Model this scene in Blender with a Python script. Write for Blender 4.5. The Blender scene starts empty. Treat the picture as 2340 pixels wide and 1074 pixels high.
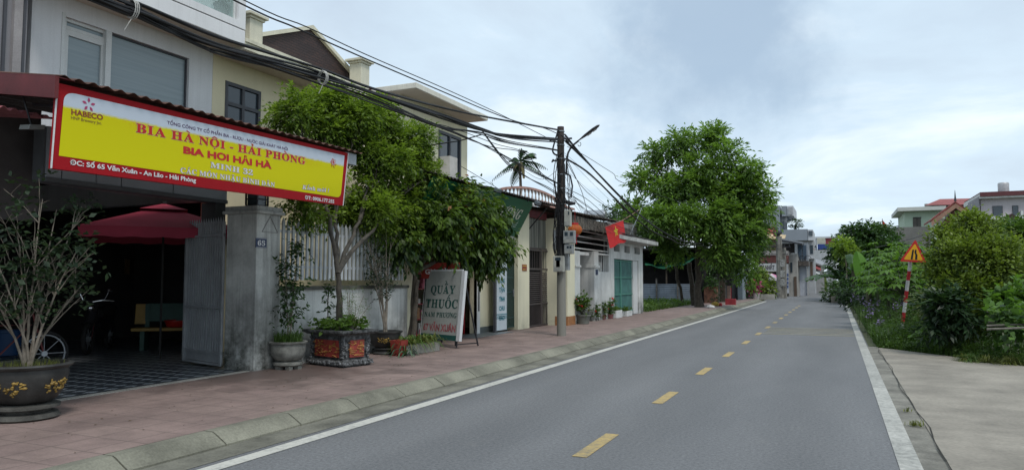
import bpy, math, random
import numpy as np
from mathutils import Vector, Matrix
import unicodedata
random.seed(7); rng=np.random.default_rng(11)
scene=bpy.context.scene; COL=scene.collection
# ---------------- camera geometry (used to measure real positions) -------------
FP=1650.0; EYE=1.5
PIT=math.atan(103/FP); TH=math.atan(742/FP*math.cos(PIT))
CF=(-math.sin(TH)*math.cos(PIT),math.cos(TH)*math.cos(PIT),math.sin(PIT))
CR=(math.cos(TH),math.sin(TH),0.0)
CU=(CR[1]*CF[2],-CR[0]*CF[2],CR[0]*CF[1]-CR[1]*CF[0])
def ray(x,y):
    a=(x-1170)/FP;b=(537-y)/FP
    return [CF[i]+a*CR[i]+b*CU[i] for i in range(3)]
def onZ(x,y,z=0.0):
    d=ray(x,y);t=(z-EYE)/d[2];return Vector((d[0]*t,d[1]*t,z))
def onX(x,y,X):
    d=ray(x,y);t=X/d[0];return Vector((X,d[1]*t,EYE+d[2]*t))
def onY(x,y,Y):
    d=ray(x,y);t=Y/d[1];return Vector((d[0]*t,Y,EYE+d[2]*t))
def depth(v): return v[0]*CF[0]+v[1]*CF[1]+(v[2]-EYE)*CF[2]

def topx(P):
    P=np.asarray(P,dtype=float);v=P-np.array([0,0,EYE]);c=v@np.array(CF);return 1170+FP*(v@np.array(CR))/c,537-FP*(v@np.array(CU))/c
# ---------------- materials -----------------
def newmat(name):
    m=bpy.data.materials.new(name);m.use_nodes=True;nt=m.node_tree
    b=nt.nodes['Principled BSDF'];return m,nt,b
def N(nt,t,**k):
    n=nt.nodes.new(t)
    for a,v in k.items():
        if a.startswith('i_'):
            key=a[2:]; key=int(key) if key.isdigit() else key.replace('_',' ')
            n.inputs[key].default_value=v
        else: setattr(n,a,v)
    return n
def L(nt,a,b): nt.links.new(a,b)
def c4(c): return (c[0],c[1],c[2],1)
def mul(c,k): return (min(1,c[0]*k),min(1,c[1]*k),min(1,c[2]*k))
_mc={}
def mat(name,col,rough=.8,var=.12,scale=3.0,bump=.15,bscale=60,metal=0.0,streak=0.0,grime=0.0,gz=(0.1,0.8),fine=.05,spec=.4):
    """painted / plaster / stone surface: large tone patches, fine grain, optional vertical rain streaks and grime rising from the ground"""
    if name in _mc: return _mc[name]
    m,nt,b=newmat(name)
    geo=N(nt,'ShaderNodeNewGeometry')
    n1=N(nt,'ShaderNodeTexNoise',i_Scale=scale,i_Detail=6.0,i_Roughness=.6);L(nt,geo.outputs['Position'],n1.inputs['Vector'])
    mx=N(nt,'ShaderNodeMix',data_type='RGBA');mx.inputs[6].default_value=c4(mul(col,1-var*1.6));mx.inputs[7].default_value=c4(mul(col,1+var*1.3))
    r=N(nt,'ShaderNodeMapRange');r.inputs[1].default_value=.3;r.inputs[2].default_value=.7
    L(nt,n1.outputs[0],r.inputs[0]);L(nt,r.outputs[0],mx.inputs[0])
    out=mx.outputs[2]
    n2=N(nt,'ShaderNodeTexNoise',i_Scale=bscale,i_Detail=3.0);L(nt,geo.outputs['Position'],n2.inputs['Vector'])
    if fine:
        r2=N(nt,'ShaderNodeMapRange');r2.inputs[1].default_value=.3;r2.inputs[2].default_value=.7;r2.inputs[3].default_value=1-fine*2;r2.inputs[4].default_value=1+fine
        L(nt,n2.outputs[0],r2.inputs[0])
        m2=N(nt,'ShaderNodeVectorMath',operation='SCALE');L(nt,out,m2.inputs[0]);L(nt,r2.outputs[0],m2.inputs['Scale']);out=m2.outputs[0]
    if streak:
        mp=N(nt,'ShaderNodeMapping');mp.inputs['Scale'].default_value=(9,9,.35);L(nt,geo.outputs['Position'],mp.inputs[0])
        n3=N(nt,'ShaderNodeTexNoise',i_Scale=1.0,i_Detail=5.0,i_Roughness=.65);L(nt,mp.outputs[0],n3.inputs['Vector'])
        r3=N(nt,'ShaderNodeMapRange');r3.inputs[1].default_value=.48;r3.inputs[2].default_value=.72;r3.inputs[4].default_value=streak;L(nt,n3.outputs[0],r3.inputs[0])
        m3=N(nt,'ShaderNodeMix',data_type='RGBA');m3.inputs[7].default_value=c4((.05,.05,.045));L(nt,r3.outputs[0],m3.inputs[0]);L(nt,out,m3.inputs[6]);out=m3.outputs[2]
    if grime:
        sx=N(nt,'ShaderNodeSeparateXYZ');L(nt,geo.outputs['Position'],sx.inputs[0])
        r4=N(nt,'ShaderNodeMapRange');r4.inputs[1].default_value=gz[1];r4.inputs[2].default_value=gz[0];L(nt,sx.outputs[2],r4.inputs[0])
        n4=N(nt,'ShaderNodeTexNoise',i_Scale=5.0,i_Detail=7.0,i_Roughness=.7);L(nt,geo.outputs['Position'],n4.inputs['Vector'])
        r5=N(nt,'ShaderNodeMapRange');r5.inputs[1].default_value=.35;r5.inputs[2].default_value=.65;r5.inputs[4].default_value=grime*1.3;L(nt,n4.outputs[0],r5.inputs[0])
        mm=N(nt,'ShaderNodeMath',operation='MULTIPLY',use_clamp=True);L(nt,r4.outputs[0],mm.inputs[0]);L(nt,r5.outputs[0],mm.inputs[1])
        m4=N(nt,'ShaderNodeMix',data_type='RGBA');m4.inputs[7].default_value=c4((.035,.037,.028));L(nt,mm.outputs[0],m4.inputs[0]);L(nt,out,m4.inputs[6]);out=m4.outputs[2]
    L(nt,out,b.inputs['Base Color'])
    b.inputs['Roughness'].default_value=rough;b.inputs['Metallic'].default_value=metal;b.inputs['Specular IOR Level'].default_value=spec
    if bump:
        bp=N(nt,'ShaderNodeBump',i_Strength=bump,i_Distance=.01);L(nt,n2.outputs[0],bp.inputs['Height']);L(nt,bp.outputs[0],b.inputs['Normal'])
    _mc[name]=m;return m
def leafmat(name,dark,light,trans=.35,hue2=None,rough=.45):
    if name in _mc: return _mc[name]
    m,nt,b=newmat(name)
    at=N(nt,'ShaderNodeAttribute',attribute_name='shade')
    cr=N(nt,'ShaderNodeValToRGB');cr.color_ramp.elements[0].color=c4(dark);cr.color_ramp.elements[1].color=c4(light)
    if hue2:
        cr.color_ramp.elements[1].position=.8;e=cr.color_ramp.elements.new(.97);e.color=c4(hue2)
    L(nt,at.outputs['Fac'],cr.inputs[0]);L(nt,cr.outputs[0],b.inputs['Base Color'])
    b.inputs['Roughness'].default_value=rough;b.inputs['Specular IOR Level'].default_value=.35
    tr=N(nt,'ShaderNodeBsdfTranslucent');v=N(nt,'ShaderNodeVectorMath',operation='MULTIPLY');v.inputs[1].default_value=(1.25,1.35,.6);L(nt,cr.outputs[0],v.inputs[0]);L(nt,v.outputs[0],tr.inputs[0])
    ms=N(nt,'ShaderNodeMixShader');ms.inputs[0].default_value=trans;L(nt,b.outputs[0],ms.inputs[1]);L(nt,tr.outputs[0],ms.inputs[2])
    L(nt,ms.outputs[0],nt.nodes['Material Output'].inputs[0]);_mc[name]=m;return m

# ---------------- mesh builder ----------------
SPLIT={'post','column','bar','rib','leg','bracket','purlin_and_dark_panel','pipe','paper_notice','led_lens','packets','louvre','steel_band','dial_window','goods','cladding_joint','ring_ornament','red_panel','door_frame','arm','lintel_panels','gable_coping','barge_board','cable_clamp','edge_wall','canopy_cloth_panel','jumper_loop'}
class MB:
    def __init__(s): s.v=[];s.f=[]
    def pieces(s):
        """connected pieces as separate builders"""
        par=list(range(len(s.v)))
        def find(a):
            while par[a]!=a: par[a]=par[par[a]];a=par[a]
            return a
        for f in s.f:
            r=find(f[0])
            for i in f[1:]: par[find(i)]=r
        out={}
        for f in s.f:
            r=find(f[0]);mb,mp=out.setdefault(r,(MB(),{}))
            g=[]
            for i in f:
                if i not in mp: mp[i]=len(mb.v);mb.v.append(s.v[i])
                g.append(mp[i])
            mb.f.append(tuple(g))
        return [x[0] for x in out.values()]
    def add(s,vs,fs):
        o=len(s.v);s.v+= [tuple(x) for x in vs];s.f+=[tuple(i+o for i in f) for f in fs];return s
    def box(s,x0,x1,y0,y1,z0,z1):
        x0,x1=min(x0,x1),max(x0,x1);y0,y1=min(y0,y1),max(y0,y1);z0,z1=min(z0,z1),max(z0,z1)
        return s.add([(x0,y0,z0),(x1,y0,z0),(x1,y1,z0),(x0,y1,z0),(x0,y0,z1),(x1,y0,z1),(x1,y1,z1),(x0,y1,z1)],
          [(0,3,2,1),(4,5,6,7),(0,1,5,4),(1,2,6,5),(2,3,7,6),(3,0,4,7)])
    def slab(s,p,u,v,w):
        """box from corner p with edge vectors u,v,w"""
        p,u,v,w=map(Vector,(p,u,v,w))
        return s.add([p,p+u,p+u+v,p+v,p+w,p+u+w,p+u+v+w,p+v+w],[(0,3,2,1),(4,5,6,7),(0,1,5,4),(1,2,6,5),(2,3,7,6),(3,0,4,7)])
    def bar(s,a,b,w,h=None,up=(0,0,1)):
        a,b=Vector(a),Vector(b);h=h or w;d=(b-a).normalized();up=Vector(up)
        if abs(d.dot(up))>.98: up=Vector((0,1,0))
        r=d.cross(up).normalized();q=r.cross(d).normalized()
        return s.slab(a-r*w/2-q*h/2,r*w,b-a,q*h)
    def tube(s,pts,rad,n=8,cap=True):
        pts=[Vector(p) for p in pts]
        if not hasattr(rad,'__len__'): rad=[rad]*len(pts)
        rings=[];ref=None
        for i,p in enumerate(pts):
            d=(pts[min(i+1,len(pts)-1)]-pts[max(i-1,0)])
            d=d.normalized() if d.length>1e-9 else Vector((0,0,1))
            if ref is None: ref=Vector((0,0,1)) if abs(d.z)<.9 else Vector((1,0,0))
            r=(ref-d*ref.dot(d)).normalized();ref=r;q=d.cross(r)
            rings.append([p+(r*math.cos(2*math.pi*k/n)+q*math.sin(2*math.pi*k/n))*rad[i] for k in range(n)])
        vs=[v for R in rings for v in R];fs=[]
        for i in range(len(pts)-1):
            for k in range(n):
                k2=(k+1)%n;fs.append((i*n+k,i*n+k2,(i+1)*n+k2,(i+1)*n+k))
        if cap: fs.append(tuple(reversed(range(n))));fs.append(tuple((len(pts)-1)*n+k for k in range(n)))
        return s.add(vs,fs)
    def lathe(s,prof,c,n=28):
        vs=[];fs=[]
        for r,z in prof:
            for k in range(n):
                a=2*math.pi*k/n;vs.append((c[0]+r*math.cos(a),c[1]+r*math.sin(a),c[2]+z))
        for i in range(len(prof)-1):
            for k in range(n):
                k2=(k+1)%n;fs.append((i*n+k,i*n+k2,(i+1)*n+k2,(i+1)*n+k))
        fs.append(tuple(reversed(range(n))));fs.append(tuple((len(prof)-1)*n+k for k in range(n)))
        return s.add(vs,fs)
    def poly(s,pts,off=None):
        pts=[Vector(p) for p in pts];n=len(pts)
        if off is None: return s.add(pts,[tuple(range(n))])
        off=Vector(off)
        return s.add(pts+[p+off for p in pts],[tuple(reversed(range(n))),tuple(range(n,2*n))]+[(i,(i+1)%n,n+(i+1)%n,n+i) for i in range(n)])
    def wall(s,p,u,v,W,H,thick,holes=()):
        """wall with openings: corner p, unit u, unit v; faces towards u x v; holes (a0,a1,b0,b1)"""
        p,u,v=Vector(p),Vector(u),Vector(v);n=u.cross(v)
        us=sorted({0,W}|{min(max(x,0),W) for h in holes for x in h[:2]});vs_=sorted({0,H}|{min(max(x,0),H) for h in holes for x in h[2:]})
        P=lambda a,b,k:p+u*a+v*b-n*(thick*k)
        for i in range(len(us)-1):
            for j in range(len(vs_)-1):
                a0,a1,b0,b1=us[i],us[i+1],vs_[j],vs_[j+1];ca,cb=(a0+a1)/2,(b0+b1)/2
                if any(h[0]<ca<h[1] and h[2]<cb<h[3] for h in holes): continue
                s.add([P(a0,b0,0),P(a1,b0,0),P(a1,b1,0),P(a0,b1,0)],[(0,1,2,3)])
                s.add([P(a0,b0,1),P(a1,b0,1),P(a1,b1,1),P(a0,b1,1)],[(3,2,1,0)])
        for (a0,a1,b0,b1) in list(holes):
            a0,a1,b0,b1=max(a0,0),min(a1,W),max(b0,0),min(b1,H)
            for q in (((a0,b0),(a0,b1)),((a0,b1),(a1,b1)),((a1,b1),(a1,b0)),((a1,b0),(a0,b0))):
                s.add([P(*q[0],0),P(*q[1],0),P(*q[1],1),P(*q[0],1)],[(0,1,2,3)])
        for q in (((0,0),(W,0)),((W,0),(W,H)),((W,H),(0,H)),((0,H),(0,0))):
            s.add([P(*q[0],0),P(*q[0],1),P(*q[1],1),P(*q[1],0)],[(0,1,2,3)])
        return s
    def corr(s,p,u,w,W,D,amp,per,th=.004,n=(0,0,1)):
        """corrugated sheet: waves along unit u over W, depth along vector w (unit) D"""
        p,u,w,n=Vector(p),Vector(u),Vector(w),Vector(n);k=max(8,int(W/per*8));vs=[];fs=[]
        for i in range(k+1):
            a=W*i/k;o=n*(amp*math.sin(2*math.pi*a/per))
            q=p+u*a+o;vs+=[q,q+w*D]
        for i in range(k): fs.append((2*i,2*i+2,2*i+3,2*i+1))
        m=len(vs);vs+=[x-n*th for x in vs];fs+=[tuple(m+x for x in reversed(f)) for f in fs[:k]]
        for i in range(k): fs.append((2*i,m+2*i,m+2*i+2,2*i+2))
        return s.add(vs,fs)
    def sphere(s,c,r,n=12,m=8,sc=(1,1,1)):
        vs=[];fs=[];c=Vector(c)
        for j in range(m+1):
            t=math.pi*j/m
            for k in range(n):
                a=2*math.pi*k/n;vs.append(c+Vector((r*sc[0]*math.sin(t)*math.cos(a),r*sc[1]*math.sin(t)*math.sin(a),r*sc[2]*math.cos(t))))
        for j in range(m):
            for k in range(n):
                k2=(k+1)%n;fs.append((j*n+k,(j+1)*n+k,(j+1)*n+k2,j*n+k2))
        return s.add(vs,fs)
    def build(s,name,m,parent=None,label=None,cat=None,group=None,kind=None,smooth=False,bevel=0,base=None,solid=0):
        if parent is not None and name in SPLIT:
            q=s.pieces()
            if 1<len(q)<=60:
                return [p.build(name+'\0',m,parent,label,cat,group,kind,smooth,bevel) for p in q][0]
        name=name.rstrip('\0')
        V=np.array(s.v,dtype=float)
        if parent is not None:
            base=Vector((0,0,0));q=parent
            while q is not None: base=base+q.location;q=q.parent
        elif base is None:
            base=Vector(((V[:,0].min()+V[:,0].max())/2,(V[:,1].min()+V[:,1].max())/2,V[:,2].min()))
        V=V-np.array(base)
        me=bpy.data.meshes.new(name);me.from_pydata(V.tolist(),[],s.f);me.update()
        if smooth:
            me.polygons.foreach_set('use_smooth',[True]*len(me.polygons))
            try: me.set_sharp_from_angle(angle=math.radians(45))
            except Exception: pass
        me.materials.append(m)
        o=bpy.data.objects.new(name,me);COL.objects.link(o)
        if parent is not None: o.parent=parent
        else: o.location=base
        if bevel:
            bv=o.modifiers.new('bevel','BEVEL');bv.width=bevel;bv.segments=2;bv.limit_method='ANGLE';bv.angle_limit=math.radians(50)
        tag(o,label,cat,group,kind);return o
def tag(o,label=None,cat=None,group=None,kind=None):
    if label:o['label']=label
    if cat:o['category']=cat
    if group:o['group']=group
    if kind:o['kind']=kind
    return o
def thing(name,loc,label,cat,group=None):
    o=bpy.data.objects.new(name,None);o.location=Vector(loc);o.empty_display_size=.1;COL.objects.link(o);return tag(o,label,cat,group)
def copy_tree(o,parent=None):
    c=o.copy();COL.objects.link(c);c.parent=parent
    for ch in list(o.children): copy_tree(ch,c)
    return c

# ---------------- foliage ----------------
def qmesh(name,V,F4,shade,m,parent=None,base=None,kind=None,label=None,cat=None,group=None):
    """V (N,4,3) quads"""
    V=np.asarray(V,dtype=np.float32);n=len(V)
    if parent is not None:
        b=Vector((0,0,0));q=parent
        while q is not None: b=b+q.location;q=q.parent
        base=b
    elif base is None:
        f=V.reshape(-1,3);base=Vector((float(f[:,0].mean()),float(f[:,1].mean()),float(f[:,2].min())))
    V=V-np.array(base,dtype=np.float32)
    me=bpy.data.meshes.new(name);me.vertices.add(n*4);me.vertices.foreach_set('co',V.reshape(-1))
    me.loops.add(n*4);me.loops.foreach_set('vertex_index',np.arange(n*4,dtype=np.int32))
    me.polygons.add(n);me.polygons.foreach_set('loop_start',np.arange(0,n*4,4,dtype=np.int32))
    me.update(calc_edges=True)
    at=me.attributes.new('shade','FLOAT','FACE');at.data.foreach_set('value',np.clip(np.asarray(shade,dtype=np.float32),0,1))
    me.materials.append(m);o=bpy.data.objects.new(name,me);COL.objects.link(o)
    if parent is not None:o.parent=parent
    else:o.location=base
    tag(o,label,cat,group,kind);return o
def nrm(a): return a/np.maximum(np.linalg.norm(a,axis=-1,keepdims=True),1e-9)
def leafquads(P,D,Nn,ln,wd,bend=.15):
    """P base points, D direction, Nn rough normal, lengths, widths -> rhombic leaves folded"""
    D=nrm(D);S=nrm(np.cross(D,Nn));Nn=nrm(np.cross(S,D));ln=ln[:,None];wd=wd[:,None]
    mid=P+D*ln*.45+Nn*ln*bend
    return np.stack([P,mid+S*wd/2-Nn*wd*.12,P+D*ln,mid-S*wd/2-Nn*wd*.12],axis=1)
def sprays(C,O,tl,nl,ll,lw,droop=.4,pair=True,spread=.9,ld=None):
    ld=droop if ld is None else ld
    """clusters C with outward dirs O: a twig of length tl bearing nl leaves each"""
    n=len(C);O=nrm(O+np.array([0,0,-droop*.3])+rng.normal(0,.35,(n,3)))
    up=np.array([0,0,1.0]);side=nrm(np.cross(O,up)+1e-6)
    Vs=[];k=0
    t=(np.arange(nl)+.5)/nl
    sh=[]
    for i in range(nl):
        ti=t[i]*tl*(0.7+.6*rng.random(n))[:,None]
        P=C+O*ti+np.array([0,0,-1])*droop*(t[i]**2)*tl+rng.normal(0,tl*.06,(n,3))
        sg=1 if i%2 else -1
        D=O*(.5+.5*t[i])+side*sg*spread*(1-.4*t[i])+np.array([0,0,-ld])*.9+rng.normal(0,.22,(n,3))
        Nn=np.tile(up,(n,1))+rng.normal(0,.45,(n,3))
        s=(.7+.6*rng.random(n))
        Vs.append(leafquads(P,D,Nn,ll*s,lw*s));k+=1
    return np.concatenate(Vs),nl
def blobpts(blobs,n,shell=.55):
    vol=np.array([b[3]*b[4]*b[5] for b in blobs])**.8;pr=vol/vol.sum();idx=rng.choice(len(blobs),n,p=pr)
    B=np.array([b[:6] for b in blobs],dtype=float)[idx]
    d=nrm(rng.normal(0,1,(n,3)));r=(shell+(1-shell)*rng.random(n)**.7)*(0.85+.25*rng.random(n));inner=rng.random(n)<.22;r[inner]=rng.random(inner.sum())*.6
    C=B[:,:3]+d*B[:,3:6]*r[:,None];O=nrm(d/np.maximum(B[:,3:6],.05)*B[:,3:6].mean(axis=1,keepdims=True))
    return C,O,idx,r,d
def crown(name,blobs,n,tl,nl,ll,lw,m,parent,droop=.4,shell=.55,spread=.9,cull=None,kind=None,lift=.0,sub=7,ld=None):
    if sub and n>250:
        nb=[]
        for b in blobs:
            nb.append((b[0],b[1],b[2],b[3]*.62,b[4]*.62,b[5]*.62))
            for k in range(sub):
                a=random.uniform(0,6.283);e=random.uniform(-.5,1.3);s=random.uniform(.26,.46);q=1-s*.9
                nb.append((b[0]+b[3]*q*math.cos(a)*math.cos(e),b[1]+b[4]*q*math.sin(a)*math.cos(e),b[2]+b[5]*q*math.sin(e),b[3]*s,b[4]*s,b[5]*s*.8))
        blobs=nb
    C,O,idx,r,d=blobpts(blobs,n,shell)
    if cull is not None:
        k=cull(C);C,O,idx,r,d=C[k],O[k],idx[k],r[k],d[k]
    n=len(C)
    V,_=sprays(C,O,tl,nl,ll,lw,droop,spread=spread,ld=ld)
    cl=rng.normal(0,.10,len(blobs))[idx]+.42+.30*d[:,2]*np.minimum(r,1)+rng.normal(0,.12,n)+lift-.25*(r<.5)  # lit clump tops, shaded undersides and insides painted into leaf colour, plus random tone
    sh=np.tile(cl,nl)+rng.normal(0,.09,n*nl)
    return qmesh(name,V,None,sh,m,parent,kind=kind),C
def curve(a,b,sag=0.0,k=8,wob=.0):
    a,b=Vector(a),Vector(b);out=[]
    for i in range(k+1):
        t=i/k;p=a.lerp(b,t)+Vector((0,0,-4*sag*t*(1-t)))
        if wob and 0<i<k: p+=Vector((random.uniform(-wob,wob),random.uniform(-wob,wob),random.uniform(-wob,wob)))
        out.append(p)
    return out
def limb(mb,a,b,r0,r1,wob=.05,k=5,n=6):
    pts=curve(a,b,-.03*(Vector(b)-Vector(a)).length,k,wob);mb.tube(pts,[r0+(r1-r0)*i/k for i in range(k+1)],n)
    return pts
def tree(name,base,label,cat,blobs,n,m,bark,trunk_r=.12,fork=None,tl=.3,nl=8,ll=.1,lw=.05,droop=.4,shell=.55,group=None,twigs=60,spread=.9,lean=(0,0),cull=None,lift=0,stems=1,ld=None,sub=7):
    base=Vector(base);t=thing(name,base,label,cat,group)
    cz=sum(b[2] for b in blobs)/len(blobs);cx=sum(b[0] for b in blobs)/len(blobs);cy=sum(b[1] for b in blobs)/len(blobs)
    if fork is None: fork=base.lerp(Vector((cx,cy,cz)),.45)
    fork=Vector(fork);mb=MB()
    for s_ in range(stems):
        o=Vector((random.uniform(-1,1),random.uniform(-1,1),0))*trunk_r*(1.2 if stems>1 else 0)
        mb.tube(curve(base+o,fork+o*.3,0,7,trunk_r*.25),[trunk_r*(1.35 if i==0 else 1.0-.06*i) for i in range(8)],10)
    _,C=crown('crown',blobs,n,tl,nl,ll,lw,m,t,droop,shell,spread,cull,lift=lift,ld=ld,sub=sub)
    g=max(1,min(4,round(len(blobs)/3)));sb_=sorted(blobs,key=lambda b:(b[0]*CR[0]+b[1]*CR[1]));grp=[sb_[i*len(sb_)//g:(i+1)*len(sb_)//g] for i in range(g)]
    for G_ in grp:
        mn=Vector([sum(b[k] for b in G_)/len(G_) for k in range(3)]);f2=fork.lerp(mn,.5) if g>1 else fork
        if g>1: limb(mb,fork,f2,trunk_r*.68,trunk_r*.42,trunk_r*.4,6,8)
        for b in G_:
            c=Vector(b[:3]);limb(mb,f2,c+Vector((0,0,-b[5]*.1)),trunk_r*.38,trunk_r*.12,trunk_r*.5)
    for i in range(min(twigs,len(C))):
        c=Vector(C[rng.integers(len(C))].tolist());b=min(blobs,key=lambda q:(Vector(q[:3])-c).length)
        st=fork.lerp(Vector(b[:3]),random.uniform(.75,1.0));limb(mb,st,c,trunk_r*.13,trunk_r*.04,trunk_r*.2,4,5)
    mb.build('trunk',bark,t,smooth=True);return t
def BL(px,py,Y,rx,ry,rd=None):
    """crown lobe measured in the photo: centre pixel at road distance Y, radii in photo pixels"""
    p=onY(px,py,Y);k=depth(p)/FP;return (p.x,p.y,p.z,rx*k,(rd or rx)*k,ry*k)
def BLX(px,py,X,rx,ry,rd=None):
    p=onX(px,py,X);k=depth(p)/FP;return (p.x,p.y,p.z,(rd or rx)*k,rx*k,ry*k)
def blades(P,h,w,bend=.4,spread=.5):
    n=len(P);a=rng.random(n)*2*np.pi;d=np.stack([np.cos(a),np.sin(a),np.zeros(n)],1)
    s=np.stack([-np.sin(a),np.cos(a),np.zeros(n)],1);hh=h*(.5+.8*rng.random(n))[:,None];ww=w*(.7+.6*rng.random(n))[:,None]
    up=np.array([0,0,1.0]);lean=spread*rng.random(n)[:,None]
    mid=P+up*hh*.6+d*hh*.35*lean;tip=P+up*hh*(1-.35*lean)+d*hh*lean
    a4=np.stack([P-s*ww/2,P+s*ww/2,mid+s*ww*.4,mid-s*ww*.4],1);b4=np.stack([mid-s*ww*.4,mid+s*ww*.4,tip+s*ww*.05,tip-s*ww*.05],1)
    return np.concatenate([a4,b4])

# ---------------- lettering ----------------
_fc={}
def fontmesh(txt,bold=0.0):
    key=(txt,bold)
    if key in _fc: return _fc[key]
    cu=bpy.data.curves.new('t','FONT');cu.body=txt;cu.size=1;cu.offset=bold;cu.resolution_u=3
    o=bpy.data.objects.new('t',cu);COL.objects.link(o);bpy.context.view_layer.update()
    me=bpy.data.meshes.new_from_object(o.evaluated_get(bpy.context.evaluated_depsgraph_get()))
    V=[tuple(v.co[:2]) for v in me.vertices];F=[tuple(p.vertices) for p in me.polygons]
    bpy.data.objects.remove(o);bpy.data.curves.remove(cu);bpy.data.meshes.remove(me)
    _fc[key]=(V,F);return V,F
MARK={'\u0300':[(-.16,.16),(.06,.02)],'\u0301':[(.16,.16),(-.06,.02)],'\u0302':[(-.18,.0),(0,.13),(.18,.0)],'\u0303':[(-.2,.03),(-.08,.1),(.06,.04),(.2,.11)],
 '\u0309':[(-.08,.15),(.06,.17),(.08,.09),(0,.0)],'\u0306':[(-.16,.12),(0,.02),(.16,.12)]}
def stroke(V,F,pts,w):
    for (x0,y0),(x1,y1) in zip(pts,pts[1:]):
        d=math.hypot(x1-x0,y1-y0) or 1;nx,ny=-(y1-y0)/d*w/2,(x1-x0)/d*w/2;o=len(V)
        V+=[(x0+nx,y0+ny),(x0-nx,y0-ny),(x1-nx,y1-ny),(x1+nx,y1+ny)];F.append((o,o+1,o+2,o+3))
def serifmesh(txt,bold=.012):
    V=[];F=[];x=0
    for ch in txt:
        if ch==' ': x+=.30;continue
        dd=unicodedata.normalize('NFD',ch);b=dd[0];marks=dd[1:]
        if b in 'Đ': b0='D'
        else: b0=b
        if 'A'<=b0<='Z': g=chr(0x1D400+ord(b0)-65)
        elif 'a'<=b0<='z': g=chr(0x1D41A+ord(b0)-97)
        elif '0'<=b0<='9': g=chr(0x1D7CE+ord(b0)-48)
        else: g=b0
        gv,gf=fontmesh(g,bold)
        if not gv: x+=.3;continue
        x0=min(v[0] for v in gv);x1=max(v[0] for v in gv);y1=max(v[1] for v in gv);w=x1-x0;o=len(V)
        V+=[(v[0]-x0+x,v[1]) for v in gv];F+=[tuple(i+o for i in f) for f in gf];cx=x+w/2;yy=y1+.05
        if b=='Đ': stroke(V,F,[(x-.04,.33),(x+w*.45,.33)],.06)
        for mk in marks:
            if mk=='\u0323': stroke(V,F,[(cx-.05,-.14),(cx+.05,-.14)],.1)
            elif mk=='\u031b': stroke(V,F,[(x+w*.88,y1-.06),(x+w+.07,y1+.0),(x+w+.06,y1+.12)],.07)
            elif mk in MARK: stroke(V,F,[(cx+a,yy+c) for a,c in MARK[mk]],.075);yy+=.19
        x+=w+.07
    return V,F
def lettering(mb,txt,P0,P1,cap,n,style='sans',bold=.02,lift=.004,shear=0,fit=True):
    """text from baseline point P0 to P1, cap height in metres, on a plane with normal n"""
    P0,P1,n=Vector(P0),Vector(P1),Vector(n).normalized();V,F=(serifmesh(txt) if style=='serif' else fontmesh(txt,bold))
    hv,_=fontmesh('\U0001D407' if style=='serif' else 'H',bold);H=max(v[1] for v in hv)
    x0=min(v[0] for v in V);x1=max(v[0] for v in V);W=(P1-P0).length;u=(P1-P0).normalized();w=n.cross(u).normalized()
    sx=W/(x1-x0);sy=cap/H
    mb.add([P0+u*((v[0]-x0)*sx+shear*v[1]*sy)+w*(v[1]*sy)+n*lift for v in V],F);return mb
# ---------------- world, sun, camera ----------------
w=bpy.data.worlds.new("World");scene.world=w;w.use_nodes=True;nt=w.node_tree
bg=nt.nodes['Background'];bg.inputs[1].default_value=.138
SUNEL=math.radians(58);SUNAZ=math.radians(130)
sky=N(nt,'ShaderNodeTexSky',sky_type='NISHITA');sky.sun_disc=False;sky.sun_elevation=SUNEL;sky.sun_rotation=SUNAZ
tc=N(nt,'ShaderNodeTexCoord')
sp=N(nt,'ShaderNodeSeparateXYZ');L(nt,tc.outputs['Generated'],sp.inputs[0])
zz=N(nt,'ShaderNodeMath',operation='ADD');zz.inputs[1].default_value=.22;L(nt,sp.outputs[2],zz.inputs[0])
za=N(nt,'ShaderNodeMath',operation='MAXIMUM');za.inputs[1].default_value=.05;L(nt,zz.outputs[0],za.inputs[0])
dx=N(nt,'ShaderNodeMath',operation='DIVIDE');L(nt,sp.outputs[0],dx.inputs[0]);L(nt,za.outputs[0],dx.inputs[1])
dy=N(nt,'ShaderNodeMath',operation='DIVIDE');L(nt,sp.outputs[1],dy.inputs[0]);L(nt,za.outputs[0],dy.inputs[1])
cb=N(nt,'ShaderNodeCombineXYZ');L(nt,dx.outputs[0],cb.inputs[0]);L(nt,dy.outputs[0],cb.inputs[1])
n1=N(nt,'ShaderNodeTexNoise',i_Scale=1.15,i_Detail=9.0,i_Roughness=.56);n1.inputs['Distortion'].default_value=.35;L(nt,cb.outputs[0],n1.inputs['Vector'])
n2=N(nt,'ShaderNodeTexNoise',i_Scale=.5,i_Detail=5.0,i_Roughness=.5);mp=N(nt,'ShaderNodeMapping');mp.inputs['Location'].default_value=(7.3,2.1,0);L(nt,cb.outputs[0],mp.inputs[0]);L(nt,mp.outputs[0],n2.inputs['Vector'])
cr=N(nt,'ShaderNodeValToRGB');e=cr.color_ramp.elements
e[0].position=.34;e[0].color=(4.7,5.6,6.5,1);e[1].position=.66;e[1].color=(7.6,8.25,8.55,1);x=e.new(.5);x.color=(5.4,6.55,7.5,1)
L(nt,n1.outputs[0],cr.inputs[0])
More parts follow.
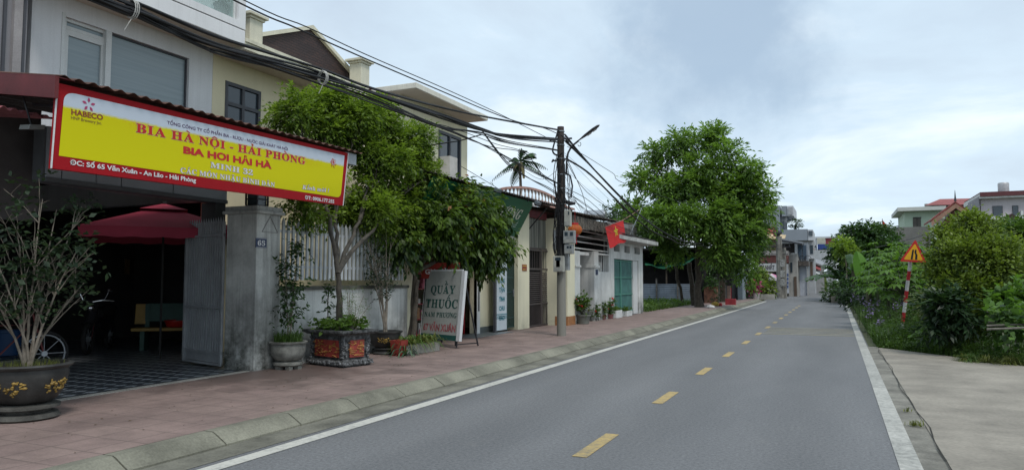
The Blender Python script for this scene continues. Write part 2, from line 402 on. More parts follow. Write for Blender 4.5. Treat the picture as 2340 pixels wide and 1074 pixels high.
# heavier cloud bank standing over the road end
d0=Vector(ray(1665,70)).normalized()
dp=N(nt,'ShaderNodeVectorMath',operation='DISTANCE');L(nt,tc.outputs['Generated'],dp.inputs[0]);dp.inputs[1].default_value=d0
nz=N(nt,'ShaderNodeTexNoise',i_Scale=4.6,i_Detail=8.0,i_Roughness=.6);L(nt,tc.outputs['Generated'],nz.inputs['Vector'])
ad=N(nt,'ShaderNodeMath',operation='MULTIPLY_ADD');ad.inputs[1].default_value=.42;L(nt,nz.outputs[0],ad.inputs[0]);L(nt,dp.outputs['Value'],ad.inputs[2])
mr=N(nt,'ShaderNodeMapRange',interpolation_type='SMOOTHSTEP');mr.inputs[1].default_value=.25;mr.inputs[2].default_value=.41;mr.inputs[3].default_value=.95;mr.inputs[4].default_value=0;L(nt,ad.outputs[0],mr.inputs[0])
mk=N(nt,'ShaderNodeMix',data_type='RGBA');mk.inputs[7].default_value=(3.4,4.4,5.5,1);L(nt,mr.outputs[0],mk.inputs[0]);L(nt,cr.outputs[0],mk.inputs[6])
# thin spots where blue sky shows
r2=N(nt,'ShaderNodeMapRange');r2.inputs[1].default_value=.42;r2.inputs[2].default_value=.68;r2.inputs[3].default_value=.98;r2.inputs[4].default_value=.72;L(nt,n2.outputs[0],r2.inputs[0])
ms=N(nt,'ShaderNodeMix',data_type='RGBA');L(nt,r2.outputs[0],ms.inputs[0]);L(nt,sky.outputs[0],ms.inputs[6]);L(nt,mk.outputs[2],ms.inputs[7])
L(nt,ms.outputs[2],bg.inputs[0])
sl=bpy.data.lights.new('sun','SUN');sl.energy=1.9;sl.angle=math.radians(14);sl.color=(1,.96,.9);so=bpy.data.objects.new('sun',sl);COL.objects.link(so)
sd=Vector((math.sin(SUNAZ)*math.cos(SUNEL),math.cos(SUNAZ)*math.cos(SUNEL),math.sin(SUNEL)));so.rotation_euler=sd.to_track_quat('Z','Y').to_euler()
cam=bpy.data.cameras.new('camera');cam.lens=FP/2340*36;cam.sensor_width=36;cam.clip_end=3000;cam.clip_start=.05;co=bpy.data.objects.new('camera',cam);COL.objects.link(co)
co.matrix_world=Matrix(((CR[0],CU[0],-CF[0],0),(CR[1],CU[1],-CF[1],0),(CR[2],CU[2],-CF[2],EYE),(0,0,0,1)));scene.camera=co
scene.view_settings.view_transform='Standard';scene.view_settings.look='None';scene.view_settings.exposure=0
scene.cycles.max_bounces=6;scene.cycles.transparent_max_bounces=8;scene.cycles.diffuse_bounces=3;scene.cycles.glossy_bounces=2;scene.cycles.transmission_bounces=4

# ---------------- special ground materials ----------------
def asphalt():
    m,nt,b=newmat('asphalt');g=N(nt,'ShaderNodeNewGeometry')
    a=N(nt,'ShaderNodeTexNoise',i_Scale=.35,i_Detail=6.0,i_Roughness=.6);mp=N(nt,'ShaderNodeMapping');mp.inputs['Scale'].default_value=(2.4,.5,1);L(nt,g.outputs['Position'],mp.inputs[0]);L(nt,mp.outputs[0],a.inputs['Vector'])
    c=N(nt,'ShaderNodeValToRGB');c.color_ramp.elements[0].position=.3;c.color_ramp.elements[0].color=(.118,.121,.126,1);c.color_ramp.elements[1].position=.72;c.color_ramp.elements[1].color=(.158,.160,.164,1);L(nt,a.outputs[0],c.inputs[0])
    v=N(nt,'ShaderNodeTexNoise',i_Scale=32.0,i_Detail=7.0,i_Roughness=.9);L(nt,g.outputs['Position'],v.inputs['Vector'])
    r=N(nt,'ShaderNodeMapRange');r.inputs[1].default_value=.3;r.inputs[2].default_value=.72;r.inputs[3].default_value=.35;r.inputs[4].default_value=1.8;L(nt,v.outputs[0],r.inputs[0])
    # tyre-polished strips
    sx=N(nt,'ShaderNodeSeparateXYZ');L(nt,g.outputs['Position'],sx.inputs[0]);wv=N(nt,'ShaderNodeMath',operation='SINE');ml=N(nt,'ShaderNodeMath',operation='MULTIPLY');ml.inputs[1].default_value=4.4;L(nt,sx.outputs[0],ml.inputs[0]);L(nt,ml.outputs[0],wv.inputs[0])
    r3=N(nt,'ShaderNodeMapRange');r3.inputs[1].default_value=-1;r3.inputs[2].default_value=1;r3.inputs[3].default_value=.95;r3.inputs[4].default_value=1.05;L(nt,wv.outputs[0],r3.inputs[0])
    s=N(nt,'ShaderNodeVectorMath',operation='SCALE');L(nt,c.outputs[0],s.inputs[0]);L(nt,r.outputs[0],s.inputs['Scale'])
    s2=N(nt,'ShaderNodeVectorMath',operation='SCALE');L(nt,s.outputs[0],s2.inputs[0]);L(nt,r3.outputs[0],s2.inputs['Scale'])
    # dusty pale patches and dark drips
    q=N(nt,'ShaderNodeTexNoise',i_Scale=1.7,i_Detail=8.0,i_Roughness=.75);L(nt,g.outputs['Position'],q.inputs['Vector'])
    rq=N(nt,'ShaderNodeMapRange');rq.inputs[1].default_value=.58;rq.inputs[2].default_value=.75;rq.inputs[4].default_value=.35;L(nt,q.outputs[0],rq.inputs[0])
    mx=N(nt,'ShaderNodeMix',data_type='RGBA');mx.inputs[7].default_value=(.215,.21,.195,1);L(nt,rq.outputs[0],mx.inputs[0]);L(nt,s2.outputs[0],mx.inputs[6])
    L(nt,mx.outputs[2],b.inputs['Base Color']);b.inputs['Roughness'].default_value=.82;b.inputs['Specular IOR Level'].default_value=.35
    bp=N(nt,'ShaderNodeBump',i_Strength=.45,i_Distance=.006);L(nt,v.outputs[0],bp.inputs['Height']);L(nt,bp.outputs[0],b.inputs['Normal']);return m
def tiles(name,c1,c2,mortar,size,msz=.012,wet=None,rib=0,rough=.7,offs=0.0,noise=.2,ratio=1.0):
    m,nt,b=newmat(name);g=N(nt,'ShaderNodeNewGeometry')
    br=N(nt,'ShaderNodeTexBrick');br.offset=offs;br.inputs['Scale'].default_value=1/size;br.inputs['Brick Width'].default_value=ratio;br.inputs['Row Height'].default_value=1;br.inputs['Mortar Size'].default_value=msz/size;br.inputs['Mortar Smooth'].default_value=.4
    br.inputs['Color1'].default_value=c4(c1);br.inputs['Color2'].default_value=c4(c2);br.inputs['Mortar'].default_value=c4(mortar);br.inputs['Bias'].default_value=0
    L(nt,g.outputs['Position'],br.inputs['Vector'])
    n=N(nt,'ShaderNodeTexNoise',i_Scale=1.6,i_Detail=8.0,i_Roughness=.7);L(nt,g.outputs['Position'],n.inputs['Vector'])
    r=N(nt,'ShaderNodeMapRange');r.inputs[1].default_value=.3;r.inputs[2].default_value=.7;r.inputs[3].default_value=1-noise;r.inputs[4].default_value=1+noise;L(nt,n.outputs[0],r.inputs[0])
    s=N(nt,'ShaderNodeVectorMath',operation='SCALE');L(nt,br.outputs[0],s.inputs[0]);L(nt,r.outputs[0],s.inputs['Scale']);out=s.outputs[0]
    n5=N(nt,'ShaderNodeTexNoise',i_Scale=70.0,i_Detail=3.0);L(nt,g.outputs['Position'],n5.inputs['Vector'])
    r5=N(nt,'ShaderNodeMapRange');r5.inputs[1].default_value=.3;r5.inputs[2].default_value=.7;r5.inputs[3].default_value=.88;r5.inputs[4].default_value=1.1;L(nt,n5.outputs[0],r5.inputs[0])
    s5=N(nt,'ShaderNodeVectorMath',operation='SCALE');L(nt,out,s5.inputs[0]);L(nt,r5.outputs[0],s5.inputs['Scale']);out=s5.outputs[0]
    b.inputs['Roughness'].default_value=rough
    if wet:
        d=N(nt,'ShaderNodeVectorMath',operation='DISTANCE');L(nt,g.outputs['Position'],d.inputs[0]);d.inputs[1].default_value=wet
        a=N(nt,'ShaderNodeMath',operation='MULTIPLY_ADD');a.inputs[1].default_value=3.0;L(nt,n.outputs[0],a.inputs[0]);L(nt,d.outputs['Value'],a.inputs[2])
        w_=N(nt,'ShaderNodeMapRange');w_.inputs[1].default_value=2.4;w_.inputs[2].default_value=3.7;w_.inputs[3].default_value=.75;w_.inputs[4].default_value=0;L(nt,a.outputs[0],w_.inputs[0])
        mx=N(nt,'ShaderNodeMix',data_type='RGBA');mx.inputs[7].default_value=c4(mul(c1,.38));L(nt,w_.outputs[0],mx.inputs[0]);L(nt,out,mx.inputs[6]);out=mx.outputs[2]
        rr=N(nt,'ShaderNodeMapRange');rr.inputs[3].default_value=rough;rr.inputs[4].default_value=.35;L(nt,w_.outputs[0],rr.inputs[0]);L(nt,rr.outputs[0],b.inputs['Roughness'])
    L(nt,out,b.inputs['Base Color']);bp=N(nt,'ShaderNodeBump',i_Strength=.35,i_Distance=.004);L(nt,br.outputs['Fac'],bp.inputs['Height']);bp.invert=True;L(nt,bp.outputs[0],b.inputs['Normal']);return m
def paint(name,col,wear,under):
    m,nt,b=newmat(name);g=N(nt,'ShaderNodeNewGeometry');n=N(nt,'ShaderNodeTexNoise',i_Scale=14.0,i_Detail=9.0,i_Roughness=.75);L(nt,g.outputs['Position'],n.inputs['Vector'])
    n2=N(nt,'ShaderNodeTexNoise',i_Scale=1.1,i_Detail=4.0);L(nt,g.outputs['Position'],n2.inputs['Vector'])
    a=N(nt,'ShaderNodeMath',operation='MULTIPLY_ADD');a.inputs[1].default_value=.5;L(nt,n2.outputs[0],a.inputs[0]);L(nt,n.outputs[0],a.inputs[2])
    r=N(nt,'ShaderNodeMapRange');r.inputs[1].default_value=.95-wear;r.inputs[2].default_value=1.12-wear*.6;L(nt,a.outputs[0],r.inputs[0])
    mx=N(nt,'ShaderNodeMix',data_type='RGBA');mx.inputs[6].default_value=c4(col);mx.inputs[7].default_value=c4(under);L(nt,r.outputs[0],mx.inputs[0]);L(nt,mx.outputs[2],b.inputs['Base Color']);b.inputs['Roughness'].default_value=.7
    return m
M_as=asphalt()
M_conc=mat('concrete',(.27,.265,.24),.9,.2,2.0,.3,45,grime=0,fine=.08)
M_kerb=mat('kerb_concrete',(.19,.185,.145),.9,.28,1.3,.35,50,fine=.1)
M_gut=mat('gutter_concrete',(.165,.16,.13),.92,.32,1.8,.4,40,fine=.1)
M_apron=mat('apron_concrete',(.27,.245,.205),.9,.2,1.1,.25,30,fine=.07)
M_side=tiles('sidewalk_tile',(.24,.175,.155),(.212,.152,.137),(.158,.118,.104),.4,.010,wet=(-7.95,8.6,.12),noise=.32)
M_court=tiles('courtyard_tile',(.03,.038,.055),(.28,.32,.37),(.06,.065,.075),.15,.012,rough=.38,offs=.5,noise=.15,ratio=2.0)
def diamonds():
    m,nt,b=newmat('courtyard_diamond_tile');g=N(nt,'ShaderNodeNewGeometry');mp=N(nt,'ShaderNodeMapping');mp.inputs['Rotation'].default_value=(0,0,.0);mp.inputs['Scale'].default_value=(5.2,3.6,0);L(nt,g.outputs['Position'],mp.inputs[0])
    v=N(nt,'ShaderNodeTexVoronoi',distance='MANHATTAN',voronoi_dimensions='2D',i_Scale=1.0,i_Randomness=0.0);L(nt,mp.outputs[0],v.inputs['Vector'])
    r=N(nt,'ShaderNodeMapRange');r.inputs[1].default_value=.36;r.inputs[2].default_value=.42;r.inputs[3].default_value=1;r.inputs[4].default_value=0;L(nt,v.outputs['Distance'],r.inputs[0])
    n=N(nt,'ShaderNodeTexNoise',i_Scale=2.0,i_Detail=6.0,i_Roughness=.7);L(nt,g.outputs['Position'],n.inputs['Vector'])
    mu=N(nt,'ShaderNodeMath',operation='MULTIPLY');L(nt,r.outputs[0],mu.inputs[0]);L(nt,n.outputs[0],mu.inputs[1])
    mx=N(nt,'ShaderNodeMix',data_type='RGBA');mx.inputs[6].default_value=(.045,.052,.06,1);mx.inputs[7].default_value=(.48,.52,.55,1);L(nt,mu.outputs[0],mx.inputs[0]);L(nt,mx.outputs[2],b.inputs['Base Color']);b.inputs['Roughness'].default_value=.4;return m
M_court=diamonds()
M_wp=paint('white_road_paint',(.52,.51,.46),.24,(.30,.30,.28))
M_wp2=paint('white_edge_paint',(.47,.46,.42),.34,(.22,.22,.2))
M_yp=paint('yellow_road_paint',(.46,.33,.12),.3,(.16,.15,.12))
M_soil=mat('soil',(.075,.06,.04),.95,.35,3,.6,25)
M_earth=mat('garden_earth',(.09,.10,.05),.95,.4,.5,.5,8)

def sft(Y): return 0 if Y<50 else -.00062*(Y-50)**2
def strip(name,xa,xb,z,y0,y1,m,step=2.0,kind='structure',za=None):
    mb=MB();k=max(1,int((y1-y0)/step));za=z if za is None else za;vs=[];fs=[]
    for i in range(k+1):
        y=y0+(y1-y0)*i/k;s=sft(y);vs+=[(xa+s,y,za),(xb+s,y,z)]
    for i in range(k): fs.append((2*i,2*i+1,2*i+3,2*i+2))
    mb.add(vs,fs);return mb.build(name,m,kind=kind,base=Vector((0,0,0)))
g_=MB();g_.add([(-500,-300,-.06),(500,-300,-.06),(500,900,-.06),(-500,900,-.06)],[(0,1,2,3)]);g_.build('ground',M_earth,kind='structure',base=Vector((0,0,0)))
strip('road',-4.95,.62,0,-10,130,M_as)
strip('gutter',-5.12,-4.74,.004,-10,56,M_gut)
strip('road_edge_line_white',-4.66,-4.50,.005,-10,54,M_wp)
strip('road_edge_strip_white',.42,.59,.006,-10,47.5,M_wp2)
# verge concrete beside the right edge line
strip('verge_concrete',.59,.80,.003,-10,18.3,mat('verge_concrete_grey',(.215,.205,.175),.92,.3,2.2,.4,40,fine=.1))
ap=MB();ap.add([(.78,-12,.012),(30,-12,.012),(30,-6,.012),(9,9.2,.012),(5.2,12.9,.012),(2.93,15.2,.012),(1.75,16.9,.012),(.9,17.95,.012),(.80,17.95,.012)],[tuple(range(9))]);ap.build('driveway_apron',M_apron,kind='structure',base=Vector((0,0,0)))
# low concrete lip and crack line
mb=MB()
pts=[(.79+.015*math.sin(i*1.7)+.02*math.sin(i*.6),-3+i*.5) for i in range(42)]
for (a,b),(c,d) in zip(pts,pts[1:]):
    wd=.003+.004*random.random();mb.add([(a-wd,b,.0165),(a+wd,b,.0165),(c+wd,d,.0165),(c-wd,d,.0165)],[(0,1,2,3)])
mb.build('apron_crack',mat('crack_dirt',(.03,.028,.022),.95),kind='structure',base=Vector((0,0,0)))
# centre dashes
mb=MB();y=3.0
for y in [2.94,5.93,8.85,11.8,14.75,17.8,20.9,23.9,26.9,29.9,32.9,35.9,38.9,41.9,44.9]:
    mb.box(-2.10,-1.97,y,y+1.0,.0035,.0055)
mb.build('centre_line_dashes',M_yp,kind='structure')
mb=MB()
for i in range(6):
    y=21.45+i*.55;mb.box(-1.93,.40,y,y+.11,.0035,.009)
mb.build('rumble_strips_painted',paint('pale_yellow_paint',(.34,.31,.21),.28,(.18,.175,.15)),kind='structure')
# kerb: long sloped blocks
mb=MB();y=-6.0
while y<56:
    ln=1.0-.012;zt=.118+random.uniform(-.003,.003);s=sft(y)
    prof=[(-5.08,-.02),(-5.08,.02),(-5.10,.035),(-5.22,.105),(-5.25,zt),(-5.36,zt+.001),(-5.36,-.02)]
    n=len(prof);dx_=random.uniform(-.006,.006)
    vs=[(a+s+dx_,y+.006,b) for a,b in prof]+[(a+s+dx_,y+ln,b) for a,b in prof]
    mb.add(vs,[tuple(range(n)),tuple(reversed(range(n,2*n)))]+[(i,n+i,n+(i+1)%n,(i+1)%n) for i in range(n)]);y+=1.0
kb=mb.build('kerb',M_kerb,kind='structure',base=Vector((0,0,0)))
strip('kerb_bedding',-5.34,-5.12,.085,-6,56,mat('joint_dirt',(.10,.095,.075),.95,.3),za=.085,step=2)
bpy.data.objects['kerb_bedding'].data.vertices.foreach_set('co',[c for v in bpy.data.objects['kerb_bedding'].data.vertices for c in (v.co.x,v.co.y,(.105 if v.co.x<-5.2+sft(v.co.y) else .018))])
strip('sidewalk',-8.25,-5.355,.12,-6,64,M_side)
mb=MB();mb.add([(-16,-6,.118),(-8.2,-6,.118),(-8.2,8.9,.118),(-8.9,9.6,.118),(-16,13,.118)],[(0,1,2,3,4)]);mb.build('courtyard_floor',M_court,kind='structure',base=Vector((0,0,0)))
mb=MB();mb.box(-8.27,-8.15,-6,8.45,.10,.128);mb.build('courtyard_threshold',M_conc,kind='structure')
mb=MB();mb.add([(-30,12.7,.10),(-8.2,12.7,.10),(-8.2,64,.10),(-30,64,.10)],[(0,1,2,3)]);mb.build('plot_ground',M_soil,kind='structure',base=Vector((0,0,0)))
mb=MB();mb.box(-8.6,-7.9,15.4,17.7,.118,.128);mb.build('shop_threshold',mat('threshold_tile',(.14,.16,.17),.4,.15),kind='structure')

# ---------------- shared materials ----------------
M_white=mat('white_render',(.70,.70,.71),.85,.05,.7,.1,40,streak=.10,fine=.02)
M_whitew=mat('white_wall_weathered',(.60,.61,.59),.88,.12,1.5,.15,40,streak=.35,grime=.9,gz=(.1,1.0))
M_yel=mat('pale_yellow_render',(.72,.645,.45),.85,.05,.8,.1,40,streak=.06,fine=.02)
M_yel2=mat('cream_render',(.72,.68,.50),.85,.05,.8,.1,40,streak=.10,grime=.35,gz=(.1,.5),fine=.02)
M_soff=mat('soffit_plaster',(.66,.58,.50),.9,.06,1,.1)
M_mould=mat('cream_moulding',(.68,.65,.52),.85,.08,1.5,.12,streak=.2)
M_pil=mat('gate_pillar_concrete',(.44,.45,.43),.9,.28,1.2,.4,35,streak=.55,grime=1.0,gz=(.1,1.3))
M_darkm=mat('dark_metal',(.035,.035,.04),.5,.2,5,.1,metal=.3)
M_dkgrey=mat('dark_grey_frame',(.06,.062,.072),.5,.1,4,.05)
M_wframe=mat('white_frame',(.62,.63,.62),.5,.04,4,.03)
M_galv=mat('galvanised_steel',(.30,.32,.34),.45,.25,3,.1,metal=.5)
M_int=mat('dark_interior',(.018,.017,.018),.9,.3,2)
M_red=mat('red_flashing',(.13,.018,.02),.55,.25,2,.1)
M_rust=mat('rusty_corrugated_sheet',(.10,.045,.03),.8,.45,6,.3,30)
M_bark=mat('bark',(.075,.066,.054),.95,.35,9,.8,35)
M_barkd=mat('dark_bark',(.07,.058,.045),.95,.3,9,.8,35)
M_barkg=mat('pale_twig_bark',(.21,.18,.145),.9,.3,9,.6,40)
def glass(name,col,rough=.12,stripes=None):
    m,nt,b=newmat(name);b.inputs['Base Color'].default_value=c4(col);b.inputs['Roughness'].default_value=rough;b.inputs['Specular IOR Level'].default_value=.6
    if stripes:
        g=N(nt,'ShaderNodeNewGeometry');mp=N(nt,'ShaderNodeMapping');mp.inputs['Scale'].default_value=(1,.6,22);L(nt,g.outputs['Position'],mp.inputs[0]);n=N(nt,'ShaderNodeTexNoise',i_Scale=1.0,i_Detail=4.0);L(nt,mp.outputs[0],n.inputs['Vector'])
        mx=N(nt,'ShaderNodeMix',data_type='RGBA');mx.inputs[6].default_value=c4(col);mx.inputs[7].default_value=c4(stripes);L(nt,n.outputs[0],mx.inputs[0]);L(nt,mx.outputs[2],b.inputs['Base Color'])
    return m
M_glassd=glass('dark_glass',(.035,.05,.065),.08)
M_blind=glass('glass_over_blinds',(.17,.22,.245),.22,(.28,.34,.36))
def clearglass():
    m,nt,b=newmat('clear_glass');b.inputs['Base Color'].default_value=(.8,.9,.88,1);b.inputs['Roughness'].default_value=.03
    t=N(nt,'ShaderNodeBsdfTransparent');t.inputs[0].default_value=(.78,.86,.84,1);ms=N(nt,'ShaderNodeMixShader');ms.inputs[0].default_value=.82;L(nt,b.outputs[0],ms.inputs[1]);L(nt,t.outputs[0],ms.inputs[2]);L(nt,ms.outputs[0],nt.nodes['Material Output'].inputs[0]);return m
M_clear=clearglass()
# ================= LEFT SIDE, NEAR =================
def yz(px,py,X): p=onX(px,py,X);return p.y,p.z
def rect(px0,py0,px1,py1,X):
    a=onX(px0,py0,X);b=onX(px1,py1,X);return a.y,b.y,a.z,b.z
def win(parent,X,y0,y1,z0,z1,fm,gm,muls=(),rows=(),name='window',fr=.05,dep=.06,sub='pane'):
    """window set in the wall plane X: frame + one pane mesh; muls, rows = fractions"""
    mb=MB();mb.box(X-dep,X,y0,y1,z0,z0+fr);mb.box(X-dep,X,y0,y1,z1-fr,z1);mb.box(X-dep,X,y0,y0+fr,z0+fr,z1-fr);mb.box(X-dep,X,y1-fr,y1,z0+fr,z1-fr)
    for a in muls: c=y0+(y1-y0)*a;mb.box(X-dep+.004,X-.004,c-fr/2,c+fr/2,z0+fr,z1-fr)
    for a in rows: c=z0+(z1-z0)*a;mb.box(X-dep+.002,X-.002,y0+fr,y1-fr,c-fr/2,c+fr/2)
    f=mb.build(name,fm,parent)
    MB().box(X-dep*.6,X-dep*.5,y0+fr*.5,y1-fr*.5,z0+fr*.5,z1-fr*.5).build(sub,gm,f);return f
XW=-11.0
# --- grey clad house at the far left
t=thing('grey_clad_house',(XW+.1,5.5,.1),'grey metal clad house wall at the left edge of the photo beside the white house','house')
ya=onX(-260,80,XW+.25).y;yb=onX(66,80,XW+.25).y;ym=onX(12,80,XW+.25).y
mb=MB();mb.box(XW-4,XW+.2,ya,yb,3.5,9.0);mb.build('wall',mat('grey_cladding',(.24,.235,.25),.5,.08,1.2,.05,streak=.1),t)
mb=MB()
for yy in (ym,yb-.06,ym-1.0,ym-2.0): mb.box(XW+.2,XW+.235,yy-.02,yy+.02,3.5,9.0)
mb.build('cladding_joint',M_dkgrey,t)
mb=MB();mb.box(XW+.2,XW+.26,yb-.22,yb-.1,3.5,9);mb.build('corner_trim',mat('corner_trim',(.3,.28,.28),.5),t)

# --- white house
Y0=onX(70,100,XW).y;Y1=onX(487,118,XW).y;ZS=onX(487,116,XW).z
t=thing('white_house',(XW,Y0,.1),'white rendered house with a wide blind-filled window and a glass railed roof terrace','house')
wz=onX(430,240,XW).z-2.0
d0=onX(150,48,XW);d1=onX(245,80,XW);w1=onX(433,128,XW);w0=onX(253,75,XW)
ztop=onX(250,72,XW).z
H_=ZS-3.0
mb=MB();mb.wall((XW,Y0,3.0),(0,1,0),(0,0,1),Y1-Y0,H_,.25,[(d0.y-Y0,w1.y-Y0,3.45-3.0,ztop-3.0)])
mb.box(XW-7,XW-.25,Y0,Y0+.2,3,ZS);mb.box(XW-7,XW-.25,Y1-.2,Y1-.01,3,ZS);mb.build('wall',M_white,t)
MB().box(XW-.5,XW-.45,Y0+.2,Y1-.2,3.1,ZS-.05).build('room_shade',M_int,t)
ymul=(d1.y+w0.y)/2;zr=onX(200,80,XW).z
win(t,XW-.05,d0.y,ymul,3.45,zr,M_wframe,M_blind,fr=.09,name='sliding_door')
win(t,XW-.052,d0.y,ymul,zr+.002,ztop,M_wframe,M_blind,fr=.055,name='transom_window')
win(t,XW-.054,ymul+.002,w1.y,3.45,ztop,M_dkgrey,M_blind,fr=.03,name='window')
mb=MB();mb.box(XW-.05,XW+.012,d0.y-.06,d0.y-.002,3.45,ztop+.05);mb.box(XW-.05,XW+.01,ymul-.05,ymul+.05,3.45,ztop);mb.build('window_trim',M_wframe,t)
XO=-10.2;zb=onX(557,97,XO).z;ze=Y1+.02;zg=onX(557,68,XO).z;zc=onX(557,52,XO).z
zb=ZS
mb=MB();mb.box(XW-7,XO,Y0-.4,ze,zb,zg-.02);mb.build('terrace_slab',M_white,t,bevel=.01)
mb=MB();mb.box(XW-7,XO-.03,Y0-.4,ze-.02,zg-.02,zg);mb.build('shadow_groove',M_dkgrey,t)
mb=MB();mb.box(XO-.16,XO,Y0-.4,ze,zg,zc);mb.box(XO-.16,XO,ze-.17,ze,zc,zc+1.1);mb.box(XW-7,XO-.161,ze-.14,ze-.005,zg,zc+1.1);mb.build('parapet',M_white,t)
MB().box(XW+.001,XO-.02,Y0,ze-.02,ZS-.012,ZS-.001).build('soffit',M_soff,t)
gl=thing('glass_railing',(XO-.08,Y0,zc),'clear glass balustrade panels along the white house roof terrace','railing')
mb=MB();mb.box(XO-.09,XO-.078,Y0,ze-.20,zc+.03,zc+1.0);mb.build('glass_panel',M_clear,gl)
mb=MB()
for yy in (Y0+.3,Y0+1.6,onX(415,0,XO).y,onX(440,0,XO).y,ze-.22): mb.box(XO-.105,XO-.06,yy-.02,yy+.02,zc+.001,zc+1.0)
mb.build('post',M_wframe,gl);MB().box(XO-.11,XO-.055,Y0,ze-.2,zc+1.001,zc+1.04).build('handrail',M_galv,gl)
pc=onX(505,32,XO-.35);tp=thing('potted_plant',(pc.x,pc.y,zc-.0),'small plant in a grey pot standing on the white roof terrace behind glass','potted plant')
MB().lathe([(.09,.0),(.12,.02),(.13,.26),(.145,.27),(.145,.3),(.12,.3),(.1,.27)],(pc.x,pc.y,zc+.03),16).build('pot',mat('grey_pot',(.22,.2,.2),.8),tp,smooth=True)
M_lfdk=leafmat('terrace_plant_leaf',(.01,.03,.01),(.04,.09,.03))
crown('foliage',[(pc.x,pc.y-.05,zc+.5,.16,.2,.16)],30,.15,6,.09,.04,M_lfdk,tp)

# --- pale yellow house with the brick gable
ZY=onX(487,124,XW).z;Y2=onX(838,200,XO).y;Y2w=Y2*XW/XO
t=thing('yellow_house',(XW,Y1,.1),'pale yellow house with a dark brick gable and two cream roof piers','house')
wa=onX(515,187,XW);wb=onX(596,208,XW);wc=3.9
mb=MB();mb.wall((XW,Y1+.005,.1),(0,1,0),(0,0,1),Y2w-Y1,ZY-.1,.22,[(wa.y-Y1,wb.y-Y1,wc-.1,(wa.z+wb.z)/2-.1)]);mb.box(XW-8,XW-.22,Y2w-.2,Y2w,.1,ZY);mb.build('wall',M_yel,t)
win(t,XW+.012,wa.y,wb.y,wc,(wa.z+wb.z)/2,M_dkgrey,M_glassd,muls=(.5,),rows=(.72,),fr=.07,dep=.08)
zt=onX(557,86,XO).z
mb=MB();mb.box(XW-3,XO,ze+.004,Y2,ZY+.001,ZY+.14);mb.box(XW-3,XO-.06,ze+.004,Y2-.05,ZY+.14,zt-.07);mb.box(XW-3,XO+.03,ze+.004,Y2+.03,zt-.07,zt);mb.build('cornice',M_mould,t,bevel=.012)
MB().box(XW+.001,XO-.02,ze+.01,Y2,ZY-.012,ZY).build('soffit',M_soff,t)
for px,pt in ((572,38),(822,140)):
    p=onX(px,pt,XO-.2);hw=.17
    mb=MB();mb.box(XO-.2-hw,XO-.2+hw,p.y-hw,p.y+hw,zt,p.z-.1);mb.box(XO-.2-hw-.03,XO-.2+hw+.03,p.y-hw-.03,p.y+hw+.03,p.z-.1,p.z-.05);mb.box(XO-.2-hw-.08,XO-.2+hw+.08,p.y-hw-.08,p.y+hw+.08,p.z-.05,p.z+.01);mb.build('roof_pier',M_mould,t,bevel=.01)
XG=-10.75;a=onX(588,90,XG);b=onX(710,68,XG);c=onX(806,174,XG);zl=(a.z+c.z)/2
m=tiles('dark_brick',(.055,.028,.024),(.035,.02,.02),(.02,.015,.015),.06,.008,ratio=2.4,offs=.5)
# brick texture reads x,y: feed y,z instead
nt=m.node_tree;g=[n for n in nt.nodes if n.type=='NEW_GEOMETRY'][0];bk=[n for n in nt.nodes if n.type=='TEX_BRICK'][0]
sx=N(nt,'ShaderNodeSeparateXYZ');cx=N(nt,'ShaderNodeCombineXYZ');L(nt,g.outputs['Position'],sx.inputs[0]);L(nt,sx.outputs[1],cx.inputs[0]);L(nt,sx.outputs[2],cx.inputs[1]);L(nt,cx.outputs[0],bk.inputs['Vector'])
mb=MB();mb.poly([(XG,a.y,zl),(XG,c.y,zl),(XG,b.y,b.z)],(-.2,0,0));mb.box(XG-.2,XG,a.y,c.y,zt-.05,zl-.001);mb.build('brick_gable',m,t)
mb=MB();mb.slab((XG-.28,a.y-.15,zl-.06),(.36,0,0),(0,b.y-a.y+.15,b.z-zl+.06),(0,0,.09));mb.slab((XG-.28,c.y+.15,zl-.06),(.36,0,0),(0,b.y-c.y-.15,b.z-zl+.06),(0,0,.09));mb.build('gable_coping',M_mould,t)
mb=MB();mb.slab((XG-7,a.y-.2,zl-.05),(6.7,0,0),(0,b.y-a.y+.2,b.z-zl+.05),(0,0,.03));mb.slab((XG-7,c.y+.2,zl-.05),(6.7,0,0),(0,b.y-c.y-.2,b.z-zl+.05),(0,0,.03));mb.build('roof',M_red,t)

# --- cream house
XE=-10.25;e0=onX(952,193,XE);e1=onX(1115,262,XE);zet=(e0.z+e1.z)/2;zeb=onX(1115,276,XE).z
Yc0=e0.y+.35;Yc1=onX(1068,300,XW).y
t=thing('cream_house',(XW,Yc0,.1),'cream two storey house with a deep flat eave and tall dark double door upstairs','house')
da=onX(1002,300,XW);db=onX(1053,312,XW);va=onX(950,283,XW);vb=onX(973,289,XW)
mb=MB();mb.wall((XW,Yc0,.1),(0,1,0),(0,0,1),Yc1-Yc0,zeb-.1,.22,[(da.y-Yc0,db.y-Yc0,4.2-.1,(da.z+db.z)/2-.1),(va.y-Yc0,vb.y-Yc0,4.95,va.z-.1)]);mb.box(XW-6,XW-.22,Yc0,Yc0+.2,.1,zeb);mb.box(XW-6,XW-.22,Yc1-.2,Yc1,.1,zeb);mb.box(XW-6,XW-5.8,Yc0+.2,Yc1-.2,.1,zeb);mb.build('wall',M_yel2,t)
win(t,XW+.02,da.y,db.y,4.2,(da.z+db.z)/2,M_dkgrey,M_glassd,muls=(.5,),rows=(.28,),fr=.09,dep=.1,name='double_door')
win(t,XW+.01,va.y,vb.y,5.05,va.z,M_wframe,M_glassd,rows=(.5,),fr=.05)
mb=MB();mb.box(XW-6.6,XE,e0.y-.02,Yc1+.02,zeb+.001,zet);mb.build('eave',mat('eave_concrete',(.68,.66,.58),.85,.08,1,.1,streak=.18),t,bevel=.01)
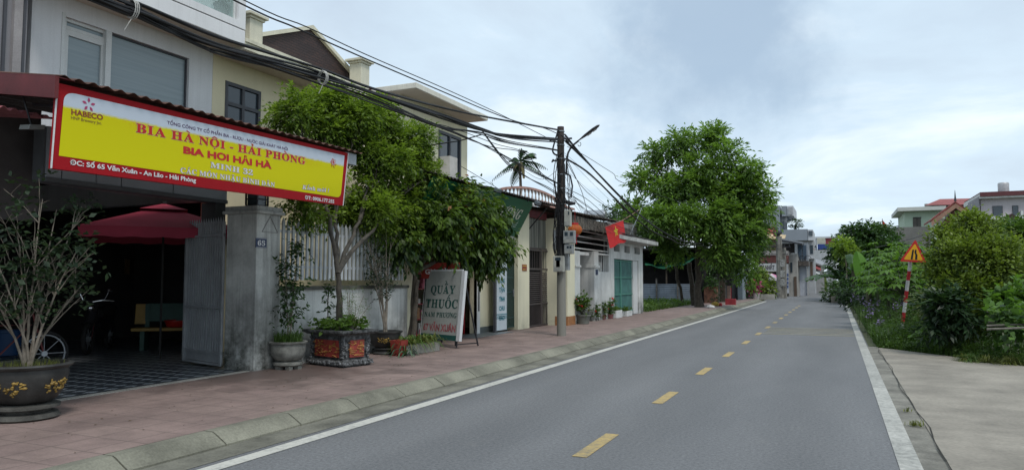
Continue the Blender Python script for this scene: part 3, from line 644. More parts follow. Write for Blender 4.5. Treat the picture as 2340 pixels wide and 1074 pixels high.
MB().box(XW-6.5,XE-.02,e0.y,Yc1,zeb-.01,zeb).build('soffit',M_soff,t)
mb=MB();mb.slab((XW-5.5,Yc0-.4,zet+.02),(4.2,0,-.0),(0,1.2,.0),(0,0,.05));mb.slab((XW-5.5,Yc0-2.2,zet-.25),(4.8,0,0),(0,2.0,.22),(0,0,.03));mb.build('roof',M_red,t)
mb=MB();mb.box(XW-5,XW-.4,Y2w+.05,Yc0-.01,2.0,zet-.42);mb.build('side_annex',M_white,t)
ac=onX(1028,392,XW+.35);mb=MB();mb.box(XW+.16,XW+.5,ac.y-.28,ac.y+.2,4.22,onX(1025,358,XW+.4).z);o=mb.build('cardboard_panel',mat('pale_board',(.5,.48,.45),.8),base=None,label='pale board leaning against the upstairs door of the cream house',cat='board')

# --- beer restaurant: canopy, lintel, interior
t=thing('beer_restaurant',(-11,4,.12),'open fronted beer restaurant under a red metal canopy with a dark interior','restaurant')
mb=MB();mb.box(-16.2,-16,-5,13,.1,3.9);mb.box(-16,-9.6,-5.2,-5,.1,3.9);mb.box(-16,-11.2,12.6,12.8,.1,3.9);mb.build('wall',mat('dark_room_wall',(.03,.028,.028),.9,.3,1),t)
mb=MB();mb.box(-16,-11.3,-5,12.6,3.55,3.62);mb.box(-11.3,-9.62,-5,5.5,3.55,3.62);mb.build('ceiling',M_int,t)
XB=-9.5;b0=onX(105,392,XB);b1=onX(519,456,XB);zb0=onX(519,466,XB).z
mb=MB()
ys=[b0.y]+[onX(px,430,XB).y for px in (140,219,277,396)]+[b1.y]
for y0,y1 in zip(ys,ys[1:]): mb.box(XB-.03,XB,y0+.008,y1-.008,zb0+.06,3.54)
mb.build('lintel_panels',mat('grey_alu_panel',(.36,.38,.42),.5,.06,1,.03),t)
mb=MB();mb.box(XB-.25,XB-.031,b0.y-.02,b1.y+.02,zb0,3.54);mb.box(XB-.03,XB+.02,b0.y,b1.y,zb0,zb0+.055);mb.build('lintel',mat('lintel_grey',(.12,.125,.135),.7),t)
mb=MB();mb.box(XB-.35,XB-.03,b1.y-.22,b1.y,.12,zb0-.002);mb.box(-12.2,-11.9,4.0,4.3,.12,3.54);mb.build('column',mat('column_grey',(.06,.06,.062),.8),t)
# door with window far inside, faintly lit
mb=MB();mb.box(-15.99,-15.9,6.9,8.9,.12,2.5);mb.build('inner_door',mat('brown_door',(.02,.013,.01),.5),t)
mb=MB();q=onX(290,603,-15.88);mb.box(-15.9,-15.84,q.y-.05,q.y+.05,q.z-.25,q.z+.12);mb.build('door_handle',mat('brass',(.5,.3,.15),.3,metal=.8),t)
q=onX(408,598,-15.9);mb=MB();mb.box(-15.99,-15.95,q.y-.2,q.y+.25,q.z-.35,q.z+.45);mb.build('inner_window',glass('inner_window_glass',(.09,.09,.07),.3),t)
# canopy
t=thing('metal_canopy',(-7.3,6.9,.12),'low red corrugated metal canopy over the restaurant front','canopy')
zr0=3.52;XC=-6.93
S0=onX(133,190,-7);S1=onX(795,350,-7);S2=onX(783,470,-7);S3=onX(118,385,-7)
yA=S0.y-.02;yB=onX(826,352,-6.95).y
mb=MB();mb.corr((XC,yA,S0.z+.06),(0,1,.006),(-1,0,.155),yB-yA,3.2,.016,.155,n=(0,0,1));mb.build('roof_sheet',M_rust,t,smooth=True)
mb=MB();mb.slab((XC-.02,yA-.045,S0.z-.17),(-3.2,0,.155*3.2),(0,.04,0),(0,0,.21));mb.slab((XC-.02,yA-.045,S0.z+.041),(-3.2,0,.155*3.2),(0,.20,0),(0,0,.01));mb.build('end_flashing',M_red,t)
mb=MB()
for i in range(6):
    y=yA+.3+i*.86;mb.slab((XC-.12,y,S0.z-.05),(-2.9,0,.155*2.9),(0,.05,0),(0,0,.07))
for k in range(4): mb.box(XC-.35-k*.8,XC-.29-k*.8,yA,yB-.1,S0.z+.155*(.35+k*.8)-.115,S0.z+.155*(.35+k*.8)-.055)
mb.box(-10.05,-10.0,3.0,6.35,2.3,3.92);mb.build('purlin_and_dark_panel',mat('purlin_and_panel_steel',(.10,.09,.09),.7),t)  # last box is an added dark panel that blackens the space behind the canopy
mb=MB();mb.box(-7.12,-7.02,yB-.32,yB-.04,S1.z-.16,S1.z+.015);mb.build('end_cap',mat('end_cap_steel',(.33,.35,.38),.5,metal=.3),t)
mb=MB()
for y in (yA+.35,): mb.bar((-7.9,y,S0.z-.05),(-7.3,y,S0.z-.14),.03)
mb.build('brace',M_darkm,t)
# inner awning and floodlight, far left
p=onX(30,262,-7.9);mb=MB();mb.corr((-7.75,p.y-1.2,p.z+.02),(0,1,0),(-1,0,.12),1.55,1.0,.018,.11);o=mb.build('awning_sheet',mat('pink_red_sheet',(.30,.10,.11),.6,.2),label='short faded red corrugated awning under the canopy at the left edge',cat='awning',smooth=True)
p=onX(72,288,-7.7);t2=thing('floodlight',p,'small grey floodlight hanging below the canopy at the left edge','floodlight')
mb=MB();mb.slab(p+Vector((-.06,-.09,-.05)),(.12,.03,0),(-.02,.17,.03),(0,.01,.05));mb.build('housing',mat('lamp_grey',(.25,.26,.25),.5),t2);mb=MB();mb.bar(p,p+Vector((-.1,-.05,.35)),.015);mb.build('bracket',M_darkm,t2)

# --- banner sign
def signface():
    m,nt,b=newmat('beer_sign_print');g=N(nt,'ShaderNodeNewGeometry');sx=N(nt,'ShaderNodeSeparateXYZ');L(nt,g.outputs['Position'],sx.inputs[0])
    pa=onX(146,243,-7);pb=onX(784,379,-7);sl_=(pb.z-pa.z)/(pb.y-pa.y)
    n=N(nt,'ShaderNodeTexNoise',i_Scale=9.0,i_Detail=8.0,i_Roughness=.75);L(nt,g.outputs['Position'],n.inputs['Vector'])
    a=N(nt,'ShaderNodeMath',operation='MULTIPLY_ADD');a.inputs[1].default_value=-sl_;L(nt,sx.outputs[1],a.inputs[0]);L(nt,sx.outputs[2],a.inputs[2])
    h=N(nt,'ShaderNodeMath',operation='SUBTRACT');L(nt,a.outputs[0],h.inputs[0]);h.inputs[1].default_value=pa.z-sl_*pa.y
    k=N(nt,'ShaderNodeMath',operation='MULTIPLY_ADD');k.inputs[1].default_value=.06;L(nt,n.outputs[0],k.inputs[0]);L(nt,h.outputs[0],k.inputs[2])
    r=N(nt,'ShaderNodeMapRange');r.inputs[1].default_value=.015;r.inputs[2].default_value=.045;L(nt,k.outputs[0],r.inputs[0])
    r2=N(nt,'ShaderNodeMapRange');r2.inputs[1].default_value=-.14;r2.inputs[2].default_value=.03;L(nt,h.outputs[0],r2.inputs[0])
    n2=N(nt,'ShaderNodeTexNoise',i_Scale=26.0,i_Detail=6.0,i_Roughness=.9);L(nt,g.outputs['Position'],n2.inputs['Vector']);n3=N(nt,'ShaderNodeTexNoise',i_Scale=1.3,i_Detail=2.0);L(nt,g.outputs['Position'],n3.inputs['Vector'])
    q=N(nt,'ShaderNodeMapRange');q.inputs[1].default_value=.48;q.inputs[2].default_value=.62;q.inputs[4].default_value=.8;L(nt,n2.outputs[0],q.inputs[0])
    q3=N(nt,'ShaderNodeMapRange');q3.inputs[1].default_value=.42;q3.inputs[2].default_value=.6;L(nt,n3.outputs[0],q3.inputs[0])
    mm=N(nt,'ShaderNodeMath',operation='MULTIPLY');L(nt,q.outputs[0],mm.inputs[0]);L(nt,r2.outputs[0],mm.inputs[1]);m3=N(nt,'ShaderNodeMath',operation='MULTIPLY');L(nt,mm.outputs[0],m3.inputs[0]);L(nt,q3.outputs[0],m3.inputs[1])
    y=N(nt,'ShaderNodeMix',data_type='RGBA');y.inputs[6].default_value=(.60,.56,.006,1);y.inputs[7].default_value=(.55,.19,.02,1);L(nt,m3.outputs[0],y.inputs[0])
    w_=N(nt,'ShaderNodeMix',data_type='RGBA');w_.inputs[7].default_value=(.52,.58,.66,1);L(nt,r.outputs[0],w_.inputs[0]);L(nt,y.outputs[2],w_.inputs[6])
    L(nt,w_.outputs[2],b.inputs['Base Color']);b.inputs['Roughness'].default_value=.6;b.inputs['Specular IOR Level'].default_value=.12;return m
XS=-7.0
t=thing('restaurant_sign',(XS,(S0.y+S1.y)/2,S3.z),'long red and yellow beer restaurant banner sign under the canopy edge','sign')
M_sred=mat('sign_red',(.33,.007,.012),.6,.06,1,.0,spec=.15);M_sw=mat('letter_white',(.66,.66,.66),.6,.02,1,0);M_dr=mat('letter_red',(.50,.012,.012),.5,.05,3,0);M_drk=mat('letter_dark_red',(.22,.02,.03),.5,.05,3,0)
mb=MB();mb.poly([S3,S2,S1,S0],(-.05,0,0));mb.build('board',M_sred,t)
mb=MB();e=.02
for A,B in ((S3,S0),(S2,S1)):
    s=-1 if A is S3 else 1;MB().slab(A+Vector((-.004,0 if s>0 else -.012,0)),(.012,0,0),(0,.012,0),B-A).build('edge_trim',M_sw,t)
def rp(cx,cy,px,py,n=6,r=12):
    return None
P=lambda x,y:onX(x,y,XS)
TL,TR,BRc,BLc=P(147,209),P(787,356),P(778,452),P(134,356)
def rnd(c,a,b,k=6):
    """corner c rounded between points a and b"""
    out=[]
    for i in range(k+1):
        q=i/k;out.append(a*(1-q)**2+c*2*q*(1-q)+b*q**2)
    return out
def lerp(a,b,d): return a+(b-a).normalized()*d
pts=rnd(TL,lerp(TL,BLc,.1),lerp(TL,TR,.12))+[TR]+rnd(BRc,lerp(BRc,TR,.09),lerp(BRc,BLc,.1))+[BLc]
mb=MB();mb.poly([p+Vector((.003,0,0)) for p in reversed(pts)]);mb.build('print_panel',signface(),t)
nX=(1,0,0)
def line(par,name,txt,a,b,ctop,m,style='sans',bold=.02,lift=.006,X=XS,outline=None,shear=0):
    A=onX(a[0],a[1],X);B=onX(b[0],b[1],X);cap=(onX(a[0],ctop,X)-A).length
    if outline:
        mb=MB();lettering(mb,txt,A,B,cap,nX,style,bold+.035 if style=='sans' else bold,lift-.002,shear);
        if style=='serif':
            mb=MB()
            for dy,dz in ((-.003,0),(.003,0),(0,-.003),(0,.003),(.004,-.004)): lettering(mb,txt,A+Vector((0,dy,dz)),B+Vector((0,dy,dz)),cap,nX,style,bold,lift-.002-abs(dy+dz)*.1,shear)
        mb.build('letter_outline',outline,par)
    mb=MB();lettering(mb,txt,A,B,cap,nX,style,bold,lift,shear);mb.build(name,m,par)
M_outl=mat('letter_edge_cream',(.6,.5,.35),.6,.02,1,0)
line(t,'lettering','TỔNG CÔNG TY CỔ PHẦN BIA - RƯỢU - NƯỚC GIẢI KHÁT HÀ NỘI',(381,284),(657,344.5),276.5,mat('letter_navy',(.07,.02,.10),.6,.02,1,0),bold=.012)
line(t,'lettering','BIA HÀ NỘI - HẢI PHÒNG',(310,302),(697,376),281,M_dr,'serif',.034,outline=M_outl)
line(t,'lettering','BIA HƠI HẢI HÀ',(418,350),(620,386),334,M_dr,bold=.05)
line(t,'lettering','MINH 32',(480,383),(577,401),370,M_sw,'serif',.03,outline=M_drk)
line(t,'lettering','CÁC MÓN NHẬU BÌNH DÂN',(411.5,395),(627,428),383,M_sw,'serif',.022,outline=M_drk)
line(t,'lettering','Kính mời !',(690,432),(750,440),423,M_sw,'serif',.012,outline=M_drk,shear=.25)
line(t,'lettering','ĐC: Số 65 Văn Xuân - An Lão - Hải Phòng',(159,376),(447,417),365,M_sw,bold=.028)
line(t,'lettering','ĐT: 0906.177.255',(696,455),(763,464.5),447,M_sw,bold=.028)
line(t,'lettering','HABECO',(162,262),(234.5,275),249.5,mat('letter_brown_red',(.25,.05,.02),.6,.02,1,0),bold=.03)
line(t,'lettering','HNP Brewery Jsc.',(161.5,272.5),(232,285.5),265.5,mat('letter_brown',(.22,.12,.02),.6,.02,1,0),bold=.01)
# five petal flower mark
c=P(202,240);mb=MB();R=.045
for k in range(5):
    a=math.pi/2+k*2*math.pi/5;d=Vector((0,math.cos(a),math.sin(a)));s=Vector((0,-math.sin(a),math.cos(a)));o=c+d*R+Vector((.006,0,0))
    mb.poly([o-d*.024,o+s*.015,o+s*.010+d*.018,o+d*.03,o-s*.010+d*.018,o-s*.015])
mb.build('flower_mark',mat('mark_magenta',(.40,.05,.14),.5,.02,1,0),t)
c=P(761,371);mb=MB();V=[];R=.05
mb.poly([c+Vector((.005,math.cos(a)*R,math.sin(a)*R)) for a in [i*math.pi/12 for i in range(24)]]);mb.build('round_mark',M_dr,t)
mb=MB()
for k in range(7):
    a=k*.95;q=[c+Vector((.008,math.cos(a+j*.35)*R*(.35+.16*j),math.sin(a+j*.35)*R*(.35+.16*j))) for j in range(5)]
    for u_,v_ in zip(q,q[1:]): mb.bar(u_,v_,.003,.006)
mb.build('round_mark_swirls',M_sw,t)
mb=MB()
for k in range(6):
    a=k*1.05+.4;q=[c+Vector((.007,math.cos(a+j*.2)*R*(.95+.13*j),-.015+math.sin(a+j*.2)*R*(.95+.17*j))) for j in range(4)]
    for u_,v_ in zip(q,q[1:]): mb.bar(u_,v_,.003,.007)
mb.build('round_mark_rays',M_dr,t)

# --- gate pillar with number, lantern, gate leaf, fence
G0=onZ(517,840,.12);G1=onZ(580,848,.12);G2=onZ(620,838,.12)
x1,y0=G1.x,G1.y;x0=x1-.62;y1=G2.y-.02
t=thing('gate_pillar',((x0+x1)/2,(y0+y1)/2,.12),'weathered grey concrete gate pillar carrying a blue house number plate','pillar')
zp=onX(580,486,x1).z
mb=MB();mb.box(x0,x1,y0,y1,.10,zp);mb.build('shaft',M_pil,t,bevel=.015)
mb=MB();mb.box(x0-.05,x1+.05,y0-.05,y1+.05,zp,zp+.05);mb.box(x0-.02,x1+.02,y0-.02,y1+.02,zp+.05,zp+.12);mb.build('cap',M_pil,t,bevel=.01)
a=onX(584,543,x1);b=onX(608,567,x1);mb=MB();mb.box(x1,x1+.01,a.y,b.y,b.z,a.z);pl=mb.build('number_plate',mat('plate_blue',(.02,.035,.09),.4,.03,1,0),t)
mb=MB();lettering(mb,'65',(x1+.01,a.y+.035,b.z+.035),(x1+.01,b.y-.035,b.z+.035),.075,nX,'serif',.02,.003)
for q in ((a.y+.006,a.z-.008,b.y-.006,a.z-.012),(a.y+.006,b.z+.012,b.y-.006,b.z+.008)): mb.box(x1+.0105,x1+.0125,q[0],q[2],q[3],q[1])
mb.build('number',M_sw,pl)
mb=MB();ap_=(y0+y1)/2+.02
for A,B in (((ap_-.17,zp-.28),(ap_,zp-.03)),((ap_,zp-.03),(ap_+.17,zp-.28)),((ap_-.17,zp-.28),(ap_+.17,zp-.28))): mb.bar((x1+.004,A[0],A[1]),(x1+.004,B[0],B[1]),.012)
mb.build('moulded_triangle',mat('dark_crack',(.31,.31,.30),.9),t)
cz=zp+.12;cx,cy=(x0+x1)/2+.05,(y0+y1)/2
t=thing('pillar_lantern',(cx,cy,cz),'square black lantern on top of the gate pillar under the sign','lantern')
mb=MB();mb.box(cx-.12,cx+.12,cy-.12,cy+.12,cz,cz+.03)
for sx_ in(-1,1):
    for sy_ in(-1,1): mb.box(cx+sx_*.115-.012,cx+sx_*.115+.012,cy+sy_*.115-.012,cy+sy_*.115+.012,cz+.03,cz+.24)
    mb.box(cx+sx_*.115-.008,cx+sx_*.115+.008,cy-.1,cy+.1,cz+.12,cz+.135);mb.box(cx-.1,cx+.1,cy+sx_*.115-.008,cy+sx_*.115+.008,cz+.12,cz+.135)
mb.add([(cx-.17,cy-.17,cz+.24),(cx+.17,cy-.17,cz+.24),(cx+.17,cy+.17,cz+.24),(cx-.17,cy+.17,cz+.24),(cx-.06,cy-.06,cz+.36),(cx+.06,cy-.06,cz+.36),(cx+.06,cy+.06,cz+.36),(cx-.06,cy+.06,cz+.36)],[(0,3,2,1),(4,5,6,7),(0,1,5,4),(1,2,6,5),(2,3,7,6),(3,0,4,7)])
mb.build('frame',M_darkm,t);MB().box(cx-.10,cx+.10,cy-.10,cy+.10,cz+.031,cz+.235).build('pane',glass('lantern_glass',(.03,.045,.05),.1),t)
# gate leaf, swung open inward
A=onZ(437,826,.16);B=onZ(507,839,.16);B=Vector((x0-.05,y0+.03,.16));A=B+(A-B).normalized()*1.25;u=(B-A).normalized();Lg=(B-A).length
t=thing('gate_leaf',B,'open grey steel gate leaf of close vertical bars beside the pillar','gate')
zt_=2.42;mb=MB()
for c in (A,B-u*.05): mb.slab(c,u*.05,(u.cross(Vector((0,0,1))))*.04,(0,0,zt_-.16))
for z in (.16,.34,1.05,2.2): mb.slab(A+Vector((0,0,z-.16)),u*Lg,(u.cross(Vector((0,0,1))))*.038,(0,0,.035))
mb.slab(A+u*.05+Vector((0,0,.04)),u*(Lg-.1),(u.cross(Vector((0,0,1))))*.01,(0,0,.15));mb.build('frame',mat('gate_grey_paint',(.27,.285,.30),.55,.15,3,.05),t)
mb=MB();nb=15
for i in range(nb):
    p=A+u*(.08+(Lg-.16)*i/(nb-1));n_=u.cross(Vector((0,0,1)))
    mb.slab(p+n_*-.012-u*.02+Vector((0,0,.05)),u*.042,n_*.018,(0,0,zt_-.2));q=p+Vector((0,0,zt_-.15))
    mb.add([q-u*.02-n_*.012,q+u*.022-n_*.012,q+u*.022+n_*.006,q-u*.02+n_*.006,q+Vector((0,0,.08))],[(0,1,4),(1,2,4),(2,3,4),(3,0,4)])
mb.build('bar',mat('gate_bar_paint',(.30,.32,.34),.5,.12,3,.05),t)
# fence wall and pickets
XF=-8.15;yf0=y1+.0;yf1=12.85
t=thing('picket_fence',(XF,(yf0+yf1)/2,.12),'stained white garden wall topped with upright pale grey pickets','fence')
zw=1.40
mb=MB();mb.box(XF-.16,XF,yf0,yf1,.10,zw-.06);mb.build('wall',M_whitew,t)
mb=MB();mb.box(XF-.2,XF+.04,yf0,yf1,zw-.06,zw);mb.build('coping',mat('mossy_coping',(.10,.10,.085),.9,.4,4,.4),t)
mb=MB();yy=yf0+.07;i=0;zf=2.5
M_pk=mat('picket_paint',(.55,.58,.60),.6,.12,4,.05,streak=.25)
pk=[]
while yy<yf1-.04:
    pk.append(yy);yy+=.118
for yy in pk:
    mb=MB();mb.box(XF-.09,XF-.06,yy-.028,yy+.028,zw+.10,zf-.05);mb.add([(XF-.09,yy-.028,zf-.05),(XF-.06,yy-.028,zf-.05),(XF-.06,yy+.028,zf-.05),(XF-.09,yy+.028,zf-.05),(XF-.075,yy,zf+.03)],[(0,1,4),(1,2,4),(2,3,4),(3,0,4)])
    mb.build('picket',M_pk,t)
mb=MB();mb.box(XF-.12,XF-.092,yf0,yf1,zw+.3,zw+.34);mb.box(XF-.12,XF-.092,yf0,yf1,zf-.22,zf-.18);mb.build('rail',M_pk,t)
# --- courtyard things
c=Vector((-10.9,9.15,0));ap=onX(397,470,-10.9)
t=thing('patio_umbrella',(c.x,c.y,.12),'large dark red square patio umbrella with a vented top inside the courtyard','umbrella')
fr=Vector((c.x,c.y,0)).normalized();sd_=Vector((fr.y,-fr.x,0));hw=1.2;za_=2.72;ze_=2.36;cc=c
lc=Vector((c.x,c.y,0))
K=lambda a,b,z:lc+sd_*a+fr*b+Vector((0,0,z))
M_um=mat('umbrella_cloth',(.31,.032,.062),.8,.12,2,.1,fine=.02)
mb=MB();mb.add([K(-hw,-hw,ze_),K(hw,-hw,ze_),K(hw,hw,ze_),K(-hw,hw,ze_),K(-.25,-.25,za_),K(.25,-.25,za_),K(.25,.25,za_),K(-.25,.25,za_)],[(0,1,5,4),(1,2,6,5),(2,3,7,6),(3,0,4,7)])
for (a,b) in (((-hw,-hw),(hw,-hw)),((hw,-hw),(hw,hw)),((hw,hw),(-hw,hw)),((-hw,hw),(-hw,-hw))):
    k=18
    for i in range(k):
        q0=[a[j]+(b[j]-a[j])*i/k for j in(0,1)];q1=[a[j]+(b[j]-a[j])*(i+1)/k for j in(0,1)]
        d0_=.17+.012*math.sin(i*1.9);d1_=.17+.012*math.sin((i+1)*1.9)
        mb.add([K(*q0,ze_),K(*q1,ze_),K(*q1,ze_-d1_),K(*q0,ze_-d0_)],[(0,3,2,1)])
mb.build('canopy_cloth',M_um,t)
mb=MB();mb.add([K(-.38,-.38,za_+.01),K(.38,-.38,za_+.01),K(.38,.38,za_+.01),K(-.38,.38,za_+.01),K(0,0,za_+.14)],[(0,1,4),(1,2,4),(2,3,4),(3,0,4)]);mb.build('vent_cloth',M_um,t)
mb=MB();mb.tube([K(0,0,.12),K(0,0,za_+.1)],.02,8);mb.tube([K(0,0,za_+.14),K(0,0,za_+.17)],.045,10);mb.build('pole',mat('pole_dull',(.02,.02,.02),.7),t)
mb=MB();ribs=[(-hw,-hw),(hw,-hw),(hw,hw),(-hw,hw)]
for r_ in ribs: mb.bar(K(r_[0]*.98,r_[1]*.98,ze_-.01),K(0,0,za_-.03),.015)
mb.build('rib',M_darkm,t)
for (px,nm) in ((431,0),):
    p0=onZ(429,712,1.0);p=onX(430,640,-11.2);mb=MB();mb.box(-11.22,-11.17,p.y-.025,p.y+.025,.12,2.1);mb.build('white_post',mat('post_white',(.32,.33,.34),.5),label='slim white post standing in the courtyard beside the gate leaf',cat='post')
# bench
bp=Vector((-12.35,10.55,.12));u=Vector((.80,.60,0)).normalized();n_=Vector((.60,-.80,0))
t=thing('stone_bench',bp,'green stone park bench with yellow ends in the dark courtyard','bench')
M_gs=mat('green_stone',(.035,.085,.07),.6,.1,5);M_ys=mat('yellow_stone',(.30,.19,.05),.6,.1,5)
P2=lambda a,b,z:bp+u*a+n_*b+Vector((0,0,z))
MB().slab(P2(-.6,.0,.38),u*1.2,n_*.36,(0,0,.06)).build('seat',M_ys,t,bevel=.01)
MB().slab(P2(-.42,-.04,.55),u*1.05,n_*-.04+Vector((0,0,.0)),Vector((0,0,.36))+n_*-.06).build('backrest',M_gs,t,bevel=.01)
MB().slab(P2(-.64,-.038,.50),u*.2,n_*-.045,Vector((0,0,.40))+n_*-.06).build('backrest_end',M_ys,t,bevel=.01)
for a in (-.45,.42):
    mb=MB();mb.slab(P2(a,-.05,0),u*.08,n_*.34,(0,0,.378));mb.slab(P2(a,-.09,.0),u*.08,n_*.04,(0,0,.9));mb.build('leg',M_gs,t)
q=P2(.2,.16,.443);mb=MB();mb.lathe([(.16,0),(.2,.02),(.235,.12),(.25,.125),(.25,.14),(.22,.14),(.18,.03)],q,20);mb.build('basin',mat('red_plastic',(.42,.02,.015),.4,.03,1,0),label='round red plastic basin on the stone bench',cat='basin',smooth=True)
# motorbike
def wheel(par,c,ax,R,tr,m,name='wheel'):
    ax=Vector(ax).normalized();u_=Vector((0,0,1));v_=ax.cross(u_).normalized();pts=[c+(u_*math.cos(a)+v_*math.sin(a))*R for a in [i*math.pi/12 for i in range(25)]]
    mb=MB();mb.tube(pts,tr,8,cap=False);wh=mb.build('wheel',m,par,smooth=True)
    mb=MB()
    for i in range(0,24,3): mb.bar(c,pts[i],.008)
    mb.tube([c-ax*.05,c+ax*.05],.04,8);mb.tube([c+(p_-c)*.88 for p_ in pts],.012,6,cap=False);mb.build('rim',M_galv,wh)
mp_=Vector((-13.1,9.6,.12));f_=Vector((.60,-.80,0)).normalized();s_=Vector((f_.y,-f_.x,0))
t=thing('parked_motorbike',mp_,'dark motorbike parked in the courtyard shadow left of the bench','motorbike')
Q=lambda a,b,z:mp_+f_*a+s_*b+Vector((0,0,z))
M_tyre=mat('tyre_rubber',(.012,.012,.012),.8);M_blk=mat('black_gloss_panel',(.010,.010,.012),.55);M_chr=mat('chrome',(.6,.6,.62),.15,.02,1,0,metal=1)
wheel(t,Q(.62,0,.29),s_,.25,.045,M_tyre);wheel(t,Q(-.62,0,.29),s_,.25,.05,M_tyre)
mb=MB();mb.tube([Q(.42,0,.55),Q(.2,0,.36),Q(-.05,0,.34),Q(-.35,0,.55),Q(-.8,0,.78)],[.13,.1,.12,.15,.06],10);mb.tube([Q(.62,0,.55),Q(.45,0,.75),Q(.40,0,.93)],[.09,.11,.08],10);mb.build('body',M_blk,t,smooth=True)
MB().tube([Q(.05,0,.74),Q(-.3,0,.78),Q(-.72,0,.82)],[.08,.13,.09],10).build('seat',M_tyre,t,smooth=True)
mb=MB()
for b_ in(-.06,.06): mb.tube([Q(.62,b_,.29),Q(.46,b_,.7)],.018,6)
mb.tube([Q(-.3,.12,.28),Q(-.7,.15,.31)],[.02,.035],8);mb.build('fork_and_exhaust',M_chr,t)
mb=MB();mb.tube([Q(.3,-.33,.98),Q(.4,-.15,1.0),Q(.42,0,.97),Q(.4,.15,1.0),Q(.3,.33,.98)],.013,6);mb.build('handlebar',M_chr,t)
mb=MB();mb.sphere(Q(.53,0,.86),.075,12,8);mb.build('headlight',M_chr,t,smooth=True)
for b_ in(-1,1):
    mb=MB();mb.tube([Q(.38,b_*.18,1.0),Q(.38,b_*.25,1.15)],.006,5);mb.sphere(Q(.38,b_*.27,1.19),.055,10,6,(1,1,.7));mb.build('mirror',M_chr,t)
# bicycle
bk_=Vector((-10.6,6.3,.12));f_=Vector((.35,.94,0)).normalized();s_=Vector((f_.y,-f_.x,0));Q=lambda a,b,z:bk_+f_*a+s_*b+Vector((0,0,z))
t=thing('parked_bicycle',bk_,'old bicycle standing in the shadow behind the bonsai pot','bicycle')
wheel(t,Q(.52,0,.33),s_,.3,.018,M_tyre);wheel(t,Q(-.52,0,.33),s_,.3,.018,M_tyre)
mb=MB();mb.tube([Q(-.52,0,.33),Q(-.15,0,.75),Q(.35,0,.75),Q(-.05,0,.3),Q(-.52,0,.33)],.014,6);mb.tube([Q(-.05,0,.3),Q(-.18,0,.85)],.014,6);mb.tube([Q(.52,0,.33),Q(.36,0,.92)],.014,6);mb.build('frame',mat('bike_red',(.10,.015,.015),.4),t)
mb=MB();mb.tube([Q(.28,-.24,.95),Q(.38,0,.93),Q(.28,.24,.95)],.011,6);mb.build('handlebar',M_chr,t)
MB().tube([Q(-.3,0,.87),Q(-.08,0,.88)],[.07,.03],8).build('saddle',M_tyre,t)
p=onZ(15,812,.12);mb=MB();mb.lathe([(.22,0),(.25,.02),(.27,.42),(.29,.43),(.29,.46),(.25,.46),(.23,.05)],p,20);mb.build('blue_barrel',mat('blue_plastic',(.015,.06,.16),.5,.05,1,0),label='open blue plastic tub on the courtyard tiles at the left edge',cat='tub',smooth=True)
# ================= POTS, NEAR PLANTS =================
L_bright=leafmat('leaf_bright',(.030,.070,.014),(.27,.38,.06),.45)
L_mid=leafmat('leaf_mid',(.024,.056,.016),(.145,.245,.05),.4)
L_dark=leafmat('leaf_dark',(.012,.030,.011),(.065,.135,.032),.32)
L_droop=leafmat('leaf_droop',(.014,.036,.009),(.15,.24,.035),.35,hue2=(.32,.10,.03))
L_olive=leafmat('leaf_olive',(.024,.050,.012),(.27,.36,.06),.35)
L_dull=leafmat('leaf_dull',(.012,.025,.016),(.06,.10,.05),.3)
L_weed=leafmat('leaf_weed',(.022,.050,.014),(.12,.21,.045),.38)
L_dry=leafmat('leaf_dry',(.05,.06,.015),(.22,.24,.06),.35)
def twiggy(name_m,par,base,blobs,stems,r,bark,levels=2,seed=1,sub=4):
    """several upright stems that fork toward lobes; returns twig tips"""
    rs=random.Random(seed);mb=MB();tips=[]
    for i in range(stems):
        b=blobs[i%len(blobs)];tgt=Vector(b[:3])+Vector((rs.uniform(-.5,.5)*b[3],rs.uniform(-.5,.5)*b[4],rs.uniform(-.2,.9)*b[5]))
        o=Vector(base)+Vector((rs.uniform(-1,1),rs.uniform(-1,1),0))*r*1.5
        mid=o.lerp(tgt,.4);mid.x=o.x+(mid.x-o.x)*.45;mid.y=o.y+(mid.y-o.y)*.45
        pts=[];
        for k in range(9):
            t=k/8;p=o*(1-t)**2+mid*2*t*(1-t)+tgt*t*t;p=p+Vector((rs.uniform(-1,1),rs.uniform(-1,1),rs.uniform(-1,1)))*r*.45*(1 if 0<k<8 else 0);pts.append(p)
        mb.tube(pts,[r*(1-.78*k/8) for k in range(9)],7);tips.append(tgt)
        for j in range(sub):
            k=rs.randint(3,7);s=pts[k];d=(pts[k]-pts[k-1]).normalized();e=s+(d*1.0+Vector((rs.uniform(-1,1),rs.uniform(-1,1),rs.uniform(-.1,.9)))*.9)*rs.uniform(.35,.8)*b[5]
            q=curve(s,e,-.02,5,r*.4);mb.tube(q,[r*.38*(1-.7*m_/5) for m_ in range(6)],5);tips.append(e);tips.append(q[3])
            for l_ in range(2):
                m_=rs.randint(2,4);e2=q[m_]+(d*.4+Vector((rs.uniform(-1,1),rs.uniform(-1,1),rs.uniform(-.2,.9))))*rs.uniform(.2,.45)*b[5]*.7
                mb.tube(curve(q[m_],e2,0,3,r*.3),[r*.16,r*.13,r*.1,r*.06],4);tips.append(e2)
    mb.build(name_m,bark,par,smooth=True);return tips
def tipleaves(par,tips,k,tl,nl,ll,lw,m,droop=.2,name='foliage',jit=.06):
    C=np.array([list(t) for t in tips for _ in range(k)])+rng.normal(0,jit,(len(tips)*k,3));O=nrm(rng.normal(0,1,C.shape)+np.array([0,0,.5]))
    V,_=sprays(C,O,tl,nl,ll,lw,droop);sh=np.tile(.45+rng.normal(0,.18,len(C)),nl)+rng.normal(0,.08,len(V));return qmesh(name,V,None,sh,m,par)
M_gold=mat('gold_relief',(.30,.19,.04),.55,.3,9,.2)
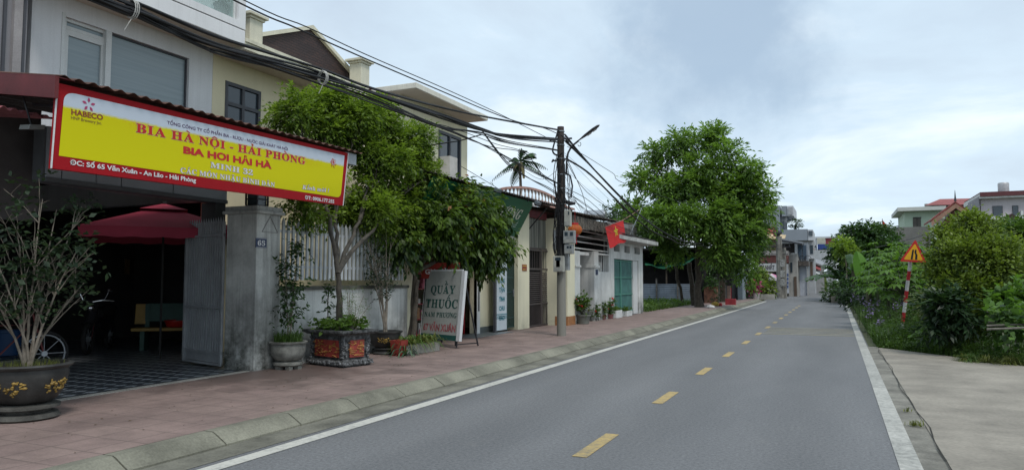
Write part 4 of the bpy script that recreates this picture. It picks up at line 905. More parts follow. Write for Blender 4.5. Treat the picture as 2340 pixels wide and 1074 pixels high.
def relief(mb,c,R,H,ang,w,h,seed):
    """raised cloud-and-branch ornament lying on a round pot"""
    rs=random.Random(seed)
    for i in range(26):
        a=ang+rs.uniform(-w,w);z=rs.uniform(-h,h)*(1-.5*abs((a-ang)/w))
        r_=R(H+z);p=Vector((c[0]+r_*math.cos(a),c[1]+r_*math.sin(a),c[2]+H+z));mb.sphere(p,rs.uniform(.012,.026),6,4,(.8,.8,.6))
        a2=a+rs.uniform(-.12,.12);z2=z+rs.uniform(-.03,.03);r2=R(H+z2);mb.bar(p,(c[0]+r2*math.cos(a2),c[1]+r2*math.sin(a2),c[2]+H+z2),.012)
# --- big dark pot, left edge
bp=onZ(58,955,.12);bp.z=.12
t=thing('bonsai_pot',bp,'big round black pot with gold relief holding a sparse leafy tree at the left edge','plant pot')
M_pot=mat('dark_glazed_pot',(.035,.035,.033),.55,.35,5,.3,30)
mb=MB();mb.lathe([(.27,0),(.30,.02),(.28,.06),(.22,.075),(.22,.10),(.30,.115),(.30,.14),(.22,.155)],bp,36);mb.build('stand',mat('pot_stand',(.07,.068,.06),.8,.4,4,.5),t,smooth=True)
pr=[(.21,.16),(.26,.19),(.315,.27),(.35,.36),(.365,.45),(.36,.50),(.395,.515),(.405,.535),(.39,.55),(.355,.55),(.335,.50),(.2,.50)]
mb=MB();mb.lathe(pr,bp,40);mb.build('bowl',M_pot,t,smooth=True)
def Rp(z):
    for (a,b),(c_,d) in zip(pr,pr[1:9]):
        if b<=z<=d and d>b: return a+(c_-a)*(z-b)/(d-b)+.002
    return .4
mb=MB();va=math.atan2(-bp.y,-bp.x)
relief(mb,bp,Rp,.34,va-.45,.42,.07,3);relief(mb,bp,Rp,.34,va+.85,.32,.08,5);relief(mb,bp,Rp,.34,va-1.7,.4,.07,6);mb.build('gold_relief',M_gold,t)
mb=MB();mb.lathe([(.001,.515),(.335,.51)],bp,24);mb.build('soil',M_soil,t)
bl=[(bp.x+.02,bp.y+.1,1.75,.45,.45,.65),(bp.x+.1,bp.y+.42,1.5,.35,.4,.5),(bp.x-.1,bp.y-.45,1.55,.4,.4,.5),(bp.x,bp.y+.3,1.95,.3,.35,.4)]
tr_=thing('bonsai_tree',(bp.x,bp.y,.63),'sparse multi stemmed tree with pale twigs growing in the big black pot','tree')
tips=twiggy('trunk',tr_,(bp.x,bp.y,.62),bl,8,.0165,M_barkg,seed=4,sub=7)
tipleaves(tr_,tips,2,.12,3,.075,.044,L_dull,name='crown',jit=.08)
n=260;a=rng.random(n)*6.28;r=.32*np.sqrt(rng.random(n));P_=np.stack([bp.x+r*np.cos(a),bp.y+r*np.sin(a),np.full(n,.64)],1)
qmesh('short_grass',blades(P_,.06,.006),None,.2+.5*rng.random(2*n),L_dry,tr_)
# --- round stone pot beside the pillar
p2=onZ(658,842,.12);p2.z=.12
t=thing('stone_pot',p2,'round grey stone pot on a footed stand beside the gate pillar','plant pot')
M_sp=mat('stone_pot_grey',(.20,.20,.18),.85,.35,6,.4,40)
mb=MB();mb.lathe([(.20,.05),(.225,.07),(.225,.10),(.19,.115),(.15,.125)],p2,30)
for k in range(6):
    a=k*math.pi/3+.3;mb.box(p2.x+.16*math.cos(a)-.04,p2.x+.16*math.cos(a)+.04,p2.y+.16*math.sin(a)-.04,p2.y+.16*math.sin(a)+.04,.12,.172)
mb.build('stand',M_sp,t,smooth=True)
mb=MB();mb.lathe([(.14,.126),(.19,.14),(.245,.2),(.265,.28),(.265,.36),(.26,.39),(.29,.40),(.295,.425),(.27,.43),(.25,.42),(.24,.37),(.1,.36)],p2,34);mb.build('bowl',M_sp,t,smooth=True)
n=420;a=rng.random(n)*6.28;r=.22*np.sqrt(rng.random(n));P_=np.stack([p2.x+r*np.cos(a),p2.y+r*np.sin(a),np.full(n,.49)],1)
MB().lathe([(.001,.375),(.245,.37)],p2,20).build('soil',M_soil,t)
qmesh('grass_tuft',blades(P_,.22,.012,spread=.9),None,.2+.5*rng.random(2*n),L_weed,t)
tr_=thing('slender_shrub',(p2.x,p2.y,.49),'thin straight stemmed shrub with dark leaves in the grey stone pot','shrub')
bl=[BLX(655,600,-8.0,40,55),BLX(690,560,-7.9,35,40),BLX(660,670,-7.9,32,30)]
tips=twiggy('stem',tr_,(p2.x,p2.y,.48),bl,3,.014,M_barkg,seed=9,sub=7)
tipleaves(tr_,tips,2,.16,6,.075,.035,L_dark,droop=.5,jit=.09)
# --- big planter
T2=Vector((-7.06,9.28,.66));T1=Vector((-8.08,9.52,.66));_d=Vector((.235,1,0)).normalized();_t=.3
while topx([T2+_d*_t])[0][0]<866: _t+=.01
T3=T2+_d*_t
u=(T1-T2);u.z=0;v=(T3-T2);v.z=0;ul,vl=u.length,v.length;u.normalize();v.normalize()
c=Vector((T2.x,T2.y,.12))+u*ul/2+v*vl/2
t=thing('stone_planter',c,'large carved black planter with red and gold relief panels in front of the fence','planter')
M_pb=mat('carved_black_stone',(.075,.078,.08),.75,.6,14,1.0,22,fine=.25)
def fr_(mb,inset,z0,z1,inset2=None):
    q=[];i2=inset if inset2 is None else inset2
    for ii,z in((inset,z0),(i2,z1)):
        for a,b in((1,1),(-1,1),(-1,-1),(1,-1)): q.append(c+u*a*(ul/2-ii)+v*b*(vl/2-ii)+Vector((0,0,(z-.12)*1.07)))
    s=1 if u.cross(v).z>0 else -1
    fs=[(3,2,1,0),(4,5,6,7)]+[(i,(i+1)%4,4+(i+1)%4,4+i) for i in range(4)]
    mb.add(q,fs if s>0 else [tuple(reversed(f)) for f in fs])
mb=MB();fr_(mb,.10,.12,.15);fr_(mb,.05,.15,.20,.07);fr_(mb,.07,.20,.235,.13);fr_(mb,.13,.235,.59,.10);fr_(mb,.06,.59,.62,.02);fr_(mb,.0,.62,.66,.0)
mb.build('body',M_pb,t,bevel=.008)
# carved edge posts and panels on all four sides
M_rp=mat('red_panel',(.27,.04,.03),.6,.25,8,.2);M_go=mat('gold_carving',(.34,.15,.04),.55,.35,12,.5,25)
panel=MB();gold=MB();carve=MB();rs=random.Random(5)
for (a,la,b,lb) in ((u,ul,-v,vl),(v,vl,-u,ul),(u,ul,v,vl),(v,vl,u,ul)):
    o=c+b*(lb/2-.118)
    w_=la-.46;panel.slab(o-a*w_/2+Vector((0,0,.15)),a*w_,b*.02,(0,0,.27))
    for i in range(46):
        q=o-a*w_/2+a*w_*rs.random()+b*.022+Vector((0,0,.17+.23*rs.random()));gold.sphere(q,rs.uniform(.012,.024),5,4,(1,1,.6))
        gold.bar(q,q+a*rs.uniform(-.07,.07)+Vector((0,0,rs.uniform(-.03,.03))),.010)
    for s in(-1,1):
        for i in range(26):
            q=o+a*s*(la/2-.17+.07*rs.random())+b*.012+Vector((0,0,.11+.34*rs.random()));carve.sphere(q,rs.uniform(.010,.022),5,4)
    o2=c+b*(lb/2-.06)
    for i in range(34):
        q=o2+a*(la-.12)*(rs.random()-.5)+Vector((0,0,.04+.05*rs.random()));carve.sphere(q,rs.uniform(.012,.028),5,4)
panel.build('red_panel',M_rp,t);gold.build('gold_relief',M_go,t);carve.build('carving',mat('carving_grey',(.13,.135,.14),.8,.5,20,.3),t)
q=[c+u*a*(ul/2-.08)+v*b*(vl/2-.08)+Vector((0,0,.545)) for a,b in((1,1),(-1,1),(-1,-1),(1,-1))]
MB().poly(q).build('soil',M_soil,t)
n=130;C=np.array([list(c+u*(ul*.42*random.uniform(-1,1))+v*(vl*.42*random.uniform(-1,1))+Vector((0,0,.6+.08*random.random()))) for _ in range(n)]);V,_=sprays(C,nrm(rng.normal(0,1,(n,3))+[0,0,1.2]),.12,7,.085,.05,.3);qmesh('low_foliage',V,None,.45+.25*rng.random(len(V)),L_mid,t)
pf=onX(725,640,-7.7);tp=thing('planter_sprig',(c.x+u.x*.3,c.y+u.y*.3,.66),'dark leafed upright sprig at the left of the black planter','shrub')
b0=c+u*.32+Vector((0,0,.5));e0_=b0+Vector((0,0,.78));MB().tube(curve(b0,e0_,0,6,.012),.010,6).build('stem',M_barkd,tp)
tipleaves(tp,[b0.lerp(e0_,k) for k in(.35,.5,.65,.8,.9,1,1,1)],3,.12,5,.085,.035,L_dark,jit=.03)
fb=c-u*.30+Vector((0,0,.5));tp=thing('feathery_fern',(fb.x,fb.y,.66),'feathery light green fern at the right of the black planter','fern')
mb=MB();tt=[]
for k in range(9):
    e_=fb+Vector((random.uniform(-.25,.25),random.uniform(-.25,.25),random.uniform(.4,.75)));q=curve(fb,e_,-.02,4,.02);mb.tube(q,.004,4);tt+=q[2:]
mb.build('stem',M_barkg,tp);tipleaves(tp,tt,8,.09,6,.035,.007,L_mid,jit=.05)
# --- dark round pot behind planter
p3=onZ(880,808,.12);p3.z=.12
t=thing('dark_pot',p3,'round dark glazed pot with gold relief right of the black planter','plant pot')
mb=MB();mb.lathe([(.22,0),(.24,.02),(.22,.05),(.17,.06),(.17,.08),(.22,.10),(.2,.12)],p3,28);mb.build('stand',M_pot,t,smooth=True)
pr=[(.16,.121),(.22,.15),(.265,.24),(.285,.34),(.29,.39),(.32,.40),(.325,.425),(.29,.43),(.27,.38),(.1,.37)]
mb=MB();mb.lathe(pr,p3,32);mb.build('bowl',M_pot,t,smooth=True)
def Rp(z):
    for (a,b),(c_,d) in zip(pr,pr[1:5]):
        if b<=z<=d and d>b: return a+(c_-a)*(z-b)/(d-b)+.002
    return .28
mb=MB();relief(mb,p3,Rp,.27,math.atan2(-p3.y,-p3.x),.5,.05,8);relief(mb,p3,Rp,.27,math.atan2(-p3.y,-p3.x)+1.6,.5,.05,9);mb.build('gold_relief',M_gold,t)
tr_=thing('bare_shrub',(p3.x,p3.y,.5),'bushy shrub with many pale bare stems in the dark glazed pot','shrub')
bl=[BLX(860,580,-7.9,50,45),BLX(830,545,-7.9,30,35),BLX(900,570,-7.8,35,40),BLX(870,530,-8,40,30)]
tips=twiggy('stem',tr_,(p3.x,p3.y,.5),bl,10,.016,M_barkg,seed=3,sub=5)
tipleaves(tr_,tips,1,.14,5,.065,.03,L_dull,jit=.05)
# red square pot, spider plants, trough
p=onZ(912,812,.12);mb=MB();w_=.12
mb.add([(p.x-w_*.8,p.y-w_*.8,.12),(p.x+w_*.8,p.y-w_*.8,.12),(p.x+w_*.8,p.y+w_*.8,.12),(p.x-w_*.8,p.y+w_*.8,.12),(p.x-w_,p.y-w_,.40),(p.x+w_,p.y-w_,.40),(p.x+w_,p.y+w_,.40),(p.x-w_,p.y+w_,.40),(p.x-w_*.8,p.y-w_*.8,.38),(p.x+w_*.8,p.y-w_*.8,.38),(p.x+w_*.8,p.y+w_*.8,.38),(p.x-w_*.8,p.y+w_*.8,.38)],[(0,3,2,1),(0,1,5,4),(1,2,6,5),(2,3,7,6),(3,0,4,7),(4,5,9,8),(5,6,10,9),(6,7,11,10),(7,4,8,11),(8,9,10,11)])
mb.build('red_pot',mat('dull_red_pot',(.22,.03,.02),.7,.3,5),label='square dull red plant pot between the dark pot and the spider plants',cat='plant pot')
ta=onZ(930,812,.12);tb=onZ(1005,801,.12);u_=(tb-ta);lt=u_.length;u_.normalize();nn=Vector((u_.y,-u_.x,0))
t=thing('concrete_trough',ta.lerp(tb,.5),'low rough concrete trough of spider plants in front of the pharmacy board','planter')
mb=MB();mb.slab(ta-nn*.28,u_*lt,nn*.28,(0,0,.17));mb.slab(ta-nn*.24+u_*.04+Vector((0,0,.17)),u_*(lt-.08),nn*.2,(0,0,.012));mb.build('trough',M_conc,t,bevel=.01)
def strap(par,c_,n,ln,wd,m,name='spider_plant'):
    Vs=[];
    for i in range(n):
        a=random.random()*6.28;el=random.uniform(.5,1.45);l_=ln*random.uniform(.6,1.15);p_=Vector(c_)+Vector((random.uniform(-1,1),random.uniform(-1,1),0))*.04;vz=math.sin(el);vh=math.cos(el);prev=p_;side=Vector((-math.sin(a),math.cos(a),0))
        pts=[p_+Vector((math.cos(a)*vh*l_*k,math.sin(a)*vh*l_*k,vz*l_*k-.9*l_*k*k*.9)) for k in(0,.33,.66,1)]
        ww=[wd,wd*1.1,wd*.8,wd*.1]
        for k in range(3):
            Vs.append([pts[k]-side*ww[k]/2,pts[k]+side*ww[k]/2,pts[k+1]+side*ww[k+1]/2,pts[k+1]-side*ww[k+1]/2])
    V=np.array([[list(x) for x in q] for q in Vs]);return qmesh(name,V,None,np.repeat(.3+.5*rng.random(n),3),m,par)
for k in range(6):
    c_=ta-nn*.14+u_*(lt*(k+.5)/6)+Vector((0,0,.18));strap(t,c_,60,.55,.018,L_dry if k%2 else L_mid)
ag=onZ(925,812,.12)
tg=thing('agave_plant',ag,'spiky blue green strap leaved plant beside the red pot','plant');strap(tg,ag,34,.75,.036,leafmat('agave_leaf',(.02,.05,.03),(.10,.17,.10),.2),'leaf_rosette')
strap(tg,ag+u_*.25-nn*.1,26,.5,.028,leafmat('agave_leaf',(.02,.05,.03),(.10,.17,.10),.2),'leaf_rosette')

# --- trees
tb_=Vector((c.x,c.y,.6))
blobs=[BLX(680,262,-8.9,70,55,60),BLX(745,235,-8.8,60,50,60),BLX(810,268,-8.5,85,55,70),BLX(880,290,-8.5,70,65,70),BLX(930,330,-8.3,65,70,60),BLX(960,400,-8.0,55,50,50),BLX(870,380,-8.1,90,60,70),BLX(760,330,-8.7,90,55,70),BLX(720,400,-8.5,90,60,60),BLX(850,470,-8.0,75,55,60),BLX(700,480,-8.2,80,30,60),BLX(905,500,-8.1,55,45,50),BLX(840,515,-8.3,65,42,50),BLX(770,480,-8.5,65,35,50),BLX(930,470,-8.1,50,45,50)]
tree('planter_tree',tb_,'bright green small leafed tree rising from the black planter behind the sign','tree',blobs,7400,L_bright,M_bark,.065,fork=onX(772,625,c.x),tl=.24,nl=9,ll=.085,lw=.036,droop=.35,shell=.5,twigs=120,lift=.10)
t2b=onZ(938,796,.12);t2b.z=.12
blobs=[BLX(1060,462,-7.6,60,22,45),BLX(990,470,-7.9,50,30,45),BLX(1000,520,-7.8,75,55,60),BLX(1060,500,-7.5,65,50,60),BLX(1110,560,-7.4,50,45,50),BLX(1040,560,-7.6,60,25,50),BLX(960,535,-8.0,55,50,50),BLX(920,480,-8.2,50,50,50),BLX(1095,480,-7.5,55,30,50),BLX(1100,585,-7.4,40,22,40),BLX(905,555,-8.1,45,35,50),BLX(1150,560,-7.3,28,20,30),BLX(1130,510,-7.3,35,25,30)]
t=tree('droopy_leaf_tree',t2b,'dark tree with long drooping leaflets and reddish new growth before the pharmacy','tree',blobs,1250,L_droop,M_barkd,.075,fork=onX(950,620,-8.0),tl=.46,nl=14,ll=.15,lw=.062,droop=.22,ld=1.05,shell=.35,twigs=110,spread=.6)
t3=MB();q=onZ(962,800,.12);t3.tube(curve((q.x-.2,q.y,.12),onX(955,640,-7.9),0,6,.03),[.06,.055,.05,.05,.045,.04,.04],8);t3.build('trunk',M_barkd,t,smooth=True)

# ================= PHARMACY =================
XP=-8.5
t=thing('pharmacy_shop',(XP,15.8,.12),'cream fronted pharmacy with an open doorway full of goods under a dark sheet canopy','shop')
oy0=13.7;oy1=onX(1089,757,XP).y;wy1=19.0
mb=MB();mb.wall((XP,12.86,.12),(0,1,0),(0,0,1),wy1-12.86,3.4,.2,[(oy0-12.86,oy1-12.86,0,2.2)]);mb.box(XP-4,XP-3.9,12.86,wy1,.12,3.5);mb.box(XP-3.9,XP-.2,12.86,12.96,.12,3.5);mb.box(XP-3.9,XP-.2,wy1-.1,wy1,.12,3.5);mb.build('wall',M_yel2,t)
MB().box(XP-3.9,XP-.2,12.96,wy1-.1,3.1,3.2).build('ceiling',mat('shop_ceiling',(.3,.3,.28),.8),t)
mb=MB();mb.box(XP-.08,XP+.02,oy1-.0,oy1+.16,.12,2.3);mb.box(XP-.08,XP+.02,oy0-.1,oy0,.12,2.3);mb.box(XP-.08,XP+.02,oy0,oy1,2.2,2.3);mb.build('door_frame',M_wframe,t)
MB().box(XP+.02,XP+.035,oy1+.05,oy1+.10,.7,2.1).build('door_slot',M_darkm,t)
mb=MB();mb.box(XP-.001,XP+.012,oy1+.17,wy1,.12,.28);mb.build('skirting',mat('skirting_grey',(.12,.14,.14),.6),t)
M_shelf=mat('red_shelf',(.30,.012,.02),.5,.1,3)
sh_=thing('goods_shelf',(XP-.45,16.0,.12),'red metal shelf crammed with packets inside the pharmacy doorway','shelf')
mb=MB()
for x in(XP-.75,XP-.28):
    for y in(oy0+.5,oy1-.18): mb.box(x-.02,x+.02,y-.02,y+.02,.12,2.1)
for z in(.25,.6,.95,1.3,1.65,2.0): mb.box(XP-.75,XP-.28,oy0+.5,oy1-.18,z-.012,z+.012)
mb.build('frame',M_shelf,sh_)
rs=random.Random(3);cols=[(.35,.02,.05),(.4,.38,.35),(.25,.12,.05),(.4,.1,.15),(.1,.2,.12),(.4,.25,.05)]
for ci,cc_ in enumerate(cols):
    mb=MB()
    for z in(.262,.612,.962,1.312,1.662):
        for k in range(4):
            y=rs.uniform(oy0+.55,oy1-.35);mb.box(XP-.36-.0001*k-.002*ci,XP-.27-.006*rs.random()-.004*k,y,y+rs.uniform(.05,.13),z+.0005*ci,z+rs.uniform(.10,.26))
    mb.build('packets',mat('packet_%d'%ci,cc_,.6,.1,8),sh_)
# tilted green sign and canopy
top=lambda px,py:onX(px,py,-7.6);bot=lambda px,py:onX(px,py,-8.13)
ya_=12.95;A1=top(1222,463);B1=bot(1180,541);yR=(A1.y+B1.y)/2;zT=A1.z;zB=B1.z
t=thing('pharmacy_sign',(-7.8,(ya_+yR)/2,zB),'green tilted pharmacy sign with white letters half hidden by the tree','sign')
up_=(Vector((-7.6,0,zT))-Vector((-8.13,0,zB)));H_s=up_.length;up_.normalize();nS=Vector((0,1,0)).cross(up_).normalized()
M_gr=mat('sign_green',(.008,.11,.05),.5,.12,1.2,0)
mb=MB();mb.slab((-8.13,ya_,zB),(0,yR-ya_,0),up_*H_s,nS*-.03);mb.build('board',M_gr,t)
mb=MB();mb.slab(Vector((-8.13,ya_,zB))-up_*.09,(0,yR-ya_,0),up_*.085,nS*-.025);mb.build('board_strip',mat('sign_strip_white',(.5,.5,.46),.6,.15),t)
S_=lambda y,h:Vector((-8.13,y,zB))+up_*(H_s*h)
mb=MB();lettering(mb,'NAM PHƯƠNG',S_(yR-3.55,.47),S_(yR-.45,.47),H_s*.27,nS,'serif',.03,.006,shear=.15);mb.build('lettering',mat('sign_letter_cream',(.6,.6,.5),.6,.03,1,0),t)
mb=MB();lettering(mb,'QUẦY THUỐC',S_(yR-4.4,.8),S_(yR-3.0,.8),H_s*.10,nS,'sans',.03,.006);lettering(mb,'CHUYÊN DOANH BÁN LẺ',S_(yR-2.4,.25),S_(yR-.42,.25),H_s*.13,nS,'sans',.02,.006,shear=.2);mb.build('lettering',mat('sign_letter_pale',(.35,.45,.38),.6,.03,1,0),t)
q=S_(yR-4.75,.72);mb=MB();mb.poly([q+up_*(.14*math.sin(a))+Vector((0,.17*math.cos(a),0))+nS*.004 for a in [i*math.pi/10 for i in range(20)]]);mb.build('round_logo',mat('logo_pale',(.45,.5,.45),.6),t)
t=thing('pharmacy_canopy',(-8,16,3.6),'dark corrugated sheet canopy edge above the green pharmacy sign','canopy')
mb=MB();yE=onX(1300,486,-7.5).y;mb.corr((-7.5,ya_-.1,zT+.05),(0,1,0),(-1,0,.22),yE-ya_,2.9,.018,.16);mb.build('roof_sheet',mat('dark_roof_sheet',(.05,.045,.045),.8,.4,5),t,smooth=True)
mb=MB()
for k in range(5):
    y=ya_+.2+k*1.6;mb.slab((-7.58,y,zT-.03),(-.9,0,.2),(0,.04,0),(0,0,.04));mb.bar((-7.65,y,zT-.04),(-8.45,y,zB+.05),.03)
mb.build('bracket',M_darkm,t)
for px,py,nm in((1137,432,'left'),(1228,462,'right')):
    p=onX(px,py,-7.25);tf=thing('sign_floodlight',p,'small flat floodlight standing off the canopy edge above the hidden middle of the green sign' if px<1200 else 'small flat floodlight off the right end of the green pharmacy sign','floodlight','floodlights over the pharmacy sign')
    MB().slab(p+Vector((-.06,-.11,-.04)),(.10,0,-.05),(0,.22,0),(.04,0,.07)).build('housing',mat('flood_grey',(.14,.16,.18),.4),tf);MB().bar(p+Vector((-.02,0,.01)),(-7.52,p.y-.1,zT+.07),.02).build('arm',M_darkm,tf)
# canopy underside / fascia right of sign
mb=MB();a=yR+.12;mb.box(-8.35,-8.12,a,yE-.3,onX(1240,500,-8.12).z-.02,zT-.1);o=mb.build('red_brown_fascia',mat('red_brown_board',(.12,.02,.025),.7,.2),label='dark red brown board under the canopy right of the green sign',cat='fascia')
# camera on the sign end
p=onX(1218,468,-7.55);t=thing('security_camera',p,'small white security camera under the canopy at the green sign end','camera')
MB().tube([p,p+Vector((.06,-.10,-.03))],.03,10).build('housing',M_wframe,t);mb=MB();mb.sphere(p+Vector((0,0,.03)),.03,8,6);mb.build('mount',M_wframe,t)
# A-frame board
a=onZ(961,786,.14);b=onZ(1043,794,.14);u=(b-a);wA=u.length;u.normalize();nn=Vector((u.y,-u.x,0));hA=1.42
tl_=Vector((0,0,hA))-nn*.16
t=thing('pharmacy_board',a.lerp(b,.5),'standing pharmacy board with dark green words on grey and a red address','sign board')
M_ab=mat('board_grey_vinyl',(.33,.34,.32),.6,.12,2,.05)
z0=.13
bl_=a+Vector((0,0,z0));mb=MB();mb.slab(bl_,u*wA,tl_,nn*-.02);mb.build('panel',M_ab,t)
upA=tl_.normalized();nA=u.cross(upA).normalized()
if nA.dot(nn)<0:nA=-nA
HA=tl_.length;A_=lambda s,h:bl_+u*(wA*s)+upA*(HA*h)
def atext(txt,s0,s1,h,cap,m,st='serif',b_=.03):
    mb=MB();lettering(mb,txt,A_(s0,h),A_(s1,h),cap,nA,st,b_,.004);mb.build('lettering',m,t)
M_tg=mat('letter_dark_green',(.01,.07,.06),.6,.05,2,0);M_tr=mat('letter_faded_red',(.34,.10,.11),.7,.35,9,0)
atext('QUẦY',.17,.85,.67,.175,M_tg,'serif',.05);atext('THUỐC',.06,.95,.46,.185,M_tg,'serif',.05);atext('NAM PHƯƠNG',.05,.95,.325,.10,M_tg,'serif',.035);atext('67 VĂN XUÂN',.05,.95,.125,.14,M_tr,'sans',.04)
mb=MB();mb.slab(bl_+nA*.003,u*wA,upA*(HA*.075),nA*.002);mb.build('phone_strip',M_tg,t)
atext('ĐT: 0.621',.25,.95,.015,.07,M_sw,'sans',.03)
mb=MB();mb.slab(A_(1.0,0)+nA*.02,u*.10,tl_,nA*-.07);mb.slab(A_(-.02,0)+nA*.01,u*.02,tl_,nA*-.04);mb.slab(A_(0,1.0),u*wA,upA*.03,nA*-.03);mb.build('side_board',mat('side_board_white',(.55,.56,.57),.6,.05),t)
mb=MB();mb.bar(a,A_(0,1),.025);mb.bar(b,A_(1,1),.025);mb.bar(a-nn*.6,A_(0,1),.025);mb.bar(b-nn*.6,A_(1,1),.025);mb.bar(a+Vector((0,0,.06)),a-nn*.55+Vector((0,0,.06)),.02);mb.bar(b+Vector((0,0,.06)),b-nn*.55+Vector((0,0,.06)),.02);mb.build('leg_frame',M_darkm,t)
# small red board above
p0=onY(990,628,b.y+.5);p1=onY(1050,600,b.y+.5);t=thing('red_board',(p0.x,p0.y,p1.z),'narrow red board with white words behind the top of the standing pharmacy board','sign board')
MB().box(p0.x-.3,p1.x,b.y+.5,b.y+.52,p0.z-.08,p1.z).build('panel',mat('board_red',(.28,.03,.02),.6,.1),t)
mb=MB();lettering(mb,'GIA ĐÌNH',(p0.x-.2,b.y+.5,p0.z+.02),(p1.x-.05,b.y+.5,p0.z+.02),.10,(0,-1,0),'sans',.03,.004);mb.build('lettering',M_sw,t)
mb=MB();mb.bar((p0.x-.2,b.y+.53,.12),(p0.x-.2,b.y+.53,p1.z-.05),.03);mb.bar((p1.x-.1,b.y+.53,.12),(p1.x-.1,b.y+.53,p1.z-.05),.03);mb.build('leg',M_darkm,t)
# vertical sign and green lattice gate
XV=-8.2
v0=onX(1135,757,XV).y;v1=onX(1158,757,XV).y;vz=onX(1146,545,XV).z
t=thing('vertical_sign',(XV,(v0+v1)/2,.12),'tall narrow white pharmacy sign with teal words beside the green gate','sign')
MB().box(XV-.03,XV,v0,v1,.17,vz).build('panel',mat('panel_pale_blue',(.52,.58,.62),.5,.06,2,0),t)
mb=MB();mb.box(XV-.06,XV+.0,v0-.09,v0-.002,.12,vz);mb.build('frame',M_dkgrey,t)
M_te=mat('letter_teal',(.01,.17,.22),.6,.05,2,0)
words=['CHẤT','LƯỢNG','TẬN','TÌNH','CHU','ĐÁO'];zs=[onX(1146,py,XV).z for py in(623,646,667,688,709,731)]
mb=MB();wv_=v1-v0
for wd_,z in zip(words,zs): lettering(mb,wd_,(XV,v0+wv_*.22,z),(XV,v1-wv_*.22,z),.115,nX,'sans',.04,.004)
for k in range(3): mb.box(XV+.001,XV+.004,v0,v1,.58-k*.05,.60-k*.05)
q=(v0+v1)/2;z=vz-.35;mb.box(XV+.001,XV+.004,q-.012,q+.012,z-.22,z+.12);mb.box(XV+.001,XV+.004,q-.07,q+.07,z+.02,z+.045);mb.poly([(XV+.004,q+.06*math.cos(a_),z-.02+.05*math.sin(a_)) for a_ in [i*.524 for i in range(12)]])
mb.build('lettering',M_te,t)
t=thing('green_lattice_gate',(XV,18.2,.12),'dark green barred folding gate beside the tall white sign','gate')
g1=onX(1184,750,XV).y;gz_=onX(1170,558,XV).z;M_gg=mat('gate_dark_green',(.012,.045,.04),.5,.1,3)
mb=MB();mb.box(XV-.05,XV-.01,v1+.02,g1,gz_-.18,gz_);mb.box(XV-.05,XV-.01,g1-.1,g1,.12,gz_-.18);mb.box(XV-.05,XV-.01,v1+.02,v1+.06,.12,gz_-.18)
for z in(.2,.45,1.15,1.55,gz_-.45): mb.box(XV-.042,XV-.012,v1+.06,g1-.1,z,z+.04)
mb.build('frame',M_gg,t)
mb=MB();k=8
for i in range(k):
    y=v1+.1+(g1-v1-.25)*i/(k-1);mb.box(XV-.036,XV-.018,y-.014,y+.014,.2,gz_-.19)
mb.build('bar',M_gg,t)
mb=MB();mb.box(XV-.4,XV-.36,v1+.1,g1-.15,.4,gz_-.3);mb.build('glazed_door',mat('frosted_door',(.4,.42,.42),.4),t)
MB().box(XV-.01,XV+.02,v1+(g1-v1)*.55,v1+(g1-v1)*.6,1.05,1.25).build('lock',M_galv,t)
pa_=onX(1184,752,-8.1).y;pb_=onX(1210,752,-8.1).y
t=thing('cream_wall_pier',(-8.2,pa_,.12),'pale cream wall pier between the green gate and the brown gate','wall')
MB().box(-8.6,-8.1,pa_,pb_,.12,3.42).build('pier',M_yel2,t,bevel=.01)
a=onX(1193,604,-8.1);b=onX(1203,619,-8.1);pp=thing('meter_plate',(-8.1,a.y,b.z),'small red and yellow notice plate fixed on the cream pier','plate');MB().box(-8.1,-8.085,a.y,b.y,b.z,a.z).build('plate',mat('plate_brown_red',(.25,.05,.02),.5,.2,20),pp)
mb=MB();mb.box(-8.085,-8.083,a.y+.02,b.y-.02,a.z-.05,a.z-.03);mb.box(-8.085,-8.083,a.y+.02,b.y-.1,b.z+.03,b.z+.05);mb.build('print',mat('plate_yellow',(.5,.35,.03),.5),pp)
# brown gate with curtain above
XQ=-8.14;q0=pb_+.01;q1=onX(1266,745,XQ).y;zq=onX(1240,570,XQ).z
t=thing('brown_gate',(XQ,(q0+q1)/2,.12),'dark brown double steel gate with horizontal louvres right of the cream pier','gate')
M_bg=mat('gate_brown',(.055,.045,.045),.5,.12,3);mb=MB();m_=(q0+q1)/2
for y in(q0+.03,m_-.04,m_+.04,q1-.03): mb.box(XQ-.05,XQ,y-.03,y+.03,.14,zq)
for z in(.16,.8,1.83,zq-.04): mb.box(XQ-.045,XQ-.003,q0+.06,q1-.06,z-.025,z+.025)
mb.build('frame',M_bg,t)
mb=MB();z=.88
while z<1.78: mb.slab((XQ-.035,q0+.06,z),(0,q1-q0-.12,0),(.02,0,-.022),(0,0,.006));z+=.06
mb.build('louvre',M_bg,t)
mb=MB()
for i in range(22):
    y=q0+.08+(q1-q0-.16)*i/21;mb.box(XQ-.03,XQ-.015,y-.01,y+.01,.18,.78)
    if i%2: mb.box(XQ-.03,XQ-.015,y-.008,y+.008,1.85,zq-.06)
mb.build('bar',M_bg,t);MB().box(XQ-.3,XQ-.28,q0,q1,.14,zq).build('dark_backing',M_int,t)
t=thing('hanging_curtain',(XQ,m_,zq),'dull striped curtain sheet hanging above the brown gate','curtain')
mb=MB();mb.corr((XQ-.08,q0,zq+.04),(0,1,0),(0,0,1),q1-q0,onX(1240,508,XQ).z+.1-zq,.015,.09,n=(1,0,0))
